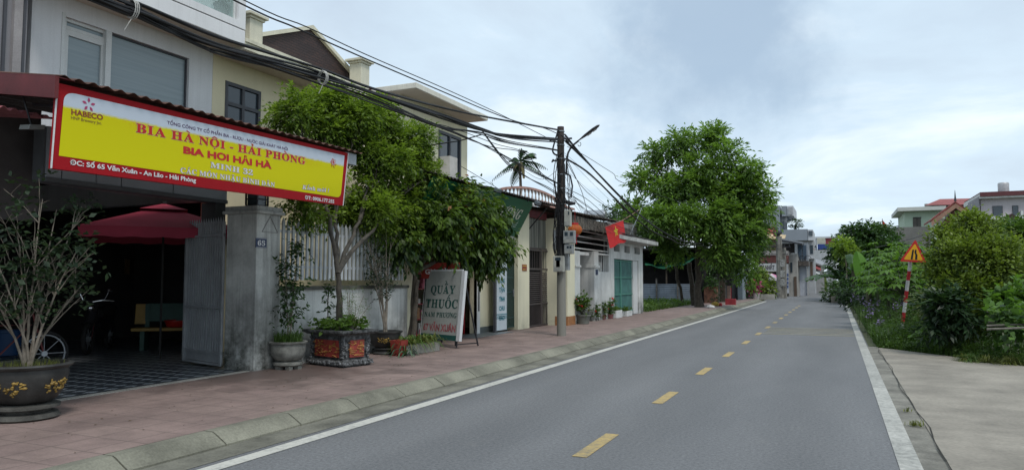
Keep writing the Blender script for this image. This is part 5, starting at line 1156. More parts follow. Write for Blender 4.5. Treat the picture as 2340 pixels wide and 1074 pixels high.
m,nt,b_=newmat('curtain_cloth');g=N(nt,'ShaderNodeNewGeometry');mp=N(nt,'ShaderNodeMapping');mp.inputs['Scale'].default_value=(1,9,.3);L(nt,g.outputs['Position'],mp.inputs[0]);nz_=N(nt,'ShaderNodeTexNoise',i_Scale=1.5,i_Detail=4.0);L(nt,mp.outputs[0],nz_.inputs['Vector']);cr_=N(nt,'ShaderNodeValToRGB');cr_.color_ramp.elements[0].position=.4;cr_.color_ramp.elements[0].color=(.06,.06,.05,1);cr_.color_ramp.elements[1].position=.62;cr_.color_ramp.elements[1].color=(.20,.20,.16,1);L(nt,nz_.outputs[0],cr_.inputs[0]);L(nt,cr_.outputs[0],b_.inputs['Base Color'])
mb.build('sheet',m,t,smooth=True);MB().box(XQ-.06,XQ-.02,q0,q1,zq+.0,zq+.035).build('rail',M_bg,t)
# building with pink balustrade behind the canopy
XR=-9.4;r0=onX(1150,470,XR).y;r1=onX(1292,470,XR).y
zb_=onX(1200,478,XR).z
t=thing('pink_terrace_house',(XR,(r0+r1)/2,.12),'low house behind the canopy with an arched pink balustrade on its roof terrace','house')
MB().box(XR-6,XR,19.0,r1+2.4,.12,zb_).build('wall',mat('dull_pink_render',(.25,.17,.15),.85,.2),t)
M_pk2=mat('pink_balustrade',(.42,.24,.20),.8,.2,4,streak=.3);mb=MB();top_=[];bt=[]
def balz(f): return zb_+.46+.32*math.sin(math.pi*min(1,f*1.15+.0))**.8
K_=22;yy=[r0+(r1+1.2-r0)*i/K_ for i in range(K_+1)]
for i in range(K_): mb.bar((XR-.1,yy[i],balz(i/K_)),(XR-.1,yy[i+1],balz((i+1)/K_)),.12,.07)
mb.box(XR-.2,XR+.05,r0-.1,r1+1.2,zb_,zb_+.12);mb.build('rail',M_pk2,t)
for i in range(K_):
    y=yy[i]+.1;h=balz((i+.4)/K_)-zb_-.15;mb=MB();mb.lathe([(.03,0),(.05,.04),(.02,.10),(.045,h*.5),(.02,h*.75),(.07,h)],(XR-.1,y,zb_+.12),8);mb.build('baluster',mat('baluster_white',(.5,.45,.42),.8),t,smooth=True)
p=onX(1262,468,XR+1.0);o=MB().box(p.x-.2,p.x+.1,p.y-1.2,p.y+.9,p.z-.12,p.z+.02).build('pink_ledge',M_pk2,t)
# areca palm
pp=onY(1190,432,30);pt=onY(1188,372,30);t=thing('areca_palm',(pp.x,30,.1),'single slender palm rising behind the pink balustrade','palm tree')
MB().tube([(pp.x,30,.1),(pp.x,30,4),pp,pt],[.09,.08,.07,.06],8).build('trunk',M_barkd,t,smooth=True)
Vs=[];shd=[]
fr_dirs=[(-1.0,.45),(-.8,1.1),(.15,1.8),(.75,1.0),(1.1,.5),(-1.0,-.1),(.9,-.1),(-.5,-.5)]
for fi,(dx_,dz_) in enumerate(fr_dirs):
    ln=1.35 if dz_>-.2 else .8;o=pt+Vector((0,0,0));d=Vector((dx_,random.uniform(-.8,.8),dz_)).normalized()
    for k in range(11):
        tk=(k+1)/11;P0=o+d*ln*tk+Vector((0,0,-.55*ln*tk*tk));tan=(d+Vector((0,0,-1.5*tk))).normalized()
        for s in(-1,1):
            sd2=tan.cross(Vector((0,0,1))).normalized()*s;D=(tan*.7+sd2*.8+Vector((0,0,-.5))).normalized();l_=.50*math.sin(math.pi*min(1,.25+tk*.7));w2=tan*.06
            Vs.append([P0-w2,P0+w2,P0+D*l_+w2*.3,P0+D*l_-w2*.3]);shd.append(.25+.2*random.random()+.3*(fi%3==0))
qmesh('crown',np.array([[list(x) for x in q] for q in Vs]),None,shd,leafmat('palm_leaf',(.008,.024,.008),(.04,.09,.025),.05,rough=.9),t)
mb=MB();mb.tube([pt+Vector((.05,0,.05)),pt+Vector((.18,-.1,-.25)),pt+Vector((.24,-.1,-.75))],[.03,.09,.05],7);mb.tube([pt+Vector((-.05,0,0)),pt+Vector((-.2,-.1,-.2)),pt+Vector((-.28,-.1,-.4))],[.03,.06,.02],7);mb.build('dry_frond',mat('dry_frond',(.22,.19,.09),.9,.4,20,.6),t)

# ================= WHITE HOUSE WITH TEAL GATE =================
XH=-7.5
Y=lambda px,py=640:onX(px,py,XH).y
Zh=lambda px,py:onX(px,py,XH).z
t=thing('cream_corner_pier',(XH,21.1,.12),'cream yellow wall pier with an orange tile foot just right of the utility pole','wall')
y0=onX(1297,745,XH).y;y1=Y(1314,700);mb=MB();mb.box(-9.0,XH,y0,y1,.12,Zh(1305,500));mb.build('pier',M_yel2,t)
MB().box(XH-.4,XH+.012,y0-.012,y1,.12,Zh(1305,722)).build('tile_foot',mat('orange_tile',(.33,.15,.06),.5,.2,9),t)
t=thing('teal_gate_house',(XH,26,.12),'low white house with a teal folding gate and square vents under a flat slab','house')
yw0=Y(1368,700);yw1=onX(1470,714,XH).y;zsl=onX(1470,562,XH).z
d0_,d1_=Y(1404,680),Y(1460,680);dz=Zh(1405,591)
vents=[(Y(1403,565),Y(1416,565)),(Y(1427,567),Y(1439,567)),(Y(1450,569),Y(1462,569))]
vz0,vz1=Zh(1403,574),Zh(1403,557)
gy0,gy1=yw0+.03,Y(1391,600);gz0,gz1=Zh(1380,621),Zh(1380,583)
zl_=Zh(1391,585)
mb=MB();mb.wall((XH,yw0,.12),(0,1,0),(0,0,1),gy1+.05-yw0,gz1+.05-.12,.2,[(gy0-yw0,gy1-yw0,gz0-.12,gz1-.12)])
mb.wall((XH,gy1+.052,.12),(0,1,0),(0,0,1),yw1-gy1-.052,zsl-.12,.2,[(d0_-gy1-.052,d1_-gy1-.052,0,dz-.12)]+[(a_-gy1-.052,b_-gy1-.052,vz0-.12,vz1-.12) for a_,b_ in vents])
mb.box(XH-5,XH-.2,yw1-.2,yw1,.12,zsl);mb.box(XH-5,XH-4.8,yw0,yw1-.2,.12,zsl)
mb.build('wall',M_whitew,t)
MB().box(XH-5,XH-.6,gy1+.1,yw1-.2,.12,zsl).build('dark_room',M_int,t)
ys0=onX(1425,532,-6.9).y;ys1=onX(1504,548,-6.9).y
mb=MB();mb.box(XH-5,-6.9,ys0-.5,ys1,zsl+.001,zsl+.15);mb.build('roof_slab',mat('slab_white_stained',(.45,.45,.43),.9,.15,2,.2,streak=.5),t,bevel=.01)
mb=MB();mb.corr((-6.95,ys0-.5,zsl+.20),(0,1,0),(-1,0,.1),ys1-ys0+.3,4.5,.02,.17);mb.build('roof_sheet',mat('dark_roof_sheet',(.05,.045,.045),.8,.4,5),t)
M_teal=mat('teal_gate_paint',(.06,.165,.15),.5,.15,3,.05,streak=.25)
gt=thing('teal_folding_gate',(XH-.12,(d0_+d1_)/2,.12),'teal corrugated folding steel gate in the white house front','gate')
dm=Y(1450,680)
mb=MB();mb.corr((XH-.12,d0_,.14),(0,1,0),(0,0,1),dm-d0_,dz-.14,.018,.11,n=(1,0,0));mb.build('leaf',M_teal,gt)
mb=MB()
for z in(.3,.95,1.6,dz-.06): mb.box(XH-.10,XH-.08,d0_,dm,z-.02,z+.02)
mb.box(XH-.10,XH-.07,d0_+(dm-d0_)*.38,d0_+(dm-d0_)*.42,.14,dz);mb.build('rail',mat('teal_rail',(.07,.24,.19),.5),gt)
mb=MB();mb.box(XH-.15,XH-.05,dm+.01,d1_,.13,dz-.002);mb.build('white_side_door',M_wframe,t)
# gate recess
pL0,pL1=Y(1315,700),Y(1326,700);pR0=Y(1347,700);zp_=Zh(1358,580)
mb=MB();mb.box(XH-.25,XH,y1+.005,pL1,.12,Zh(1320,573));mb.box(XH-.25,XH+.04,y1+.003,pL1+.02,Zh(1320,610),Zh(1320,606));mb.box(XH-1.3,XH-.001,pL1+.001,pR0,Zh(1335,583),Zh(1335,576));mb.build('gate_pier',M_whitew,t)
mb=MB();ypr=Y(1358,700);mb.box(XH-1.0,XH+.01,ypr,yw0-.002,.12,Zh(1364,575));mb.box(XH-.3,XH+.06,ypr-.03,yw0+.0,Zh(1364,612),Zh(1364,607));mb.build('gate_pier',M_whitew,t)
a_=onX(1361,628,XH+.01);b2=onX(1366,616,XH+.01);pl=MB();pl.box(XH+.01,XH+.02,a_.y,b2.y,a_.z,b2.z);pl=pl.build('number_plate',mat('plate_blue',(.02,.035,.09),.4),t)
XO2=XH-.95
t=thing('arched_white_gate',(XO2,24.0,.12),'narrow pale grey gate with an arched spiked top and round scrolls beside the white house','gate')
ga,gb=onX(1325,700,XO2).y,onX(1348,700,XO2).y+.1;zg_=onX(1335,600,XO2).z;M_gp=mat('pale_gate_paint',(.22,.25,.29),.5,.1)
mb=MB();K_=10;pts=[(XO2,ga+(gb-ga)*i/K_,zg_-.35+.35*math.sin(math.pi*(.15+.7*i/K_))) for i in range(K_+1)]
mb.tube(pts,.03,6);mb.box(XO2-.03,XO2+.03,ga,ga+.06,.14,zg_-.2);mb.box(XO2-.03,XO2+.03,gb-.06,gb,.14,zg_-.2);mb.box(XO2-.03,XO2+.03,ga,gb,.75,.82);mb.build('frame',mat('pale_frame_paint',(.5,.52,.53),.5),t)
MB().box(XO2-.02,XO2-.01,ga+.05,gb-.05,.14,zg_-.12).build('panel',M_gp,t)
mb=MB()
for i in range(5):
    y=ga+(gb-ga)*(i+.5)/5;mb.bar((XO2,y,zg_-.1),(XO2,y,zg_+.22),.02)
for z in(1.0,1.25,1.5): 
    q=[(XO2+.02,(ga+gb)/2+.13*math.cos(k*.52),z+.13*math.sin(k*.52)) for k in range(13)];mb.tube(q,.012,5,cap=False)
for k in range(4):
    mb.bar((XO2+.01,ga+(gb-ga)*k/4,.2),(XO2+.01,ga+(gb-ga)*(k+1)/4,.7),.02);mb.bar((XO2+.01,ga+(gb-ga)*(k+1)/4,.2),(XO2+.01,ga+(gb-ga)*k/4,.7),.02)
mb.build('scroll',M_wframe,t)
# window grille with white curtain
t=thing('barred_window',(XH-.1,(gy0+gy1)/2,gz0),'small barred opening with crumpled white cloth beside the arched gate','window')
mb=MB()
for i in range(6):
    y=gy0+(gy1-gy0)*(i+.5)/6;mb.box(XH-.12,XH-.10,y-.012,y+.012,gz0,gz1)
mb.build('bar',M_wframe,t);mb=MB();mb.corr((XH-.3,gy0,gz0),(0,1,0),(0,0,1),gy1-gy0,(gz1-gz0)*.6,.05,.35,n=(1,0,0));mb.build('cloth',mat('white_cloth',(.5,.5,.48),.9,.2,12,.6,14),t)
# pergola with white pipes
t=thing('pipe_pergola',(XH-.1,23.5,2.3),'open screen of white horizontal pipes under a dark sheet roof','pergola')
zz=[onX(1330,py,XH).z for py in(527,540,553,568)];yp1=Y(1391,540)
mb=MB()
for z in zz: mb.tube([(XH-.05,y1+.02,z),(XH-.05,gy1+.05,z)],.022,6)
mb.build('pipe',M_wframe,t)
mb=MB();mb.box(XH-.12,XH-.06,y1+.01,y1+.07,Zh(1320,573),3.6);mb.box(XH-.12,XH-.06,gy1-.02,gy1+.04,gz1+.05,3.6);mb.build('post',M_dkgrey,t)
XK=-7.2;ra=onX(1322,487,XK);rb=onX(1400,503,XK);mb=MB();mb.corr((XK,ra.y-.3,ra.z),(0,1,(rb.z-ra.z)/(rb.y-ra.y)),(-1,0,.16),rb.y-ra.y+3.2,3.2,.02,.17);mb.build('roof_sheet',mat('old_brown_sheet',(.09,.075,.06),.85,.4,5),t)
mb=MB();mb.box(XK-.15,XK-.1,ra.y-.2,rb.y+2.8,ra.z-.42,ra.z-.07)
mb.build('fascia',mat('weathered_board',(.13,.12,.10),.9,.4,8,.5,streak=.7),t)
mb=MB()
for i in range(60):
    y=ra.y+(rb.y+2.4-ra.y)*random.random();h=random.uniform(.1,.45);mb.tube(curve((XK-.06,y,ra.z-.1),(XK-.05+random.uniform(-.05,.05),y+random.uniform(-.15,.15),ra.z-.12-h),0,3,.03),.008,4)
mb.build('hanging_roots',mat('dry_roots',(.22,.20,.17),.95),t)
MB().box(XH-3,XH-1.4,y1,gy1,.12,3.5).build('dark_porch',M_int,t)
# lantern
p=onX(1314,525,-7.0);t=thing('red_lantern',(p.x,p.y,p.z-.2),'round orange red paper lantern hanging beside the utility pole','lantern')
mb=MB();mb.sphere(p,.21,18,12,(1,1,.78));mb.build('shade',mat('lantern_cloth',(.5,.10,.02),.6,.15,6),t,smooth=True)
mb=MB();mb.lathe([(.1,-.21),(.1,-.17),(.11,-.17),(.11,.17),(.1,.2)],p,12);mb.tube([p+Vector((0,0,.2)),p+Vector((0,0,.6))],.006,4)
for k in range(7): mb.bar(p+Vector((.04*math.cos(k),.04*math.sin(k),-.2)),p+Vector((.05*math.cos(k),.05*math.sin(k),-.42)),.012)
mb.build('tassel_and_cap',mat('lantern_red',(.45,.02,.02),.6),t)
mb=MB()
for k in range(12):
    a_=k*math.pi/6;mb.tube([p+Vector((math.cos(a_)*.212*math.sin(q),math.sin(a_)*.212*math.sin(q),.166*math.cos(q))) for q in [.3+j*.42 for j in range(7)]],.005,4)
mb.build('rib',mat('lantern_rib',(.5,.25,.03),.6),t)
# flag
fa=onX(1430,508,-7.0);fp0=onX(1455,490,XH+.02);dfl=onX(1384,516,-6.55)
t=thing('national_flag',dfl,'red flag with a yellow star on a slanted pole over the white house front','flag')
pb0=onX(1440,560,XH);pole0=Vector((XH,onX(1437,520,XH).y,onX(1437,520,XH).z));tipp=onX(1384,517,-6.6)
P00=onX(1383,518,-6.7);P10=onX(1424,503,-7.05);P11=onX(1431,551,-7.0);P01=onX(1393,567,-6.75)
K_=10;J=8;V=[];Fc=[]
def fpt(s,q,o=0): 
    a_=P00.lerp(P10,s);b_=P01.lerp(P11,s);r_=a_.lerp(b_,q);n__=Vector((.4,-.9,0));return r_+n__*(.035*math.sin(s*7+q*2)*q+o)+Vector((0,0,-.03*math.sin(s*9)*q))
for i in range(K_+1):
    for j in range(J+1): V.append(fpt(i/K_,j/J))
for i in range(K_):
    for j in range(J): a0=i*(J+1)+j;Fc.append((a0,a0+1,a0+J+2,a0+J+1))
mb=MB();mb.add(V,Fc);fcl=mb.build('cloth',mat('flag_red',(.62,.012,.012),.7,.08,4,.05,fine=.02),t,smooth=True)
for so_ in(1,):
    mb=MB();V=[]
    for k in range(10):
        r_=.30 if k%2==0 else .125;a_=math.pi/2+k*math.pi/5;V.append(fpt(.5+r_*.72*math.cos(a_)*.62,.40-r_*.95*math.sin(a_),.006))
    ctr=fpt(.5,.40,.006);mb.add(V+[ctr],[(k,(k+1)%10,10) for k in range(10)]);mb.build('star',mat('flag_yellow',(.75,.55,.02),.6,.03,1,0),fcl)
ex=(P00-P10).normalized();mb=MB();mb.tube([P00+ex*.08,P10,onX(1460,480,XH)+Vector((0,0,-.0))],.012,6);mb.build('pole',mat('flag_pole',(.3,.15,.12),.6),t)
# potted flowers along the wall
def flowerpot(px,py,w,h,name,label,m,fl,lw_=.13,nleaf=34,H=.5,grp=None,flowers=7,sq=False,tab=.12):
    p=onZ(px,py,.12);p.z=.12;t=thing(name,p,label,'plant pot' if H<1.2 else 'shrub',grp)
    mb=MB()
    if sq: mb.box(p.x-w*.6,p.x+w*.6,p.y-w,p.y+w,.12,.12+h)
    else: mb.lathe([(w*.68,0),(w*.75,.01),(w*.95,h*.85),(w*1.05,h*.86),(w*1.05,h),(w*.9,h),(w*.85,h*.85)],p,20)
    mb.build('pot',m,t,smooth=not sq);MB().lathe([(.001,h*.88),(w*.86,h*.88)],p,12).build('soil',M_soil,t) if not sq else None
    st=MB();tips=[]
    for i in range(nleaf//4):
        e_=p+Vector((random.uniform(-1,1)*w*1.1,random.uniform(-1,1)*w*1.3,h+H*random.uniform(.4,1)));q=curve(p+Vector((random.uniform(-.4,.4)*w,random.uniform(-.4,.4)*w,h*.85)),e_,0,4,.02);st.tube(q,.007,4);tips+=[q[2],q[3],e_]
    st.build('stem',M_barkd,t);tipleaves(t,tips,2,.12,6,lw_,lw_*.4,L_mid,name='foliage',jit=.05)
    if flowers:
        mb=MB()
        for e_ in random.sample(tips,min(flowers,len(tips))):
            for k in range(5): mb.sphere(e_+Vector((random.uniform(-.05,.05),random.uniform(-.05,.05),.05+random.uniform(-.03,.04))),.025,6,4)
        mb.build('flower',fl,t)
    return t
M_fr=mat('flower_red',(.55,.04,.03),.6,.2,20);M_fpk=mat('flower_pink',(.55,.06,.22),.6,.2,20);M_potg=mat('grey_clay_pot',(.13,.135,.12),.8,.25,5);M_potp=mat('pink_clay_pot',(.25,.10,.10),.75,.2,5)
flowerpot(1332,740,.25,.30,'flower_pot','large grey pot of red flowering plants beside the cream pier',M_potg,M_fr,H=.62,nleaf=60,flowers=5)
flowerpot(1377,730,.14,.16,'flower_pot','dull pink pot with a red flower right of the big grey pot',M_potp,M_fr,H=.5,nleaf=36,flowers=4,grp='flower pots in front of the white wall')
flowerpot(1394,728,.13,.16,'flower_pot','small pinkish pot of red flowers next to the white foam box',M_potp,M_fr,H=.55,nleaf=40,flowers=5,grp='flower pots in front of the white wall')
flowerpot(1358,733,.12,.10,'flower_plant','leafy flowering plant against the white wall between the grey and pink pots',M_potg,M_fr,H=.5,nleaf=36,flowers=4)
M_foam=mat('white_foam_box',(.62,.63,.62),.8,.08,6)
def foam(px0,px1,py,h,lab):
    a_=onZ(px0,py,.12);b_=onZ(px1,py-2,.12);t=thing('foam_box',a_,lab,'planter');yy0,yy1=a_.y,b_.y;x=-7.32
    mb=MB();mb.box(x-.35,x,yy0,yy1,.121,.12+h);mb.build('box',M_foam,t,bevel=.01);MB().box(x-.31,x-.04,yy0+.04,yy1-.04,.12+h,.125+h).build('soil',M_soil,t)
    n=70;C=np.stack([x-.3+.26*rng.random(n),yy0+(yy1-yy0)*rng.random(n),np.full(n,.12+h)],1);V,_=sprays(C,nrm(rng.normal(0,.5,(n,3))+[0,0,1.0]),.14,6,.07,.03,.2);qmesh('herbs',V,None,.4+.3*rng.random(len(V)),L_mid,t)
foam(1404,1433,727,.27,'long white foam planter box of herbs before the teal gate');foam(1434,1450,723,.2,'smaller white foam planter box nearest the teal gate right jamb')
# ================= UTILITY POLE, LAMP, METERS, CABLES =================
PX0,PY0=-6.28,17.0
zt=onX(1284,292,PX0).z
t=thing('utility_pole',(PX0,PY0,.12),'weathered round concrete utility pole strung with cables between the brown gate and the road','utility pole')
m,nt,b_=newmat('pole_concrete');g=N(nt,'ShaderNodeNewGeometry');sx=N(nt,'ShaderNodeSeparateXYZ');L(nt,g.outputs['Position'],sx.inputs[0])
n_=N(nt,'ShaderNodeTexNoise',i_Scale=4.0,i_Detail=7.0,i_Roughness=.7);mp=N(nt,'ShaderNodeMapping');mp.inputs['Scale'].default_value=(3,3,.5);L(nt,g.outputs['Position'],mp.inputs[0]);L(nt,mp.outputs[0],n_.inputs['Vector'])
a_=N(nt,'ShaderNodeMath',operation='MULTIPLY_ADD');a_.inputs[1].default_value=1.6;L(nt,n_.outputs[0],a_.inputs[0]);L(nt,sx.outputs[2],a_.inputs[2])
r_=N(nt,'ShaderNodeMapRange');r_.inputs[1].default_value=2.4;r_.inputs[2].default_value=3.6;L(nt,a_.outputs[0],r_.inputs[0])
mx=N(nt,'ShaderNodeMix',data_type='RGBA');mx.inputs[6].default_value=(.20,.195,.17,1);mx.inputs[7].default_value=(.055,.045,.04,1);L(nt,r_.outputs[0],mx.inputs[0]);L(nt,mx.outputs[2],b_.inputs['Base Color']);b_.inputs['Roughness'].default_value=.9;bp_=N(nt,'ShaderNodeBump',i_Strength=.5,i_Distance=.02);L(nt,n_.outputs[0],bp_.inputs['Height']);L(nt,bp_.outputs[0],b_.inputs['Normal']);M_pole=m
MB().tube([(PX0,PY0,.1),(PX0,PY0,2.5),(PX0,PY0,zt)],[.115,.105,.085],16).build('shaft',M_pole,t,smooth=True)
mb=MB()
for z in(4.9,4.55,4.15,3.8,3.4,2.9,2.4,zt-.12):
    mb.tube([(PX0,PY0,z-.012),(PX0,PY0,z+.012)],.102,14)
mb.build('steel_band',M_galv,t)
mb=MB();z=4.45;mb.bar((PX0-.3,PY0,5.05),(PX0+.3,PY0,5.05),.04)
for z in(5.05,4.5):
    for s in(-1,1): mb.tube([(PX0+s*.1,PY0-.05,z),(PX0+s*.16,PY0-.16,z),(PX0+s*.16,PY0-.2,z-.05)],.02,6);mb.sphere((PX0+s*.15,PY0-.14,z),.035,8,6)
mb.build('cable_clamp',M_darkm,t)
q=onY(1283,605,16.88);mb=MB();a=onY(1275,637,16.87);mb.tube([(PX0,PY0,1.72),(PX0,PY0,1.84)],.113,14);mb.build('paper_notice',mat('notice_white',(.5,.5,.5),.7,.3,9),t)
MB().tube([(PX0,PY0,1.85),(PX0,PY0,1.90)],.112,14).build('yellow_notice',mat('notice_yellow',(.35,.32,.05),.7,.3,9),t)
# meters
def meter(px0,py0,px1,py1,Yf,d,label,m,wins=(),side=0):
    a=onY(px0,py0,Yf);b=onY(px1,py1,Yf);t=thing('meter_box',((a.x+b.x)/2,Yf,b.z),label,'meter box','meter boxes strapped to the utility pole')
    MB().box(a.x,b.x,Yf,Yf+d,b.z,a.z).build('box',m,t,bevel=.008);W=b.x-a.x;H=a.z-b.z
    if wins:
        mb=MB()
        for (u0,v0,u1,v1) in wins: mb.box(a.x+W*u0,a.x+W*u1,Yf-.004,Yf-.001,a.z-H*v1,a.z-H*v0)
        mb.build('dial_window',M_glassd,t)
    mb=MB();mb.box(a.x+W*.1,b.x-W*.1,Yf-.006,Yf-.001,b.z+H*.05,b.z+H*.3);mb.build('lower_cover',mat('meter_cover',(.28,.28,.26),.6,.2,6),t);return t
M_mt=mat('meter_cream',(.36,.36,.32),.6,.15,5,streak=.3);M_mg=mat('meter_grey',(.27,.28,.28),.6,.2,5,streak=.3)
meter(1289,480,1303,517,16.8,.12,'tall narrow cream meter box, topmost on the pole',M_mt,[(.65,.1,.85,.3)])
meter(1287,527,1312,556,16.78,.14,'square grey meter box with two dark dials below the tall cream one',M_mg,[(.12,.12,.42,.42),(.62,.12,.9,.42)])
meter(1289,558,1309,580,16.8,.12,'small grey meter box with one dial, third from the top of the pole',M_mg,[(.3,.2,.55,.45),(.62,.2,.85,.45)])
tm=meter(1264,585,1287,621,16.74,.14,'lowest meter box on the pole, cream with a blue and white label',M_mt,[(.2,.1,.75,.28)])
a=onY(1282,586,16.73);b=onY(1290,621,16.73)
mb=MB();mb.box(PX0-.04,PX0+.06,16.74,16.76,a.z-.32,a.z-.02);mb.build('label_sheet',mat('label_blue_white',(.28,.33,.45),.6,.5,40),tm)
a=onY(1298,585,16.9);mb=MB();mb.box(PX0+.12,PX0+.2,16.95,17.1,a.z-.35,a.z+.5);mb.build('cable_duct',M_mg,t)
MB().box(PX0-.16,PX0-.09,16.85,17.0,2.25,2.75).build('back_plate',M_galv,t)
# street lamp
t=thing('street_lamp',(PX0+.12,PY0-.02,4.1),'black curved arm street lamp mounted near the top of the near pole','street lamp')
o=lambda px,py:onY(px,py,PY0-.05)
pts=[o(1294,400),o(1295,370),o(1298,350),o(1306,335),o(1322,322)];MB().tube(pts,.025,8).build('arm',M_darkm,t,smooth=True)
a=o(1320,323);b=o(1370,286);d=(b-a);ln=d.length;d.normalize();nn=Vector((0,1,0));up=d.cross(nn).normalized();up=up if up.z>0 else -up
mb=MB();prof=[(0,.03),(.12,.035),(.35,.07),(.7,.085),(.92,.065),(1.0,.02)];V=[];F=[]
for s,w_ in prof:
    c=a+d*ln*s
    for uu,vv in((1,-.3),(1,.3),(.4,1),(-.4,1),(-1,.3),(-1,-.3)): V.append(c+nn*w_*uu+up*w_*.45*vv)
for i in range(5):
    for k in range(6): F.append((i*6+k,i*6+(k+1)%6,(i+1)*6+(k+1)%6,(i+1)*6+k))
F+=[tuple(range(6)),tuple(range(30,36))];mb.add(V,F);hd=mb.build('lamp_head',M_darkm,t,smooth=True)
mb=MB()
for s in(.5,.75): c=a+d*ln*s-up*.032;mb.slab(c-d*.06-nn*.045,d*.12,nn*.09,up*-.006)
mb.build('led_lens',mat('lens',(.4,.38,.36),.3),hd)
c=o(1324,330);MB().tube([c+Vector((.04*math.cos(q),0,.05*math.sin(q))) for q in [1.5-.45*k for k in range(11)]],.008,5).build('scroll',M_darkm,t)
# lower dark insulator box / coil
c=o(1302,463);t=thing('cable_splice_box',c,'black cable splice box hanging off the pole under the lamp','cable box')
mb=MB();mb.tube([c+Vector((-.18,0,.06)),c+Vector((0,0,-.02)),c+Vector((.14,0,-.03))],[.03,.06,.03],8);mb.build('box',M_darkm,t,smooth=True)
mb=MB();mb.tube([o(1292,395),o(1303,402),o(1308,425),o(1305,452)],.022,6);mb.build('loop_cable',M_darkm,t)
M_cab=mat('black_cable',(.012,.012,.014),.6,.1,3,0);M_thin=mat('thin_cable',(.03,.03,.033),.6,.1,3,0)
def smooth(pts,k=6):
    P=[Vector(p) for p in pts];out=[]
    for i in range(len(P)-1):
        p0=P[max(i-1,0)];p1=P[i];p2=P[i+1];p3=P[min(i+2,len(P)-1)]
        for j in range(k):
            t_=j/k;out.append(.5*((2*p1)+(-p0+p2)*t_+(2*p0-5*p1+4*p2-p3)*t_*t_+(-p0+3*p1-3*p2+p3)*t_**3))
    out.append(P[-1]);return out
def cable(px,X,r,label,m=None,group=None,name='overhead_cable',strands=1,spread=.0,X1=None,pre=None,wob=.0):
    """one cable (or twisted bundle) along the street; px = points of its centre line"""
    n=len(px);P=[]
    if pre: P+=pre
    for i,(x,y) in enumerate(px):
        xx=X if X1 is None else X+(X1-X)*i/(n-1);P.append(onX(x,y,xx))
    mb=MB();S=smooth(P)
    for s in range(strands):
        oy=random.uniform(-spread,spread);oz=random.uniform(-spread,spread);ph=random.random()*6
        mb.tube([p+Vector((oy*math.cos(i*.25+ph),0,oz*math.sin(i*.21+ph)))+Vector((0,0,wob*math.sin(i*.5+ph))) for i,p in enumerate(S)],r*random.uniform(.8,1.2),6)
    return mb.build(name,m or M_cab,label=label,cat='cable',group=group,smooth=True)
XC0=-6.05
def back(px,X): p=onX(*px,X);return [Vector((X,p.y-9,p.z+.55)),Vector((X,p.y-4,p.z+.15))]
cable([(225,2),(303,22),(480,98),(620,140),(738,176),(850,213),(1000,262),(1100,296),(1165,312),(1276,321)],XC0,.0135,'thick black cable bundle sagging across the white and yellow house fronts',strands=9,spread=.065,X1=-6.25,pre=back((225,2),XC0))
cable([(240,-12),(310,8),(480,78),(620,122),(738,160),(850,203),(1000,244),(1110,267),(1276,297)],XC0,.016,'upper heavy black cable ending at the top of the near pole',strands=4,spread=.025,X1=-6.25,pre=back((240,-12),XC0))
cable([(200,-6),(300,28),(480,112),(620,151),(738,188),(850,224),(1000,287),(1090,302),(1160,325),(1276,345)],XC0,.009,'lower thin strands of the cable bundle that end below the lamp arm',strands=5,spread=.035,X1=-6.25,pre=back((200,-6),XC0))
cable([(555,0),(700,62),(838,126),(1000,196),(1110,246),(1200,290),(1283,332)],-6.3,.010,'upper one of the two thin wires crossing the open sky',pre=back((555,0),-6.3),group=None)
cable([(532,0),(680,66),(838,136),(1000,205),(1110,252),(1180,278),(1240,292),(1283,310)],-6.2,.010,'lower one of the two thin wires crossing the open sky',pre=back((532,0),-6.2))
cable([(480,117),(620,155),(850,232),(1010,290),(1110,335),(1180,375),(1283,424)],-6.1,.009,'thin wire dropping from the bundle to the middle of the pole',strands=3,spread=.03)
cable([(1000,330),(1050,322),(1100,308)],-7.5,.014,'short black cable joining the bundle from the cream house',X1=-6.2,pre=[Vector((-10.9,14.2,4.4))])
cable([(1000,285),(1120,330),(1200,350),(1240,400),(1283,430)],-6.25,.007,'loose slack wire hanging left of the pole',strands=2,spread=.05,wob=.02)
cable([(1100,297),(1160,372),(1210,408),(1250,430),(1276,447)],-6.25,.010,'pair of wires running down behind the palm to the pole',strands=2,spread=.03)
cable([(1053,380),(1090,402),(1140,432)],-7.5,.006,'faint wire from the cream house down to the pharmacy canopy',X1=-7.5,pre=[Vector((-10.9,onX(1050,378,-10.9).y,onX(1050,378,-10.9).z))])
cable([(1195,388),(1240,410),(1280,383)],-6.3,.006,'slack loop of wire just left of the pole',pre=None)
def ztie(px,py,X):
    c=onX(px,py,X);mb=MB()
    for k in range(3): mb.tube([c+Vector((.07*math.cos(q),.02*k-.02,.09*math.sin(q))) for q in [i*math.pi/6 for i in range(13)]],.006,4,cap=False)
    mb.tube([c+Vector((0,0,-.08)),c+Vector((.02,-.05,-.15)),c+Vector((0,-.08,-.23))],.004,4);return mb
ztie(303,22,XC0).build('cable_tie',mat('tie_white',(.4,.4,.38),.7),label='white wire tie around the bundle in front of the white house window',cat='cable tie')
ztie(738,178,XC0).build('cable_tie',mat('tie_white',(.4,.4,.38),.7),label='white wire tie around the bundle above the bright green tree',cat='cable tie')
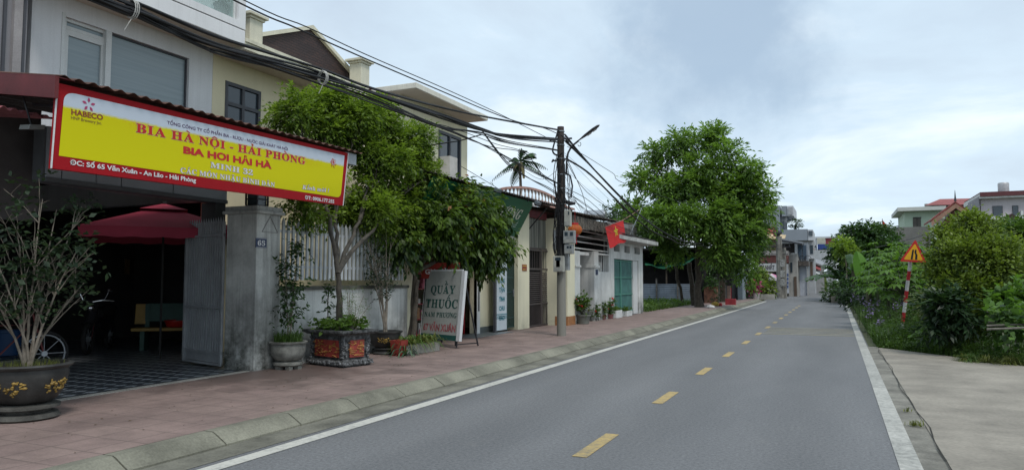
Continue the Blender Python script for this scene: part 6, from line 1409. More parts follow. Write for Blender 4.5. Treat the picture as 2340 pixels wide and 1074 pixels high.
# pole-side loops and hanging tangle
t=thing('cable_tangle',(PX0,PY0-.15,1.9),'tangle of loose black cables hanging down the near pole','cable')
mb=MB();o=lambda px,py:onY(px,py,PY0-.14)
mb.tube(smooth([o(1276,298),o(1272,310),o(1266,330),o(1263,345),o(1268,353),o(1278,355),o(1284,350)]),.022,6);mb.tube(smooth([o(1284,310),o(1297,322),o(1300,330)]),.02,6)
mb.build('jumper_loop',M_cab,t,smooth=True)
mb=MB()
for k in range(26):
    x0_=random.uniform(1262,1298);y0_=random.uniform(345,470);y1_=random.uniform(520,640);x1_=x0_+random.uniform(-10,10)
    if k>14: x0_=random.uniform(1258,1276);y1_=random.uniform(480,560)
    p0,p1=o(x0_,y0_),o(x1_,y1_);dq=Vector((0,random.uniform(-.05,.03),0))
    mb.tube(smooth([p0+dq,p0.lerp(p1,.35)+Vector((random.uniform(-.08,.08),0,0))+dq,p0.lerp(p1,.7)+Vector((random.uniform(-.08,.08),0,0))+dq,p1+dq],4),random.uniform(.006,.014),5)
for k in range(5):
    mb.tube(smooth([o(1270+k*3,540),o(1264+k*4,560),o(1268+k*3,580),o(1274+k*4,590)],4),.014,5)
mb.build('hanging_strand',M_cab,t,smooth=True)
# wires beyond the pole
P2X,P2Y=-4.25,64.0;z2=onX(1786,545,P2X).z
far=lambda dz:[Vector((P2X-.3,P2Y,z2-.35+dz))]
def aft(px,r,label,dz=0,strands=1,spread=.02,endat=None,X=-6.15,X1=-5.9,wob=0):
    n=len(px);P=[onX(x,y,X+(X1-X)*i/(n-1)) for i,(x,y) in enumerate(px)]+([endat] if endat else far(dz))
    mb=MB();S=smooth(P)
    for s in range(strands):
        a=random.uniform(-spread,spread);b=random.uniform(-spread,spread);ph=random.random()*6
        mb.tube([p+Vector((a*math.cos(i*.3+ph),0,b*math.sin(i*.3+ph))) for i,p in enumerate(S)],r,6)
    mb.build('overhead_cable',M_cab,label=label,cat='cable',smooth=True)
aft([(1290,308),(1320,345),(1400,432),(1460,490),(1510,527),(1560,550),(1600,556),(1645,553)],.020,'heavy black cable from the pole head sagging right toward the big tree',strands=2)
aft([(1292,322),(1350,380),(1420,452),(1480,505),(1530,538),(1580,555),(1640,558)],.018,'second heavy cable sagging right, just under the first one',dz=-.2,strands=2)
aft([(1294,362),(1350,400),(1420,470),(1480,520),(1530,545),(1600,562)],.014,'lower cable pair leaving the pole below the lamp arm',dz=-.4,strands=3,spread=.05)
aft([(1295,335),(1340,358),(1400,395),(1460,432)],.008,'single thin wire crossing the sky toward the top of the big tree',endat=Vector((-5.5,44,5.2)))
hb=onX(1395,548,-7.3)
for k,(x0_,y0_,xm,ym,lab,X1) in enumerate([(1292,430,1350,462,'drop wire from the pole to the left edge of the pergola roof',-7.4),(1294,370,1360,455,'slack drop wire from the lamp arm toward the white flat roof',-7.3),(1294,360,1330,440,'steep drop wire beside the pole going down to the pipe pergola',-7.3),(1296,440,1400,510,'long drop wire sagging over the pergola roof to the flag',-7.2)]):
    e=[onX(1420,530,-7.3),onX(1500,540,-7.2),onX(1345,500,-7.4),onX(1460,535,-7.2)][k];a=onX(x0_,y0_,-6.2);m_=onX(xm,ym,(-6.2+X1)/2)
    mb=MB();mb.tube(smooth([a,m_,e]),.009,5)
    if k in(0,3): mb.tube(smooth([a+Vector((0,0,-.1)),m_+Vector((0,0,-.18)),e+Vector((0,-.6,-.1))]),.007,5);
    mb.build('drop_wire',M_thin,label=lab,cat='cable',smooth=True)
for k in range(9):
    a=onX(1290+random.uniform(0,6),random.uniform(350,450),-6.2);e=onX(1440+random.uniform(-60,70),random.uniform(500,545),-7.1);mid=a.lerp(e,.5)+Vector((0,0,-random.uniform(.1,.7)))
    mb=MB() if k==0 else mb;mb.tube(smooth([a,mid,e]),.0045,4)
mb.build('thin_drop_wires',M_thin,label='fan of very thin drop wires between the pole and the white flat roof',cat='cable',kind='stuff')
for k in range(1):
    p=onX(1467,475,-7.2);q=onX(1440,535,-7.2);mb=MB();mb.tube([q,p],.012,5);mb.bar(q+Vector((0,.1,.3)),q+Vector((0,.9,.45)),.02);mb.tube([q+Vector((0,.4,.0)),q+Vector((0,.4,.4))],.01,4);mb.build('tv_aerial',M_galv,label='small metal aerial frame on the white flat roof right of the flag',cat='aerial')
p=onY(1362,492,33);mb=MB();mb.tube([p+Vector((-.55,0,.0)),p+Vector((.45,0,.0))],.25,14);mb.tube([p+Vector((.45,0,0)),p+Vector((.5,0,0))],.19,14);mb.build('water_tank',mat('tank_steel',(.45,.46,.48),.3,.15,5,metal=.7),label='horizontal steel water tank behind the pergola roof',cat='water tank',smooth=True)
mb=MB();mb.box(p.x-2.5,p.x+1.2,33.3,36,.12,p.z-.3);mb.build('tank_house',mat('grey_back_house',(.25,.25,.25),.85),label='plain grey house mass under the steel tank behind the pergola',cat='house')

# ================= LEFT, FARTHER: LOT, BIG TREE, FAR SHOPS =================
Y4=43.0
a=onY(1474,650,Y4);b=onY(1600,649,Y4);c=onY(1600,697,Y4)
t=thing('corrugated_fence',(a.x,Y4,.1),'grey horizontal corrugated sheet fence closing the empty lot','fence')
mb=MB();mb.corr((a.x-.5,Y4,.05),(0,0,1),(1,0,0),b.z-.05,b.x-a.x+.45,.006,.11,n=(0,1,0));mb.build('sheet',mat('blue_grey_sheet',(.22,.26,.32),.5,.15,2,.05,streak=.2,metal=.2),t,smooth=True)
mb=MB()
for px in(1500,1548,1595): p=onY(px,636,Y4-.06);mb.box(p.x-.04,p.x+.04,Y4-.09,Y4-.04,.05,p.z)
mb.build('post',mat('old_timber',(.16,.15,.14),.9,.3,8,.4),t)
mb=MB();mb.box(b.x-.35,b.x+.1,Y4-.6,Y4-.12,.05,onY(1598,672,Y4).z);mb.build('concrete_block',M_conc,label='squat concrete block at the foot of the corrugated fence end',cat='block')
# weeds in the lot
def scatter(n,f): return np.array([f() for _ in range(n)])
def lotp():
    y=random.uniform(31.0,42.5);return (random.uniform(-11.5,-7.55+.0*y),y,.1)
P_=scatter(5200,lotp);qmesh('lot_weeds',blades(P_,.30,.05,spread=.9),None,.3+.45*rng.random(2*len(P_)),L_weed,kind='stuff',label='low green weeds covering the empty lot before the corrugated fence',cat='weeds')
C=scatter(420,lotp)+np.array([0,0,.12]);V,_=sprays(C,nrm(rng.normal(0,.6,(len(C),3))+[0,0,.8]),.28,7,.16,.08,.3);qmesh('lot_leafy_weeds',V,None,.5+.22*rng.random(len(V)),L_mid,kind='stuff',label='leafy creeping weeds among the grass of the empty lot',cat='weeds')
# dark shelter with green tarp
t=thing('green_tarp_shelter',(-9,46,.1),'dark open shelter under a sagging green tarpaulin behind the corrugated fence','shelter')
A=[onY(px,py,Yq) for px,py,Yq in((1474,606,44.5),(1592,590,44.5),(1585,575,50),(1472,585,50))]
mb=MB();K_=8;V=[]
for i in range(K_+1):
    for j in range(K_+1):
        s,q=i/K_,j/K_;p=(A[0].lerp(A[1],s)).lerp(A[3].lerp(A[2],s),q);V.append(p+Vector((0,0,-.35*math.sin(math.pi*s)+.08*math.sin(s*14+q*5))))
mb.add(V,[(i*(K_+1)+j,(i+1)*(K_+1)+j,(i+1)*(K_+1)+j+1,i*(K_+1)+j+1) for i in range(K_) for j in range(K_)]);mb.build('tarpaulin',mat('green_tarp',(.01,.10,.05),.7,.25,3),t)
mb=MB();mb.box(-14,-7.2,50,50.2,.1,3.6);mb.box(-14,-7.2,44.8,50,3.4,3.5);mb.box(-7.5,-7.3,45,50,.1,3.4);mb.build('dark_wall',M_int,t)
mb=MB()
for x in(-12,-9.6,-7.6): mb.tube([(x,44.7,.1),(x,44.7,2.6)],.05,6)
mb.build('post',M_barkd,t)
# big tree
bt=onY(1598,688,38);bt.z=.1
Yb=38
blobs=[BL(1490,335,Yb,34,24,80),BL(1560,325,Yb,60,34,90),BL(1632,306,Yb+1,48,26,80),BL(1660,340,Yb,40,30,70),BL(1700,375,Yb,44,34,80),BL(1738,430,Yb,34,34,70),BL(1742,475,Yb,30,32,60),BL(1458,400,Yb-1,26,20,50),BL(1495,385,Yb,30,25,60),BL(1520,430,Yb-1,55,38,100),BL(1600,400,Yb,85,60,110),BL(1680,430,Yb,75,60,100),BL(1450,478,Yb-1,45,28,70),BL(1500,500,Yb-2,60,40,90),BL(1570,490,Yb-2,70,50,100),BL(1650,500,Yb-1,80,55,110),BL(1715,515,Yb,50,55,80),BL(1690,565,Yb,42,36,80),BL(1640,560,Yb-1,50,40,80),BL(1540,555,Yb-1,45,28,80),BL(1710,610,Yb,25,25,50)]
blobs=[(b[0],b[1],b[2]-.25,b[3]*.86,b[4]*.86,b[5]*.82) for b in blobs]
L_big=leafmat('leaf_feathery',(.034,.075,.018),(.22,.36,.075),.45)
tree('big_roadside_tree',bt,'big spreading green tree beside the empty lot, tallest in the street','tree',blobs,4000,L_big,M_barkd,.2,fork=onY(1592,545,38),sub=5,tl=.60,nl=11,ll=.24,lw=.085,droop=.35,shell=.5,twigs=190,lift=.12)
mb=MB();p=onY(1585,690,40);q=onY(1575,600,40);mb.tube(curve((p.x,40,.1),(q.x,40,q.z),0,6,.08),.13,8);mb.tube(curve((p.x-.6,40,.1),(q.x-.9,40,q.z+.6),0,6,.08),.08,8);mb.build('tree_trunk',M_barkd,label='pair of bare grey trunks leaning behind the corrugated fence end',cat='tree trunk')
mb=MB()
blobs=[BL(1440,500,48,40,35),BL(1410,495,50,30,22),BL(1735,500,52,30,50),BL(1725,570,52,28,50),BL(1640,610,46,40,35),BL(1500,565,50,60,30)]
tree('dark_background_tree',(-8.6,49,.1),'darker tree mass directly behind the big roadside tree','tree',blobs,900,L_dark,M_barkd,.14,tl=.7,nl=9,ll=.26,lw=.11,twigs=30)
# brick pillar, posts, red flag, etc at lot corner
XL=-7.1
def onx(px,py): return onX(px,py,XL)
t=thing('brick_gate_pillar',(XL-.1,44.7,.1),'old red brown brick gate pillar with plants growing on its top','pillar')
a=onX(1609,700,-7.3);b=onX(1640,697,-7.0);Yq=44.6;p0=onY(1609,697,Yq);p1=onY(1639,697,Yq);zt_=onY(1620,655,Yq).z
mb=MB();mb.box(p0.x,p1.x,Yq,Yq+.5,.05,zt_);mb.build('pillar',mat('old_brick',(.20,.095,.06),.9,.45,4,.6,20,streak=.7),t,bevel=.02)
crown('plants_on_top',[((p0.x+p1.x)/2,Yq+.2,zt_+.2,.35,.3,.25)],50,.3,6,.16,.08,L_dark,t)
def post(px,py0,py1,Yq,w_,lab,m,name='post'):
    a=onY(px,py1,Yq);mb=MB();mb.box(a.x-w_,a.x+w_,Yq,Yq+.08,.05,onY(px,py0,Yq).z);return mb.build(name,m,label=lab,cat='post')
M_tim=mat('old_timber',(.16,.15,.14),.9,.3,8,.4)
post(1643,622,695,46.5,.05,'thin grey wooden post left of the dark narrow gateway',M_tim)
t=thing('dark_narrow_gateway',(-6.6,48,.1),'narrow dark brown gateway beside the wooden post and red flag','gate');a=onY(1645,690,48);b=onY(1657,690,48)
MB().box(a.x,b.x,48,48.2,.05,onY(1650,632,48).z).build('gate',mat('dark_brown_board',(.07,.055,.04),.9,.3,6),t);mb=MB();mb.box(a.x-.03,b.x+.03,47.98,48.22,onY(1650,632,48).z,onY(1650,629,48).z);mb.build('top_rail',M_tim,t)
p=onY(1659,690,47);z9=onY(1659,580,47).z
t=thing('red_pennant_flag',(p.x,47,.1),'limp red flag on a straight wooden pole beside the road past the big tree','flag')
MB().tube([(p.x,47,.1),(p.x,47,z9)],.035,6).build('pole',M_tim,t)
a=onY(1657,582,47);mb=MB();P4=[onY(1660,580,47),onY(1661,604,47),onY(1662,620,47),onY(1657,618,47),onY(1652,598,47),onY(1648,583,47)];mb.poly([q+Vector((0,-.06,0)) for q in P4],(0,-.01,0));mb.poly([q+Vector((.03,-.12,-.06)) for q in P4[:5]],(0,-.01,0));mb.build('cloth',mat('flag_dull_red',(.42,.03,.015),.8,.3,5),t)
a=onY(1662,690,50);b=onY(1669,690,50);t=thing('brown_yard_wall',(a.x,50,.1),'short brown yard wall between the red flag and the pale blue wall','wall');MB().box(a.x,b.x,50,50.2,.05,onY(1662,653,50).z).build('wall',mat('brown_plaster',(.17,.12,.10),.9,.3,3,streak=.4),t)
mb=MB();a=onY(1605,620,52);mb.box(a.x-1.2,onY(1672,620,52).x,52.0,56,.05,onY(1640,600,52).z);mb.build('dark_shed',M_int,label='dark shed wall filling the gap behind the big tree trunk',cat='shed')
t=thing('pale_blue_wall',(-6.6,54,.1),'pale blue grey house wall with a dark drainpipe right of the big tree','wall');a=onY(1670,690,54);b=onY(1697,690,54);c_=onY(1684,690,53.9)
MB().box(a.x,b.x,54,58,.05,onY(1680,585,54).z).build('wall',mat('pale_blue_render',(.30,.36,.40),.8,.1,1,streak=.3),t)
MB().box(c_.x-.05,c_.x+.06,53.9,53.97,.05,onY(1684,600,54).z).build('drainpipe',M_darkm,t)
p=onZ(1668,697,.1);mb=MB();mb.box(p.x-.25,p.x+.3,p.y,p.y+.35,.1,.45);mb.bar((p.x+.05,p.y+.1,.45),(p.x+.05,p.y+.2,1.1),.03);mb.build('red_crate',mat('red_crate',(.30,.03,.04),.7,.2,5),label='faded red crate with a broom standing by the brown yard wall',cat='crate')
p=onZ(1630,700,.1);t=thing('yellow_red_flower_tub',p,'yellow and red rubbish sack with a small plant before the brick pillar','sack');mb=MB();mb.sphere(p+Vector((.1,0,.12)),.18,8,6,(1.2,1,.8));mb.build('sack',mat('yellow_sack',(.42,.27,.05),.7,.4,6,.6,8),t);mb=MB();mb.sphere(p+Vector((.35,.1,.09)),.11,8,6);mb.build('red_bag',mat('red_bag',(.4,.04,.04),.7,.3,5),t);crown('sprig',[(p.x+.1,p.y+.3,.6,.22,.2,.25)],25,.2,5,.12,.06,L_dark,t)
p=onZ(1624,705,.1);mb=MB();mb.sphere(p+Vector((0,0,.08)),.17,7,5,(1.3,1,.6));mb.build('white_plastic_bag',mat('plastic_white',(.5,.5,.5),.6,.3,6,.6,9),label='small crumpled white plastic bag on the pavement before the yellow sack',cat='bag')
# shrub with pink flowers and low kerb bed
Yf=58
t=thing('road_flower_bed',onY(1740,686,Yf),'low concrete edged flower bed projecting to the road before the far pole','planter');a=onY(1712,684,Yf);b=onY(1772,682,Yf+2)
mb=MB();mb.slab((a.x,Yf,.0),(b.x-a.x,1.5,0),(0,.2,0),(0,0,.42));mb.build('kerb_wall',M_conc,t)
blobs=[BL(1735,645,Yf+2.5,30,32,50),BL(1715,655,Yf+2,22,24,40),BL(1755,665,Yf+2.5,20,18,40),BL(1730,622,Yf+3,20,18,30)]
tree('flowering_shrub',onY(1735,684,Yf+2.5),'bushy green shrub with pale blossoms beside the far shop','shrub',blobs,420,L_olive,M_barkd,.05,tl=.5,nl=8,ll=.24,lw=.12,twigs=10)
p=onY(1716,656,Yf-1.5);t=thing('bougainvillea',(p.x,Yf-1.5,.1),'bright pink flowering bougainvillea in pots at the pavement end','shrub');Mpk=leafmat('petal_pink',(.30,.02,.12),(.62,.10,.30),.3)
crown('blossom',[(p.x,Yf-1.5,p.z,.65,.5,.35),(p.x+.3,Yf-1.5,p.z+.1,.35,.4,.25)],90,.25,7,.14,.11,Mpk,t)
crown('foliage',[(p.x-.2,Yf-1.4,p.z-.55,.7,.5,.5)],60,.3,6,.2,.1,L_mid,t)
for k,(px,mm,lab) in enumerate([(1712,M_potg,'x'),(1700,M_potg,'x'),(1728,mat('white_bucket',(.5,.45,.45),.6),'x')]):
    q=onY(px,686,Yf-1.5);mb=MB();mb.lathe([(.22,0),(.27,.5),(.3,.52),(.26,.52)],(q.x,Yf-1.5,.05),12);mb.build('pot',mm,t,smooth=True)
# far pole
def farpole(px,pyt,Yq,r,lab,name='utility_pole',band=True):
    p=onY(px,680,Yq);zt_=onY(px,pyt,Yq).z;t=thing(name,(p.x,Yq,.0),lab,'utility pole')
    MB().tube([(p.x,Yq,0),(p.x,Yq,zt_)],[r*1.15,r],12).build('shaft',mat('far_pole_concrete',(.22,.21,.19),.9,.3,3,.4,streak=.8),t,smooth=True)
    mb=MB();mb.bar((p.x-.9,Yq,zt_-.9),(p.x+.9,Yq,zt_-.9),.07);mb.bar((p.x-.7,Yq,zt_-1.5),(p.x+.7,Yq,zt_-1.5),.06)
    for s in(-.8,-.4,.4,.8): mb.tube([(p.x+s,Yq,zt_-.86),(p.x+s,Yq,zt_-.7)],.05,6)
    mb.build('crossarm',M_darkm,t);return t,p,zt_
t,p,z_=farpole(1783,540,64,.24,'grey concrete utility pole wrapped with papers before the far shop, left one of a pair')
mb=MB();mb.sphere((p.x-.05,64,z_+.25),.22,10,8,(1,1,1.2));mb.build('lamp_head',M_darkm,t)
mb=MB()
for z in(1.0,1.7,2.6): mb.box(p.x+.05,p.x+.45,63.7,63.74,z,z+.6)
mb.build('paper_notice',mat('notice_dull',(.28,.28,.27),.7,.4,9),t)
mb=MB();q=onY(1793,690,64.2);mb.tube([(q.x,64.3,0),(q.x,64.3,4.2)],.2,10);mb.build('twin_concrete_pole',mat('far_pole_concrete',(.22,.21,.19)),label='shorter concrete pole standing right beside the papered pole',cat='utility pole')
farpole(1849,547,88,.2,'thin dark pole farther down the street by the hanging red flag')
# far shop with sign facing the camera
def face(t,px0,px1,py0,py1,Yq,m,name='wall',d=.3,base=None):
    a=onY(px0,py0,Yq);b=onY(px1,py1,Yq);z0_=b.z if base is None else base;return MB().box(a.x,b.x,Yq,Yq+d,z0_,a.z).build(name,m,t)
Yz=70
t=thing('far_shop',onY(1760,680,Yz),'open fronted far shop with a white lettered fascia and a maroon parapet','shop')
face(t,1724,1800,583,600,Yz,mat('maroon_parapet',(.13,.045,.04),.8,.3,2),'parapet',d=6)
face(t,1720,1800,574,583,Yz-.1,mat('grey_cornice',(.28,.26,.25),.8,.3,2),'cornice',d=6.2)
face(t,1722,1786,602,620,Yz-.1,mat('shop_fascia_white',(.42,.43,.44),.7,.1,1,streak=.2),'fascia',d=.15)
a=onY(1731,616,Yz-.1);b=onY(1770,616,Yz-.1);mb=MB();lettering(mb,'HỢP NHẤT',a,b,.4,(0,-1,0),'sans',.04,.01);mb.build('lettering',mat('letter_grey_dark',(.07,.06,.07),.6),t)
face(t,1735,1800,621,682,Yz+1.5,M_int,'dark_opening',base=0)
face(t,1722,1731,621,682,Yz,mat('shop_pier',(.2,.18,.16),.8,.3,3),'pier',base=0)
mb=MB()
for k in range(9):
    q=onY(1757+k*4,660,Yz+.2);mb.box(q.x-.08,q.x+.08,Yz+.2,Yz+.4,onY(1757,664,Yz).z,onY(1757,650+random.randint(0,5),Yz).z)
mb.build('goods',mat('goods_pale',(.3,.27,.2),.7,.5,20),t)
q0=onY(1752,665,Yz);mb=MB();mb.box(q0.x,onY(1795,665,Yz).x,Yz+.1,Yz+.9,onY(1757,668,Yz).z,onY(1757,665,Yz).z);mb.build('counter',M_tim,t)
p=onY(1757,637,66);t=thing('pink_parasol',(p.x,66,0),'pink and white street parasol in front of the far shop','umbrella')
r_=30*depth(p)/FP;zc_=onY(1757,641,66).z;zp2=onY(1757,624,66).z
for par in(0,1):
    mb=MB()
    for k in range(8):
        if k%2!=par: continue
        for j in range(4):
            a0,a1=k*math.pi/4,(k+1)*math.pi/4;s0,s1=j/4,(j+1)/4;zz_=lambda s:zp2-(zp2-zc_)*s*s
            q=[(p.x+r_*s*math.cos(a_),66+r_*s*math.sin(a_),zz_(s)) for s,a_ in((s0,a0),(s1,a0),(s1,a1),(s0,a1))]
            mb.add(q,[(0,1,2,3)])
    mb.build('canopy_cloth',mat('parasol_pink',(.52,.20,.33),.7) if par else mat('parasol_pale',(.55,.5,.52),.7),t)
MB().tube([(p.x,66,0),(p.x,66,zp2)],.03,6).build('pole',M_galv,t)
# hut with red tile roof, yellow awning
Yr=78
t=thing('red_tile_house',onY(1745,560,Yr),'low house with steep red tiled roof and pale yellow awning before the grey building','house')
a=onY(1738,545,Yr);b=onY(1775,545,Yr);apx=onY(1764,514,Yr);M_tile=mat('red_roof_tile',(.22,.045,.035),.8,.35,3,.4,12)
al=onY(1735,545,Yr-1);mb=MB();mb.poly([onY(1733,545,Yr-2),onY(1768,548,Yr-2),onY(1762,516,Yr+1),onY(1748,522,Yr+1)],(0,.1,.0));mb.poly([onY(1768,548,Yr-2),onY(1785,548,Yr+4),onY(1768,516,Yr+2),onY(1762,516,Yr+1)],(0,.1,0));mb.build('roof',M_tile,t)
mb=MB();mb.poly([onY(1765,518,Yr-2.1),onY(1781,548,Yr-2.1),onY(1768,548,Yr-2.1)],(0,.1,0));mb.build('gable_board',mat('dark_gable',(.08,.03,.03),.8),t)
q=onY(1765,514,Yr);MB().tube([q+Vector((0,0,-.3)),q+Vector((0,0,.5))],.05,5).build('finial',M_darkm,t)
face(t,1730,1776,545,582,Yr,mat('ochre_wall',(.34,.27,.16),.85,.3,2,streak=.4),'wall',d=5,base=0)
mb=MB();mb.slab(onY(1728,541,Yr-3),onY(1792,550,Yr-3)-onY(1728,541,Yr-3),(0,3,.6),(0,0,.12));mb.build('awning',mat('pale_yellow_sheet',(.50,.38,.22),.7,.15),t)
crown('climbing_plant',[BL(1745,565,Yr-3,22,10,30)],50,.6,7,.3,.15,L_mid,t)
# modern grey building
Yg=86;M_gb=mat('grey_blue_render',(.235,.26,.295),.85,.05,1,.05,fine=.02);M_gw=mat('white_trim_far',(.50,.51,.54),.8,.05)
t=thing('modern_grey_house',onY(1790,660,Yg),'tall modern blue grey house with a boxed white balcony at the top','house')
face(t,1745,1786,471,660,Yg,M_gb,'wall',d=8,base=0)
face(t,1786,1798,471,494,Yg,M_gb,'upper_box',d=8)
face(t,1798.3,1813,471,493,Yg-.01,M_gw,'balcony_front',d=7.5)
face(t,1801,1811,474,490,Yg-.12,mat('balcony_grey',(.36,.37,.39),.8),'balcony_panel',d=.1)
face(t,1786.2,1799,494,526,Yg+.8,M_gw,'balcony_back',d=.3)
for x0_,x1_,y0_,y1_ in((1788,1793,505,524),(1795,1798,508,524),(1787,1794,493,502)): face(t,x0_,x1_,y0_,y1_,Yg+.7,M_glassd,'window',d=.08)
face(t,1786.2,1846,525,549,Yg-.4,M_gb,'terrace_parapet',d=8)
face(t,1846.3,1858,525,549,Yg-.41,M_gw,'terrace_end',d=8);face(t,1848,1857,528,538,Yg-.5,M_glassd,'window',d=.08)
face(t,1786.5,1862,549.5,650,Yg+.2,mat('grey_lower_wall',(.36,.37,.385),.85,.1,1),'lower_wall',d=6,base=0);face(t,1851,1858,560,580,Yg+.14,M_glassd,'window',d=.05);face(t,1848,1861,588,591,Yg-.6,M_gw,'balcony',d=.8);face(t,1851,1858,598,640,Yg+.14,mat('brown_far_door',(.10,.07,.05),.7),'door',d=.05)
p=onY(1818,524,Yg+1);t=thing('roof_bonsai',(p.x,Yg+1,p.z),'small dark round topped tree on the grey house terrace','tree');MB().tube([p,p+Vector((0,0,.5))],.07,6).build('trunk',M_barkd,t);crown('crown',[(p.x,p.y,p.z+.75,.85,.5,.3),(p.x,p.y,p.z+.45,.4,.3,.3)],110,.25,6,.16,.1,L_dark,t)
# dark canopy and shops lower right of it
Ys=74
t=thing('glazed_corner_shop',onY(1830,650,Ys),'old plaster shop with blue glazed upper floor and dark canopy in the middle distance','shop')
M_old=mat('old_stained_plaster',(.34,.33,.31),.9,.2,1.5,.2,streak=.45)
mb=MB();mb.slab(onY(1772,549,Ys-3),onY(1833,560,Ys-3)-onY(1772,549,Ys-3),(0,4,.3),(0,0,.15));mb.build('dark_canopy',M_darkm,t)
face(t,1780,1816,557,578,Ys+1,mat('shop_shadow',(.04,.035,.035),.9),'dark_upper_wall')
face(t,1822,1846,556,596,Ys+1,M_gb,'upper_wall',d=3);face(t,1824,1832,560,592,Ys+.9,glass('blue_glass',(.06,.09,.13),.15),'window',d=.06);face(t,1834,1843,560,592,Ys+.9,glass('blue_glass',(.06,.09,.13),.15),'window',d=.06)
face(t,1801,1823,580,668,Ys-2,M_old,'old_wall',d=6,base=0);face(t,1806,1811,600,622,Ys-2.06,M_glassd,'window',d=.05);face(t,1814,1821,632,667,Ys-2.06,mat('brown_far_door',(.10,.07,.05),.7),'door',d=.05,base=0)
face(t,1823.2,1828,590,668,Ys+.5,M_old,'side_wall',d=3,base=0)
face(t,1824,1848,597,607,Ys-.2,mat('old_cornice',(.14,.12,.11),.9,.3),'cornice',d=3)
face(t,1826,1844,608,664,Ys+.6,mat('blue_grey_shutter',(.40,.43,.49),.7,.1,2,streak=.2),'shutter',base=0);face(t,1844.5,1847,607,668,Ys+.4,M_old,'pier',base=0)
face(t,1797,1803,615,672,Ys-3.5,mat('street_sign_pale',(.4,.42,.46),.7),'vertical_sign',d=.1,base=.3)
a=onY(1798.5,634,Ys-3.52);mb=MB()
for k,wd_ in enumerate('ABCD'[:4]):
    q=onY(1798.5,628+k*9,Ys-3.51);mb.box(q.x,q.x+.12,Ys-3.53,Ys-3.51,q.z-.12,q.z+.12)
mb.build('sign_marks',mat('mark_blue',(.05,.08,.2),.6),t)
mb=MB()
for px in(1820,1834,1846):
    q=onY(px,598,Ys-.5);mb.tube([q+Vector((.28*math.cos(k*.52),0,.28*math.sin(k*.52)+.3)) for k in range(13)],.025,5,cap=False)
mb.build('ring_ornament',M_darkm,t)
p=onZ(1803,676,0);mb=MB();mb.sphere(p+Vector((0,0,.05)),.5,9,5,(1.6,1,.35));mb.build('sand_heap',mat('sand_pale',(.34,.31,.24),.95,.3,5),label='small pale sand heap at the roadside right of the papered pole',cat='heap')
# far end row
Yn=98
t=thing('far_low_shop',onY(1860,660,Yn),'low shop with grey and red sloping awnings beside the dark pole','shop')
face(t,1850,1884,600,662,Yn,mat('far_wall_white',(.34,.34,.34),.8,.1),'wall',base=0)
for (x0_,x1_,ya_,yb_,yw,m_) in((1849,1882,594,607,Yn-3,mat('awning_grey',(.25,.26,.28),.7)),(1849,1876,606,617,Yn-4,mat('awning_red',(.26,.05,.05),.7)),(1850,1873,618,627,Yn-5,mat('awning_pale',(.40,.42,.42),.7))):
    p0=onY(x0_,ya_,yw);p1=onY(x1_,yb_,yw);mb=MB();mb.slab((p0.x,yw,p0.z-.1),(p1.x-p0.x,0,p1.z-p0.z),(0,2.5,.5),(0,0,.1));mb.build('awning',m_,t)
face(t,1851,1858,630,661,Yn-.1,M_int,'door',d=.08,base=0);face(t,1860,1862,630,661,Yn-.1,M_dkgrey,'pipe',d=.06,base=0)
t=thing('yellow_far_shop',onY(1875,655,105),'small yellow fronted shop at the far end of the street','shop');face(t,1870,1882,625,661,105,mat('far_yellow',(.38,.28,.10),.8,.1),'wall',base=0)
face(t,1883,1890,625,661,106,mat('far_green',(.10,.13,.03),.8,.2),'green_door',base=0)
t=thing('grey_far_house',onY(1895,655,112),'plain grey house closing the street end behind the banana leaves','house');face(t,1889,1912,600,662,112,mat('far_grey',(.27,.28,.29),.8,.15),'wall',d=5,base=0);face(t,1860,1905,572,605,116,mat('far_white',(.38,.39,.40),.8,.1),'upper_wall',d=5)
t=thing('blue_red_far_house',onY(1890,560,120),'distant house with a deep blue band, cream balcony and dull red roof wall','house')
face(t,1886,1915,542,560,121,mat('far_dull_red',(.28,.06,.06),.8,.15),'red_wall',d=4);face(t,1858,1920,541,543.5,120.8,M_gw,'roof_edge',d=4);face(t,1867,1886,544,558,120.6,mat('far_cream',(.42,.41,.33),.8,.1),'balcony',d=1)
face(t,1868,1895,558,569,120,mat('far_blue',(.015,.04,.17),.6,.1),'blue_band',d=2);face(t,1896,1915,558,569,120,mat('far_blue',(.015,.04,.17),.6,.1),'blue_band',d=2)
face(t,1858,1867,545,600,120.4,mat('far_white',(.38,.39,.40)),'wall',d=3);face(t,1868,1915,569,600,121,mat('far_cream',(.42,.41,.33)),'lower_wall',d=3);face(t,1873,1880,574,592,120.9,M_int,'window',d=.05);face(t,1884,1886,569,600,120.8,M_gw,'column',d=.2)
p=onY(1851,560,86.5);t=thing('hanging_red_flag',p,'drooping red flag on the dark pole far down the street','flag');mb=MB();mb.poly([onY(1851,556,86.5),onY(1856,562,86.5),onY(1862,571,86.5),onY(1858,571,86.5),onY(1851,566,86.5)],(0,.02,0));mb.build('cloth',mat('flag_dull_red',(.42,.03,.015)),t);MB().tube([onY(1850,552,86.5),onY(1852,570,86.5)],.03,5).build('pole',M_tim,t)

# ================= RIGHT SIDE =================
# planter bed at the road end
t=thing('road_end_planter',(-.1,55,0),'low dark concrete planter with leafy plants at the right road edge, far end','planter')
a=onZ(1889,686,0);b=onZ(1931,690,0);mb=MB();mb.box(a.x+.35,b.x+.2,52.0,52.25,0,.42);mb.box(a.x+.35,a.x+.6,52.25,57.5,0,.42);mb.box(b.x-.05,b.x+.2,52.25,57.5,0,.42);mb.build('edge_wall',mat('dark_concrete',(.12,.115,.10),.9,.3,2),t)
crown('foliage',[BL(1905,664,54,18,14,50),BL(1925,662,54,16,14,50)],170,.5,7,.25,.1,L_dark,t)
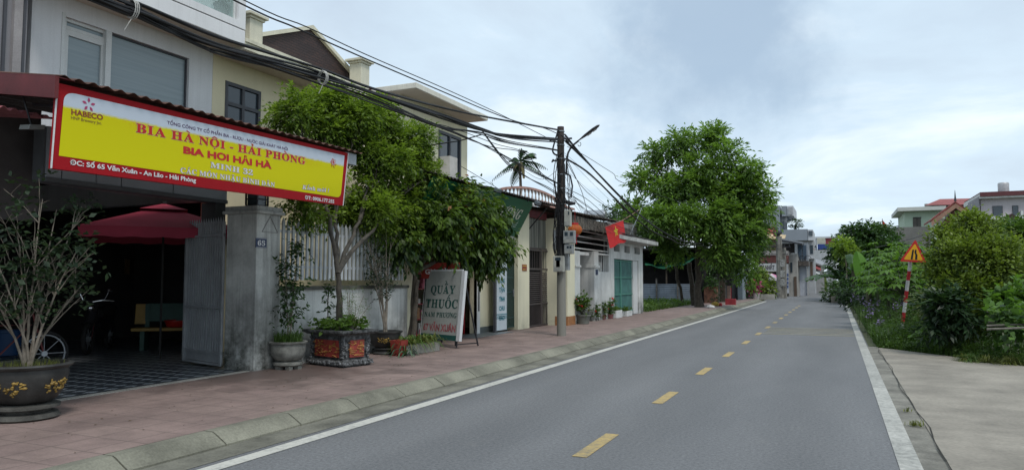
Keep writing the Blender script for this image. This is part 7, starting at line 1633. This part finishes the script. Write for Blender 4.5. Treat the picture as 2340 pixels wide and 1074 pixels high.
# banana plants
def banana(px,py0,Yq,n,ln,lab,up=.7,seed=0):
    rs=random.Random(seed);p=onY(px,py0,Yq);t=thing('banana_plant',(p.x,Yq,0),lab,'banana plant','banana plants at the right road end');z0_=p.z
    MB().tube([(p.x,Yq,0),(p.x,Yq,z0_)],[.16,.1],8).build('stem',mat('banana_stem',(.07,.065,.035),.7,.3,4),t,smooth=True)
    Vs=[];sh=[]
    for i in range(n):
        a=rs.uniform(0,6.28);el=rs.uniform(.35,1.3)*up+.2;l_=ln*rs.uniform(.75,1.15);d=Vector((math.cos(a)*math.cos(el),math.sin(a)*math.cos(el),math.sin(el)));
        if d.x<-.1 and seed>3: d.x=abs(d.x)*.5
        d.normalize();sd2=d.cross(Vector((0,0,1))).normalized();K_=14;c0=rs.uniform(.3,.7)
        for k in range(K_):
            def pt(q): return Vector((p.x,Yq,z0_))+d*l_*q+Vector((0,0,-.55*l_*q*q))
            q0_,q1_=k/K_,(k+1)/K_;w0=.24*ln/2*math.sin(math.pi*min(1,q0_*.95+.05))**.6;A0,A1=pt(q0_),pt(q1_)
            for s in(-1,1):
                if rs.random()<.1: continue
                dr=Vector((0,0,-.25*w0*(1+rs.random())));Vs.append([A0,A1,A1+sd2*s*w0+dr,A0+sd2*s*w0+dr+ (A1-A0)*.12]);sh.append(c0+rs.uniform(-.08,.08)+(.1 if s>0 else -.08))
    qmesh('leaf_crown',np.array([[list(x) for x in q] for q in Vs]),None,sh,L_ban,t)
L_ban=leafmat('banana_leaf',(.02,.05,.02),(.10,.19,.06),.3,rough=.35)
for i,(px,py,Yq,n_,l_) in enumerate([(1922,640,56.5,15,2.9),(1950,618,49,14,2.7),(1975,640,40,13,2.2),(2010,610,46,12,2.4),(1985,665,34,11,1.7),(2045,630,42,10,2.2)]):
    banana(px,py,Yq,n_,l_,['banana plant nearest the road end planter, with torn drooping leaves','banana plant with a broad upright pale leaf left of the papaya leaves','low banana plant behind the purple flowers','tall banana plant below the round topped tree','small banana plant at the verge behind the weeds','banana plant behind the warning sign post'][i],seed=i+3)
p=onY(1966,640,40);q=onY(1957,574,40);t=thing('broad_upright_leaf',(p.x,40,0),'single broad pale green banana leaf standing upright near the road end','banana leaf')
mb=[];K_=10
for k in range(K_):
    f=lambda s:p.lerp(q,s)+Vector((.1*math.sin(s*3),0,0));wq=lambda s:.34*math.sin(math.pi*min(1,.05+s*.94))**.6
    for s in(-1,1): mb.append([f(k/K_),f((k+1)/K_),f((k+1)/K_)+Vector((s*wq((k+1)/K_),.1,0)),f(k/K_)+Vector((s*wq(k/K_),.1,0))])
qmesh('leaf',np.array([[list(x) for x in q_] for q_ in mb]),None,[.8]*len(mb),leafmat('banana_leaf_pale',(.05,.11,.02),(.13,.27,.05),.45),t)
# mass of trees on the right
tree('round_tree',onY(1985,690,62),'dark round topped tree beyond the bananas at the right','tree',[BL(1960,545,62,42,30,80),BL(2005,540,62,48,30,80),BL(1930,580,60,30,35,60),BL(1985,580,60,60,35,80),BL(2035,570,60,25,30,60),BL(1950,610,58,40,30,60)],1500,L_dark,M_barkd,.2,tl=.7,nl=8,ll=.30,lw=.15,twigs=40,lift=.08)
tree('yellow_green_bush',onY(1935,640,54),'small yellow green bush left of the round topped tree','shrub',[BL(1925,560,56,16,12,30),BL(1940,575,56,20,14,30)],160,L_bright,M_barkd,.06,tl=.5,nl=7,ll=.25,lw=.12,twigs=8)
def papaya(px,py,Yq,n,lab,seed):
    """large lobed leaves on long stalks"""
    rs=random.Random(seed);p=onY(px,py,Yq);t=thing('papaya_plant',(p.x,Yq,0),lab,'papaya plant','papaya plants behind the warning sign');mb=MB();Vs=[];sh=[]
    mb.tube([(p.x,Yq,-.05),(p.x,Yq,p.z)],[.05,.04],8)
    for i in range(n):
        a=rs.uniform(0,6.28);el=rs.uniform(-.1,1.2);l_=rs.uniform(.5,1.0);d=Vector((math.cos(a)*math.cos(el),math.sin(a)*math.cos(el),math.sin(el)));o=Vector((p.x,Yq,p.z));e=o+d*l_;mb.tube([o,o.lerp(e,.5)+Vector((0,0,.06)),e],.012,4)
        c0=rs.uniform(.35,.85);nrm_=(Vector((0,0,1))+d*.4).normalized();x_=d.cross(nrm_).normalized();y_=nrm_.cross(x_)
        for k in range(7):
            b=-2.4+k*.8;dd=(x_*math.sin(b)+y_*-math.cos(b)*-1);R=.25*rs.uniform(.8,1.1)
            dd=(x_*math.sin(b)+y_*math.cos(b)).normalized();ss=dd.cross(nrm_);Vs.append([e,e+dd*R*.55+ss*R*.24,e+dd*R+Vector((0,0,-.09)),e+dd*R*.55-ss*R*.24]);sh.append(c0+rs.uniform(-.06,.06))
    mb.build('stem',mat('papaya_stem',(.05,.06,.03),.8,.2,5),t);qmesh('leaf_crown',np.array([[list(x) for x in q] for q in Vs]),None,sh,L_pap,t)
L_pap=leafmat('papaya_leaf',(.028,.065,.018),(.15,.28,.05),.42)
for i,(px,py,Yq) in enumerate([(2025,600,34),(2040,632,27),(2072,605,31),(2030,665,25),(2098,645,27),(2062,672,24),(2118,605,31),(2005,655,32)]):
    papaya(px,py,Yq,30,['tall papaya plant left of the sign below the round tree','papaya plant with bright leaves just left of the sign','papaya plant directly behind the triangle sign','low bright papaya leaves left of the striped post','papaya plant right of the striped post','low papaya plant touching the striped post','papaya plant under the cream gabled porch','papaya plant behind the purple flowers, farthest left'][i],i)
M_dkb=M_barkd
def keepR(xmin,ytop=0):
    def f(C):
        x,y=topx(C);return (x>xmin+12*np.sin(y*.08))&(y>ytop+10*np.sin(x*.07))
    return f
# two-leader large garden trees on the right
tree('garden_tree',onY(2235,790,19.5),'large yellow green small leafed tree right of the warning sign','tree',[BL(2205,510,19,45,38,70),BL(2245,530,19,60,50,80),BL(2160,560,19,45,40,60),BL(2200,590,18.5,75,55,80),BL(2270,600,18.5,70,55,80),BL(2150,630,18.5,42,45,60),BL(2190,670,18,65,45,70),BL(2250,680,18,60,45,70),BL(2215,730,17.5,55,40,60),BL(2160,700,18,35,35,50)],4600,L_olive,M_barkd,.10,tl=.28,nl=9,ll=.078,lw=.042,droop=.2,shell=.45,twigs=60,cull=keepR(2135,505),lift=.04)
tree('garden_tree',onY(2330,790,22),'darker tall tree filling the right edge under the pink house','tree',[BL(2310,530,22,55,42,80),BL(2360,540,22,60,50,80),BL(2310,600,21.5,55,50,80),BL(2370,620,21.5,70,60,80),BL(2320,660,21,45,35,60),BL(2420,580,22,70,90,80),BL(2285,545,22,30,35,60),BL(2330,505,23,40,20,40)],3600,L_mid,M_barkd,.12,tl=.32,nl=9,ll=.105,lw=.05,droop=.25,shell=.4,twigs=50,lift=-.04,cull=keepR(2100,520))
tree('small_dark_tree',onZ(2180,806,0),'small tree with big dark glossy leaves and two thin bare trunks by the driveway edge','tree',[BL(2142,700,16.8,26,22,40),BL(2178,690,16.8,28,22,40),BL(2192,728,16.8,26,18,36),BL(2150,738,16.8,24,15,36),BL(2122,738,16.8,15,13,25)],330,leafmat('leaf_glossy_dark',(.012,.028,.013),(.05,.10,.038),.25,rough=.4),M_barkd,.035,fork=onY(2165,755,16.6),tl=.26,nl=8,ll=.16,lw=.055,droop=.3,shell=.3,twigs=30,cull=keepR(2112))
q=onZ(2168,800,0);mb=MB();mb.tube(curve((q.x-.12,q.y,0),onY(2150,745,16.7),0,6,.025),.035,7);mb.build('thin_trunk',M_barkd,label='left one of the two thin bare trunks at the driveway edge',cat='tree trunk')
tree('pale_leaf_shrub',onY(2120,790,18.5),'light shrub with pale cream green leaves behind the striped post foot','shrub',[BL(2110,690,18.8,22,18,30),BL(2130,680,18.8,22,20,30)],70,leafmat('leaf_pale',(.08,.11,.03),(.32,.36,.16),.3),M_barkd,.02,tl=.22,nl=6,ll=.09,lw=.045,twigs=8)
tree('distant_garden_tree',onY(2130,640,40),'mid green tree behind the sign below the gabled porch','tree',[BL(2125,605,40,30,28,60),BL(2080,605,42,35,22,60),BL(2110,650,36,40,35,60),BL(2060,645,38,40,30,60)],700,L_mid,M_barkd,.12,cull=keepR(1900,585),tl=.4,nl=8,ll=.22,lw=.09,twigs=20,lift=-.12)
# far-off hedge mass filling gaps low down
blobs=[BL(px,py,Yq,60,45,120) for px,py,Yq in((1990,650,50),(2060,660,42),(2130,700,30),(2200,760,24),(2300,740,28),(2390,700,28),(2290,690,30),(2230,640,34))]+[BL(px,py,Yq,30,16,60) for px,py,Yq in((1935,668,50),(1950,672,44),(1975,680,38),(1995,670,40),(2030,690,33))]
V_,C_=crown('garden_undergrowth',blobs,2600,.5,8,.2,.1,L_dark,None,.3,.3,kind='stuff',lift=-.12);tag(V_,'dark tangled undergrowth filling the garden between the trees','undergrowth')
# trellis with gourds
t=thing('gourd_trellis',onY(2290,740,15.5),'low bamboo trellis covered in light green gourd leaves at the right edge','trellis')
mb=MB();Yt=17.0
for k,(pya,pyb) in enumerate([(704,702),(712,710),(722,718),(736,730),(744,738),(752,746)]):
    for j in range(2): mb.tube([onY(2255,pya+j*2,Yt-k*.4+j*.9),onY(2420,pyb+j*2,Yt-k*.4+j*.9)],.018,5)
for px in(2300,2400):
    for dy in(.6,1.4): q=onY(px,735,Yt-1+dy);mb.tube([(q.x,Yt-1+dy,-.05),(q.x,Yt-1+dy,q.z+.25)],.014,5)
mb.build('pole',mat('bamboo_grey',(.17,.155,.13),.8,.3,9),t)
crown('vine_leaves',[BL(2310,688,Yt,38,22,40),BL(2350,680,Yt,40,28,40),BL(2300,730,Yt-1,45,12,40),BL(2380,720,Yt-.5,50,30,40),BL(2280,705,Yt,20,10,30),BL(2290,716,Yt-1.4,32,9,20),BL(2330,745,Yt-1.6,36,10,20)],420,.3,6,.13,.11,L_pap,t)
# grassy tuft clump at bottom right and verge weeds
def edge(y): return .86+ (0 if y>18 else 0)
def apronline(s):
    pts_=[(.85,18.05),(1.75,17.0),(2.93,15.35),(5.2,13.05),(9,9.35)];k=min(int(s*4),3);f=s*4-k;return (pts_[k][0]*(1-f)+pts_[k+1][0]*f,pts_[k][1]*(1-f)+pts_[k+1][1]*f)
cp=onZ(2285,832,0);t=thing('grass_clump',cp,'big round clump of fine arching grass at the driveway edge, far right','grass clump')
for k in range(16):
    a=random.uniform(0,6.28);r=math.sqrt(random.random());strap(t,(cp.x+.1+.6*r*math.cos(a),cp.y+.3+.35*r*math.sin(a),.0),90,.62-.12*r,.011,L_weed if k%3 else L_dry,'blades')
def vergep():
    y=18.3+random.random()**1.3*30
    w_=3.2;x=.80+abs(random.gauss(0,1))*1.2
    return (x,y,-.05)
P_=scatter(9000,vergep);hh=blades(P_,.42,.03,spread=.9);qmesh('verge_grass',hh,None,np.tile(.2+.5*rng.random(len(P_)),2),L_weed,kind='stuff',label='tall unkempt grass along the right verge of the road',cat='grass')
def ap2():
    s=random.random()**1.1;x,y=apronline(s*.9);d=random.random()**1.4*1.6;return (x+d*.55,y+d*.8,-.04)
P_=scatter(3200,ap2);qmesh('apron_edge_grass',blades(P_,.24,.02,spread=1.0),None,np.tile(.3+.5*rng.random(len(P_)),2),L_weed,kind='stuff',label='short grass and weeds along the back edge of the concrete driveway',cat='grass')
def bumpy(n,f,h):
    C=scatter(n,f);z=h*(.5+.5*np.sin(C[:,1]*1.3+C[:,0]*2))*rng.random(n);C[:,2]+=z;return C
C=bumpy(3200,vergep,1.0);C[:,0]=np.maximum(C[:,0],.95+.25*rng.random(len(C)));C[:,2]*=np.clip((C[:,0]-.6)/1.1,.25,1.25);V,_=sprays(C,nrm(rng.normal(0,.6,(len(C),3))+[0,0,.8]),.26,8,.085,.028,.3);qmesh('verge_weeds',V,None,np.tile(.42+.16*rng.normal(0,1,len(C)),8)+.06*rng.normal(0,1,len(V)),L_weed,kind='stuff',label='leafy knee high weeds along the right verge behind the edge line',cat='weeds')
C=bumpy(900,ap2,.3);V,_=sprays(C,nrm(rng.normal(0,.6,(len(C),3))+[0,0,.7]),.2,8,.06,.028,.3);qmesh('apron_edge_weeds',V,None,np.tile(.5+.14*rng.normal(0,1,len(C)),8),L_weed,kind='stuff',label='small bright weeds spilling onto the driveway back edge',cat='weeds')
# light green ground plants seen between thin trunks
q=onY(2175,790,17.6);t=thing('light_green_taro',q,'bright light green leaves seen between the two thin trunks','plant');crown('leaves',[(q.x,17.9,.25,.5,.4,.28)],90,.25,6,.13,.10,L_pap,t)
# purple flowers
L_pur=leafmat('petal_purple',(.16,.11,.30),(.32,.25,.50),.3)
C=[]
for (px,py,Yq,rr,n_) in((1992,705,24,14,26),(2010,735,22,10,18),(1975,690,28,12,16),(2048,702,23,10,14),(1955,680,32,10,10),(2004,690,25,8,10),(1985,722,22,8,8),(2060,690,24,9,8)):
    for _ in range(n_): p=onY(px+random.gauss(0,rr*.6),py+random.gauss(0,rr*.45),Yq-.3+random.random()*.5);C.append(list(p))
C=np.array(C);V,_=sprays(C,nrm(rng.normal(0,1,C.shape)),.05,5,.04,.04,.1);qmesh('purple_flowers',V,None,rng.random(len(V)),L_pur,kind='stuff',label='sprinkling of pale purple flowers in the verge weeds left of the sign',cat='flowers')
mb=MB()
for c_ in C[::2]: c_=Vector(c_.tolist());mb.tube([(c_.x,c_.y,-.05),c_],.006,4)
mb.build('purple_flower_stalks',mat('stalk_green',(.05,.08,.02),.8),label='thin green stalks carrying the purple flowers',cat='flowers',kind='stuff')
# weeds tufts on crack
for i,(px,py) in enumerate(((2092,972),(2074,940))):
    p=onZ(px,py,.012);t=thing('crack_weed',p,['dry weed tuft growing from the driveway crack, nearer one','tiny weed farther up the driveway crack'][i],'weed');n=60 if i==0 else 25;P_=np.stack([p.x+rng.normal(0,.03,n),p.y+rng.normal(0,.03,n),np.full(n,.012)],1);qmesh('blades',blades(P_,.06,.008,spread=1.5),None,np.tile(rng.random(n),2),L_dry,t)
# warning sign
sb=onY(2060,762,21.4);sb.z=-.05;st_=onY(2082,596,21.0)
t=thing('road_narrows_sign',sb,'leaning triangular yellow road narrows warning sign on a red and white striped post','road sign')
zs0=[onY(0+2060+(762-py)*(22/166.),py,21.4-.4*(762-py)/166.) for py in(770,738,708,672,652,624,601,582,560)]
ax=lambda f:sb.lerp(st_,f)
topf=1.14;edges=[0,.135,.26,.42,.53,.68,.80,.90,1.0]
pyl=[(2060,762),(2063,737),(2066,713),(2069,690),(2072,664),(2075,640),(2078,619),(2080,597),(2086,560)]
Pn=[onY(x,y,21.4-.4*(762-y)/200) for x,y in pyl];Pn[0].z=-.05
wt=mat('post_white_paint',(.55,.55,.54),.6,.1,3,.1,streak=.2);rd=mat('post_red_paint',(.40,.02,.025),.6,.1,3,.1)
mbw=MB();mbr=MB()
for i in range(len(Pn)-1):
    (mbw if i in(0,2,4,6,7) else mbr).tube([Pn[i],Pn[i+1]],.043,14,cap=(i in(0,7)))
# bands: lower white-red alternate
mbw.build('post',wt,t,smooth=True);mbr.build('red_band',rd,t,smooth=True)
ftop=onY(2092,547,20.93);fl=onY(2056,597,20.93);frr=onY(2117,600,20.93);nS=(fl-ftop).cross(frr-ftop).normalized()
if nS.y>0:nS=-nS
cen=(ftop+fl+frr)/3
def tri(k,rr_=.0,o=0):
    out=[];P_=[cen+(q-cen)*k for q in(ftop,fl,frr)]
    for i in range(3):
        c_=P_[i];a_=P_[i-1];b_=P_[(i+1)%3];out+=rnd(c_,c_+(a_-c_).normalized()*.05,c_+(b_-c_).normalized()*.05,5)
    return [q+nS*o for q in out]
mb=MB();mb.poly(tri(1.0,o=-.008),nS*.006);mb.build('plate',mat('sign_border_red',(.50,.02,.02),.45,.06,3,0),t)
mb=MB();mb.poly(tri(.74,o=.002));mb.build('yellow_face',mat('sign_yellow',(.72,.36,.012),.45,.06,3,0),t)
R_=(frr-fl).normalized();U_=nS.cross(R_).normalized();U_=U_ if U_.z>0 else -U_
S=lambda x,y:cen+R_*x+U_*y+nS*.005
mb=MB();mb.poly([S(-.065,-.13),S(-.020,-.13),S(.0,.12),S(-.038,.12)]);mb.poly([S(.030,-.13),S(.080,-.13),S(.082,-.01),S(.036,-.01)]);mb.poly([S(.036,-.009),S(.082,-.009),S(.052,.05),S(.012,.05)]);mb.poly([S(.012,.051),S(.052,.051),S(.06,.12),S(.022,.12)]);mb.build('black_symbol',mat('sign_black',(.012,.012,.012),.5,.05,1,0),t)
mb=MB();mb.box(0,0.001,0,0.001,0,0.001) if False else None
# stem & leaf sprigs climbing post foot handled by weeds
# houses on the right
Yh=82
t=thing('pale_green_house',onY(2110,600,Yh),'pale green house with a flat white eave and one shuttered window','house');M_pg=mat('pale_green_render',(.44,.54,.43),.85,.05,.5,.05,fine=.02)
face(t,2066,2160,479,520,Yh,M_pg,'wall',d=8,base=1);face(t,2051,2162,474.5,479,Yh-1,mat('eave_white',(.52,.53,.50),.8,.05),'eave',d=9)
face(t,2086,2105,498,520,Yh-.06,mat('shutter_brown',(.10,.09,.08),.7,.15,4),'window',d=.05);face(t,2086,2105,496.5,498,Yh-.1,mat('frame_brown',(.05,.05,.045),.7),'window_frame',d=.1);face(t,2094.7,2096,498,520,Yh-.1,mat('frame_brown',(.05,.05,.045),.7),'window_frame',d=.03)
t=thing('grey_yard_wall',onY(2080,600,72),'plain dark grey wall in front of the pale green house','wall');face(t,2030,2130,520,640,72,mat('grey_render_wall',(.17,.165,.155),.9,.12,.6,.05,streak=.3),'wall',base=0)
t=thing('red_roofed_house',onY(2180,500,95),'house with a long dull red metal roof behind the gabled porch','house');a=onY(2115,468,94);mb=MB();mb.poly([onY(2114,469,93),onY(2240,467,93),onY(2240,453,97),onY(2148,455,97)],(0,.1,.0));mb.build('roof',mat('dull_red_sheet',(.26,.07,.065),.7,.12,1),t)
face(t,2113,2238,466,490,95,mat('grey_gable_wall',(.24,.225,.215),.9,.2,1,streak=.4),'wall',base=0)
t=thing('gabled_porch_house',onY(2175,560,60),'cream house with a brown and red gabled porch roof on pale columns','house');Yp=60
ap3=onY(2183,460,Yp);ll_=onY(2128,501,Yp);rr_=onY(2238,497,Yp);mb=MB()
for A_1 in(ll_,rr_): mb.slab(A_1+Vector((0,0,-.15)),ap3-A_1,(0,5,0),(0,0,.14))
mb.build('roof',mat('red_porch_roof',(.20,.05,.04),.8,.3,3),t)
mb=MB()
for A_1 in(ll_,rr_): mb.slab(A_1+Vector((0,-.12,-.5)),ap3-A_1,(0,.1,0),(0,0,.33))
mb.build('barge_board',mat('tan_board',(.30,.17,.12),.7,.2,3),t)
mb=MB();mb.poly([ll_+Vector((.5,.2,-.5)),rr_+Vector((-.5,.2,-.5)),ap3+Vector((0,.2,-.5))],(0,.1,0));mb.build('gable_panel',mat('gable_brown',(.10,.035,.03),.8,.2,3),t)
for x0_,x1_ in((2130,2139),(2143,2152),(2213,2222)): face(t,x0_,x1_,505,640,Yp+.5,mat('column_cream',(.55,.52,.43),.8,.05),'column',d=.35,base=0)
face(t,2128,2232,500,507,Yp+.3,mat('column_cream',(.55,.52,.43)),'beam',d=.7)
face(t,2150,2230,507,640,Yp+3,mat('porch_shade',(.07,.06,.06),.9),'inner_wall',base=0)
q=ap3;MB().tube([q,q+Vector((0,0,.3)),q+Vector((0,0,.8))],[.09,.05,.01],6).build('finial',M_darkm,t)
t=thing('pink_white_house',onY(2290,560,78),'pinkish white two storey house with two dark windows and a maroon roof edge','house');Yw=78
face(t,2240,2400,447,560,Yw,mat('pinkish_render',(.47,.43,.45),.85,.05,.5,.05,streak=.15,fine=.02),'wall',d=8,base=0)
face(t,2238,2402,443,447.5,Yw-.5,mat('white_far_band',(.55,.55,.54),.8),'eave',d=9);face(t,2240,2402,439.5,443,Yw-.6,mat('maroon_edge',(.12,.04,.045),.8),'roof_edge',d=9)
for x0_,x1_,y0_,y1_ in((2268,2292,471,495),(2313,2328,470,495)): face(t,x0_,x1_,y0_,y1_,Yw-.06,M_dkgrey,'window_frame',d=.05);face(t,x0_+1.5,x1_-1.5,y0_+1.5,y1_-1,Yw-.09,M_glassd,'pane',d=.02)
face(t,2240,2400,495,498,Yw-.4,mat('white_far_band',(.55,.55,.54)),'ledge',d=.4)
face(t,2333,2338,482,496,Yw-.35,M_wframe,'air_conditioner',d=.3)
face(t,2236,2240,450,500,Yw-.3,mat('side_grey',(.25,.24,.26),.8),'side_wall',d=6)
p=onY(2293,428,Yw+2);mb=MB();r_=11*depth(p)/FP;z0_=onY(2293,441,Yw+2).z;z1_=onY(2293,418,Yw+2).z;mb.lathe([(r_,0),(r_*1.03,.1),(r_,(z1_-z0_)*.5),(r_*1.03,(z1_-z0_)*.9),(r_*.9,z1_-z0_)],(p.x,Yw+2,z0_),18);mb.build('roof_water_tank',mat('tank_pale',(.42,.42,.43),.5,.15,3,metal=.3),label='pale round water tank on the pinkish white house roof',cat='water tank',smooth=True)
t=thing('small_brown_roof',onY(2310,500,70),'small dark brown hipped roof in front of the pinkish house','roof');mb=MB();A1_,A2_,A3_=onY(2283,506,70),onY(2345,506,70),onY(2312,488,70);mb.poly([A1_,A2_,A3_],(0,4,0));mb.build('roof',mat('brown_dark_roof',(.06,.035,.03),.8,.2),t)
for (p0_,p1_,lab) in(((2090,548),(2160,520),'upper black wire running from the porch toward the sign'),((2080,562),(2160,530),'lower black wire running from the porch toward the sign')):
    mb=MB();mb.tube(curve(onY(2000,p0_[1]+18,50),onY(*p1_,60.5),.1),.022,5);mb.build('service_wire',M_cab,label=lab,cat='cable')
p=onY(2019,515,70);t=thing('small_red_flag',onY(2021,535,70),'small pointed red flag rising above the round topped tree','flag');MB().poly([onY(2016,502,70),onY(2026,514,70),onY(2026,519,70),onY(2017,517,70)],(0,.02,0)).build('cloth',mat('flag_dull_red',(.42,.03,.015)),t);MB().tube([onY(2017,540,70),onY(2016,500,70)],.03,5).build('pole',M_tim,t)
MB().box(onY(2035,519,72).x,onY(2055,519,72).x,71.9,72.0,onY(2035,519,72).z,onY(2035,517,72).z).build('wall_top_lamp',M_darkm,label='low black bar on top of the dark grey wall',cat='bar')
# litter on the pavement
rs=random.Random(2);mb=MB()
for k in range(260):
    x=rs.uniform(-8.1,-5.5);y=rs.uniform(3.5,20);s=rs.uniform(.007,.022);a_=rs.random()*6.28;d=Vector((math.cos(a_),math.sin(a_),0))*s;e=Vector((-math.sin(a_),math.cos(a_),0))*s*.5;c_=Vector((x,y,.127));mb.add([c_-d,c_-e+Vector((0,0,.004)),c_+d,c_+e],[(0,1,2,3)])
mb.build('fallen_leaves',mat('dead_leaf',(.09,.06,.03),.9,.4,30),kind='stuff',label='scattered small dead leaves on the pink pavement',cat='leaves')
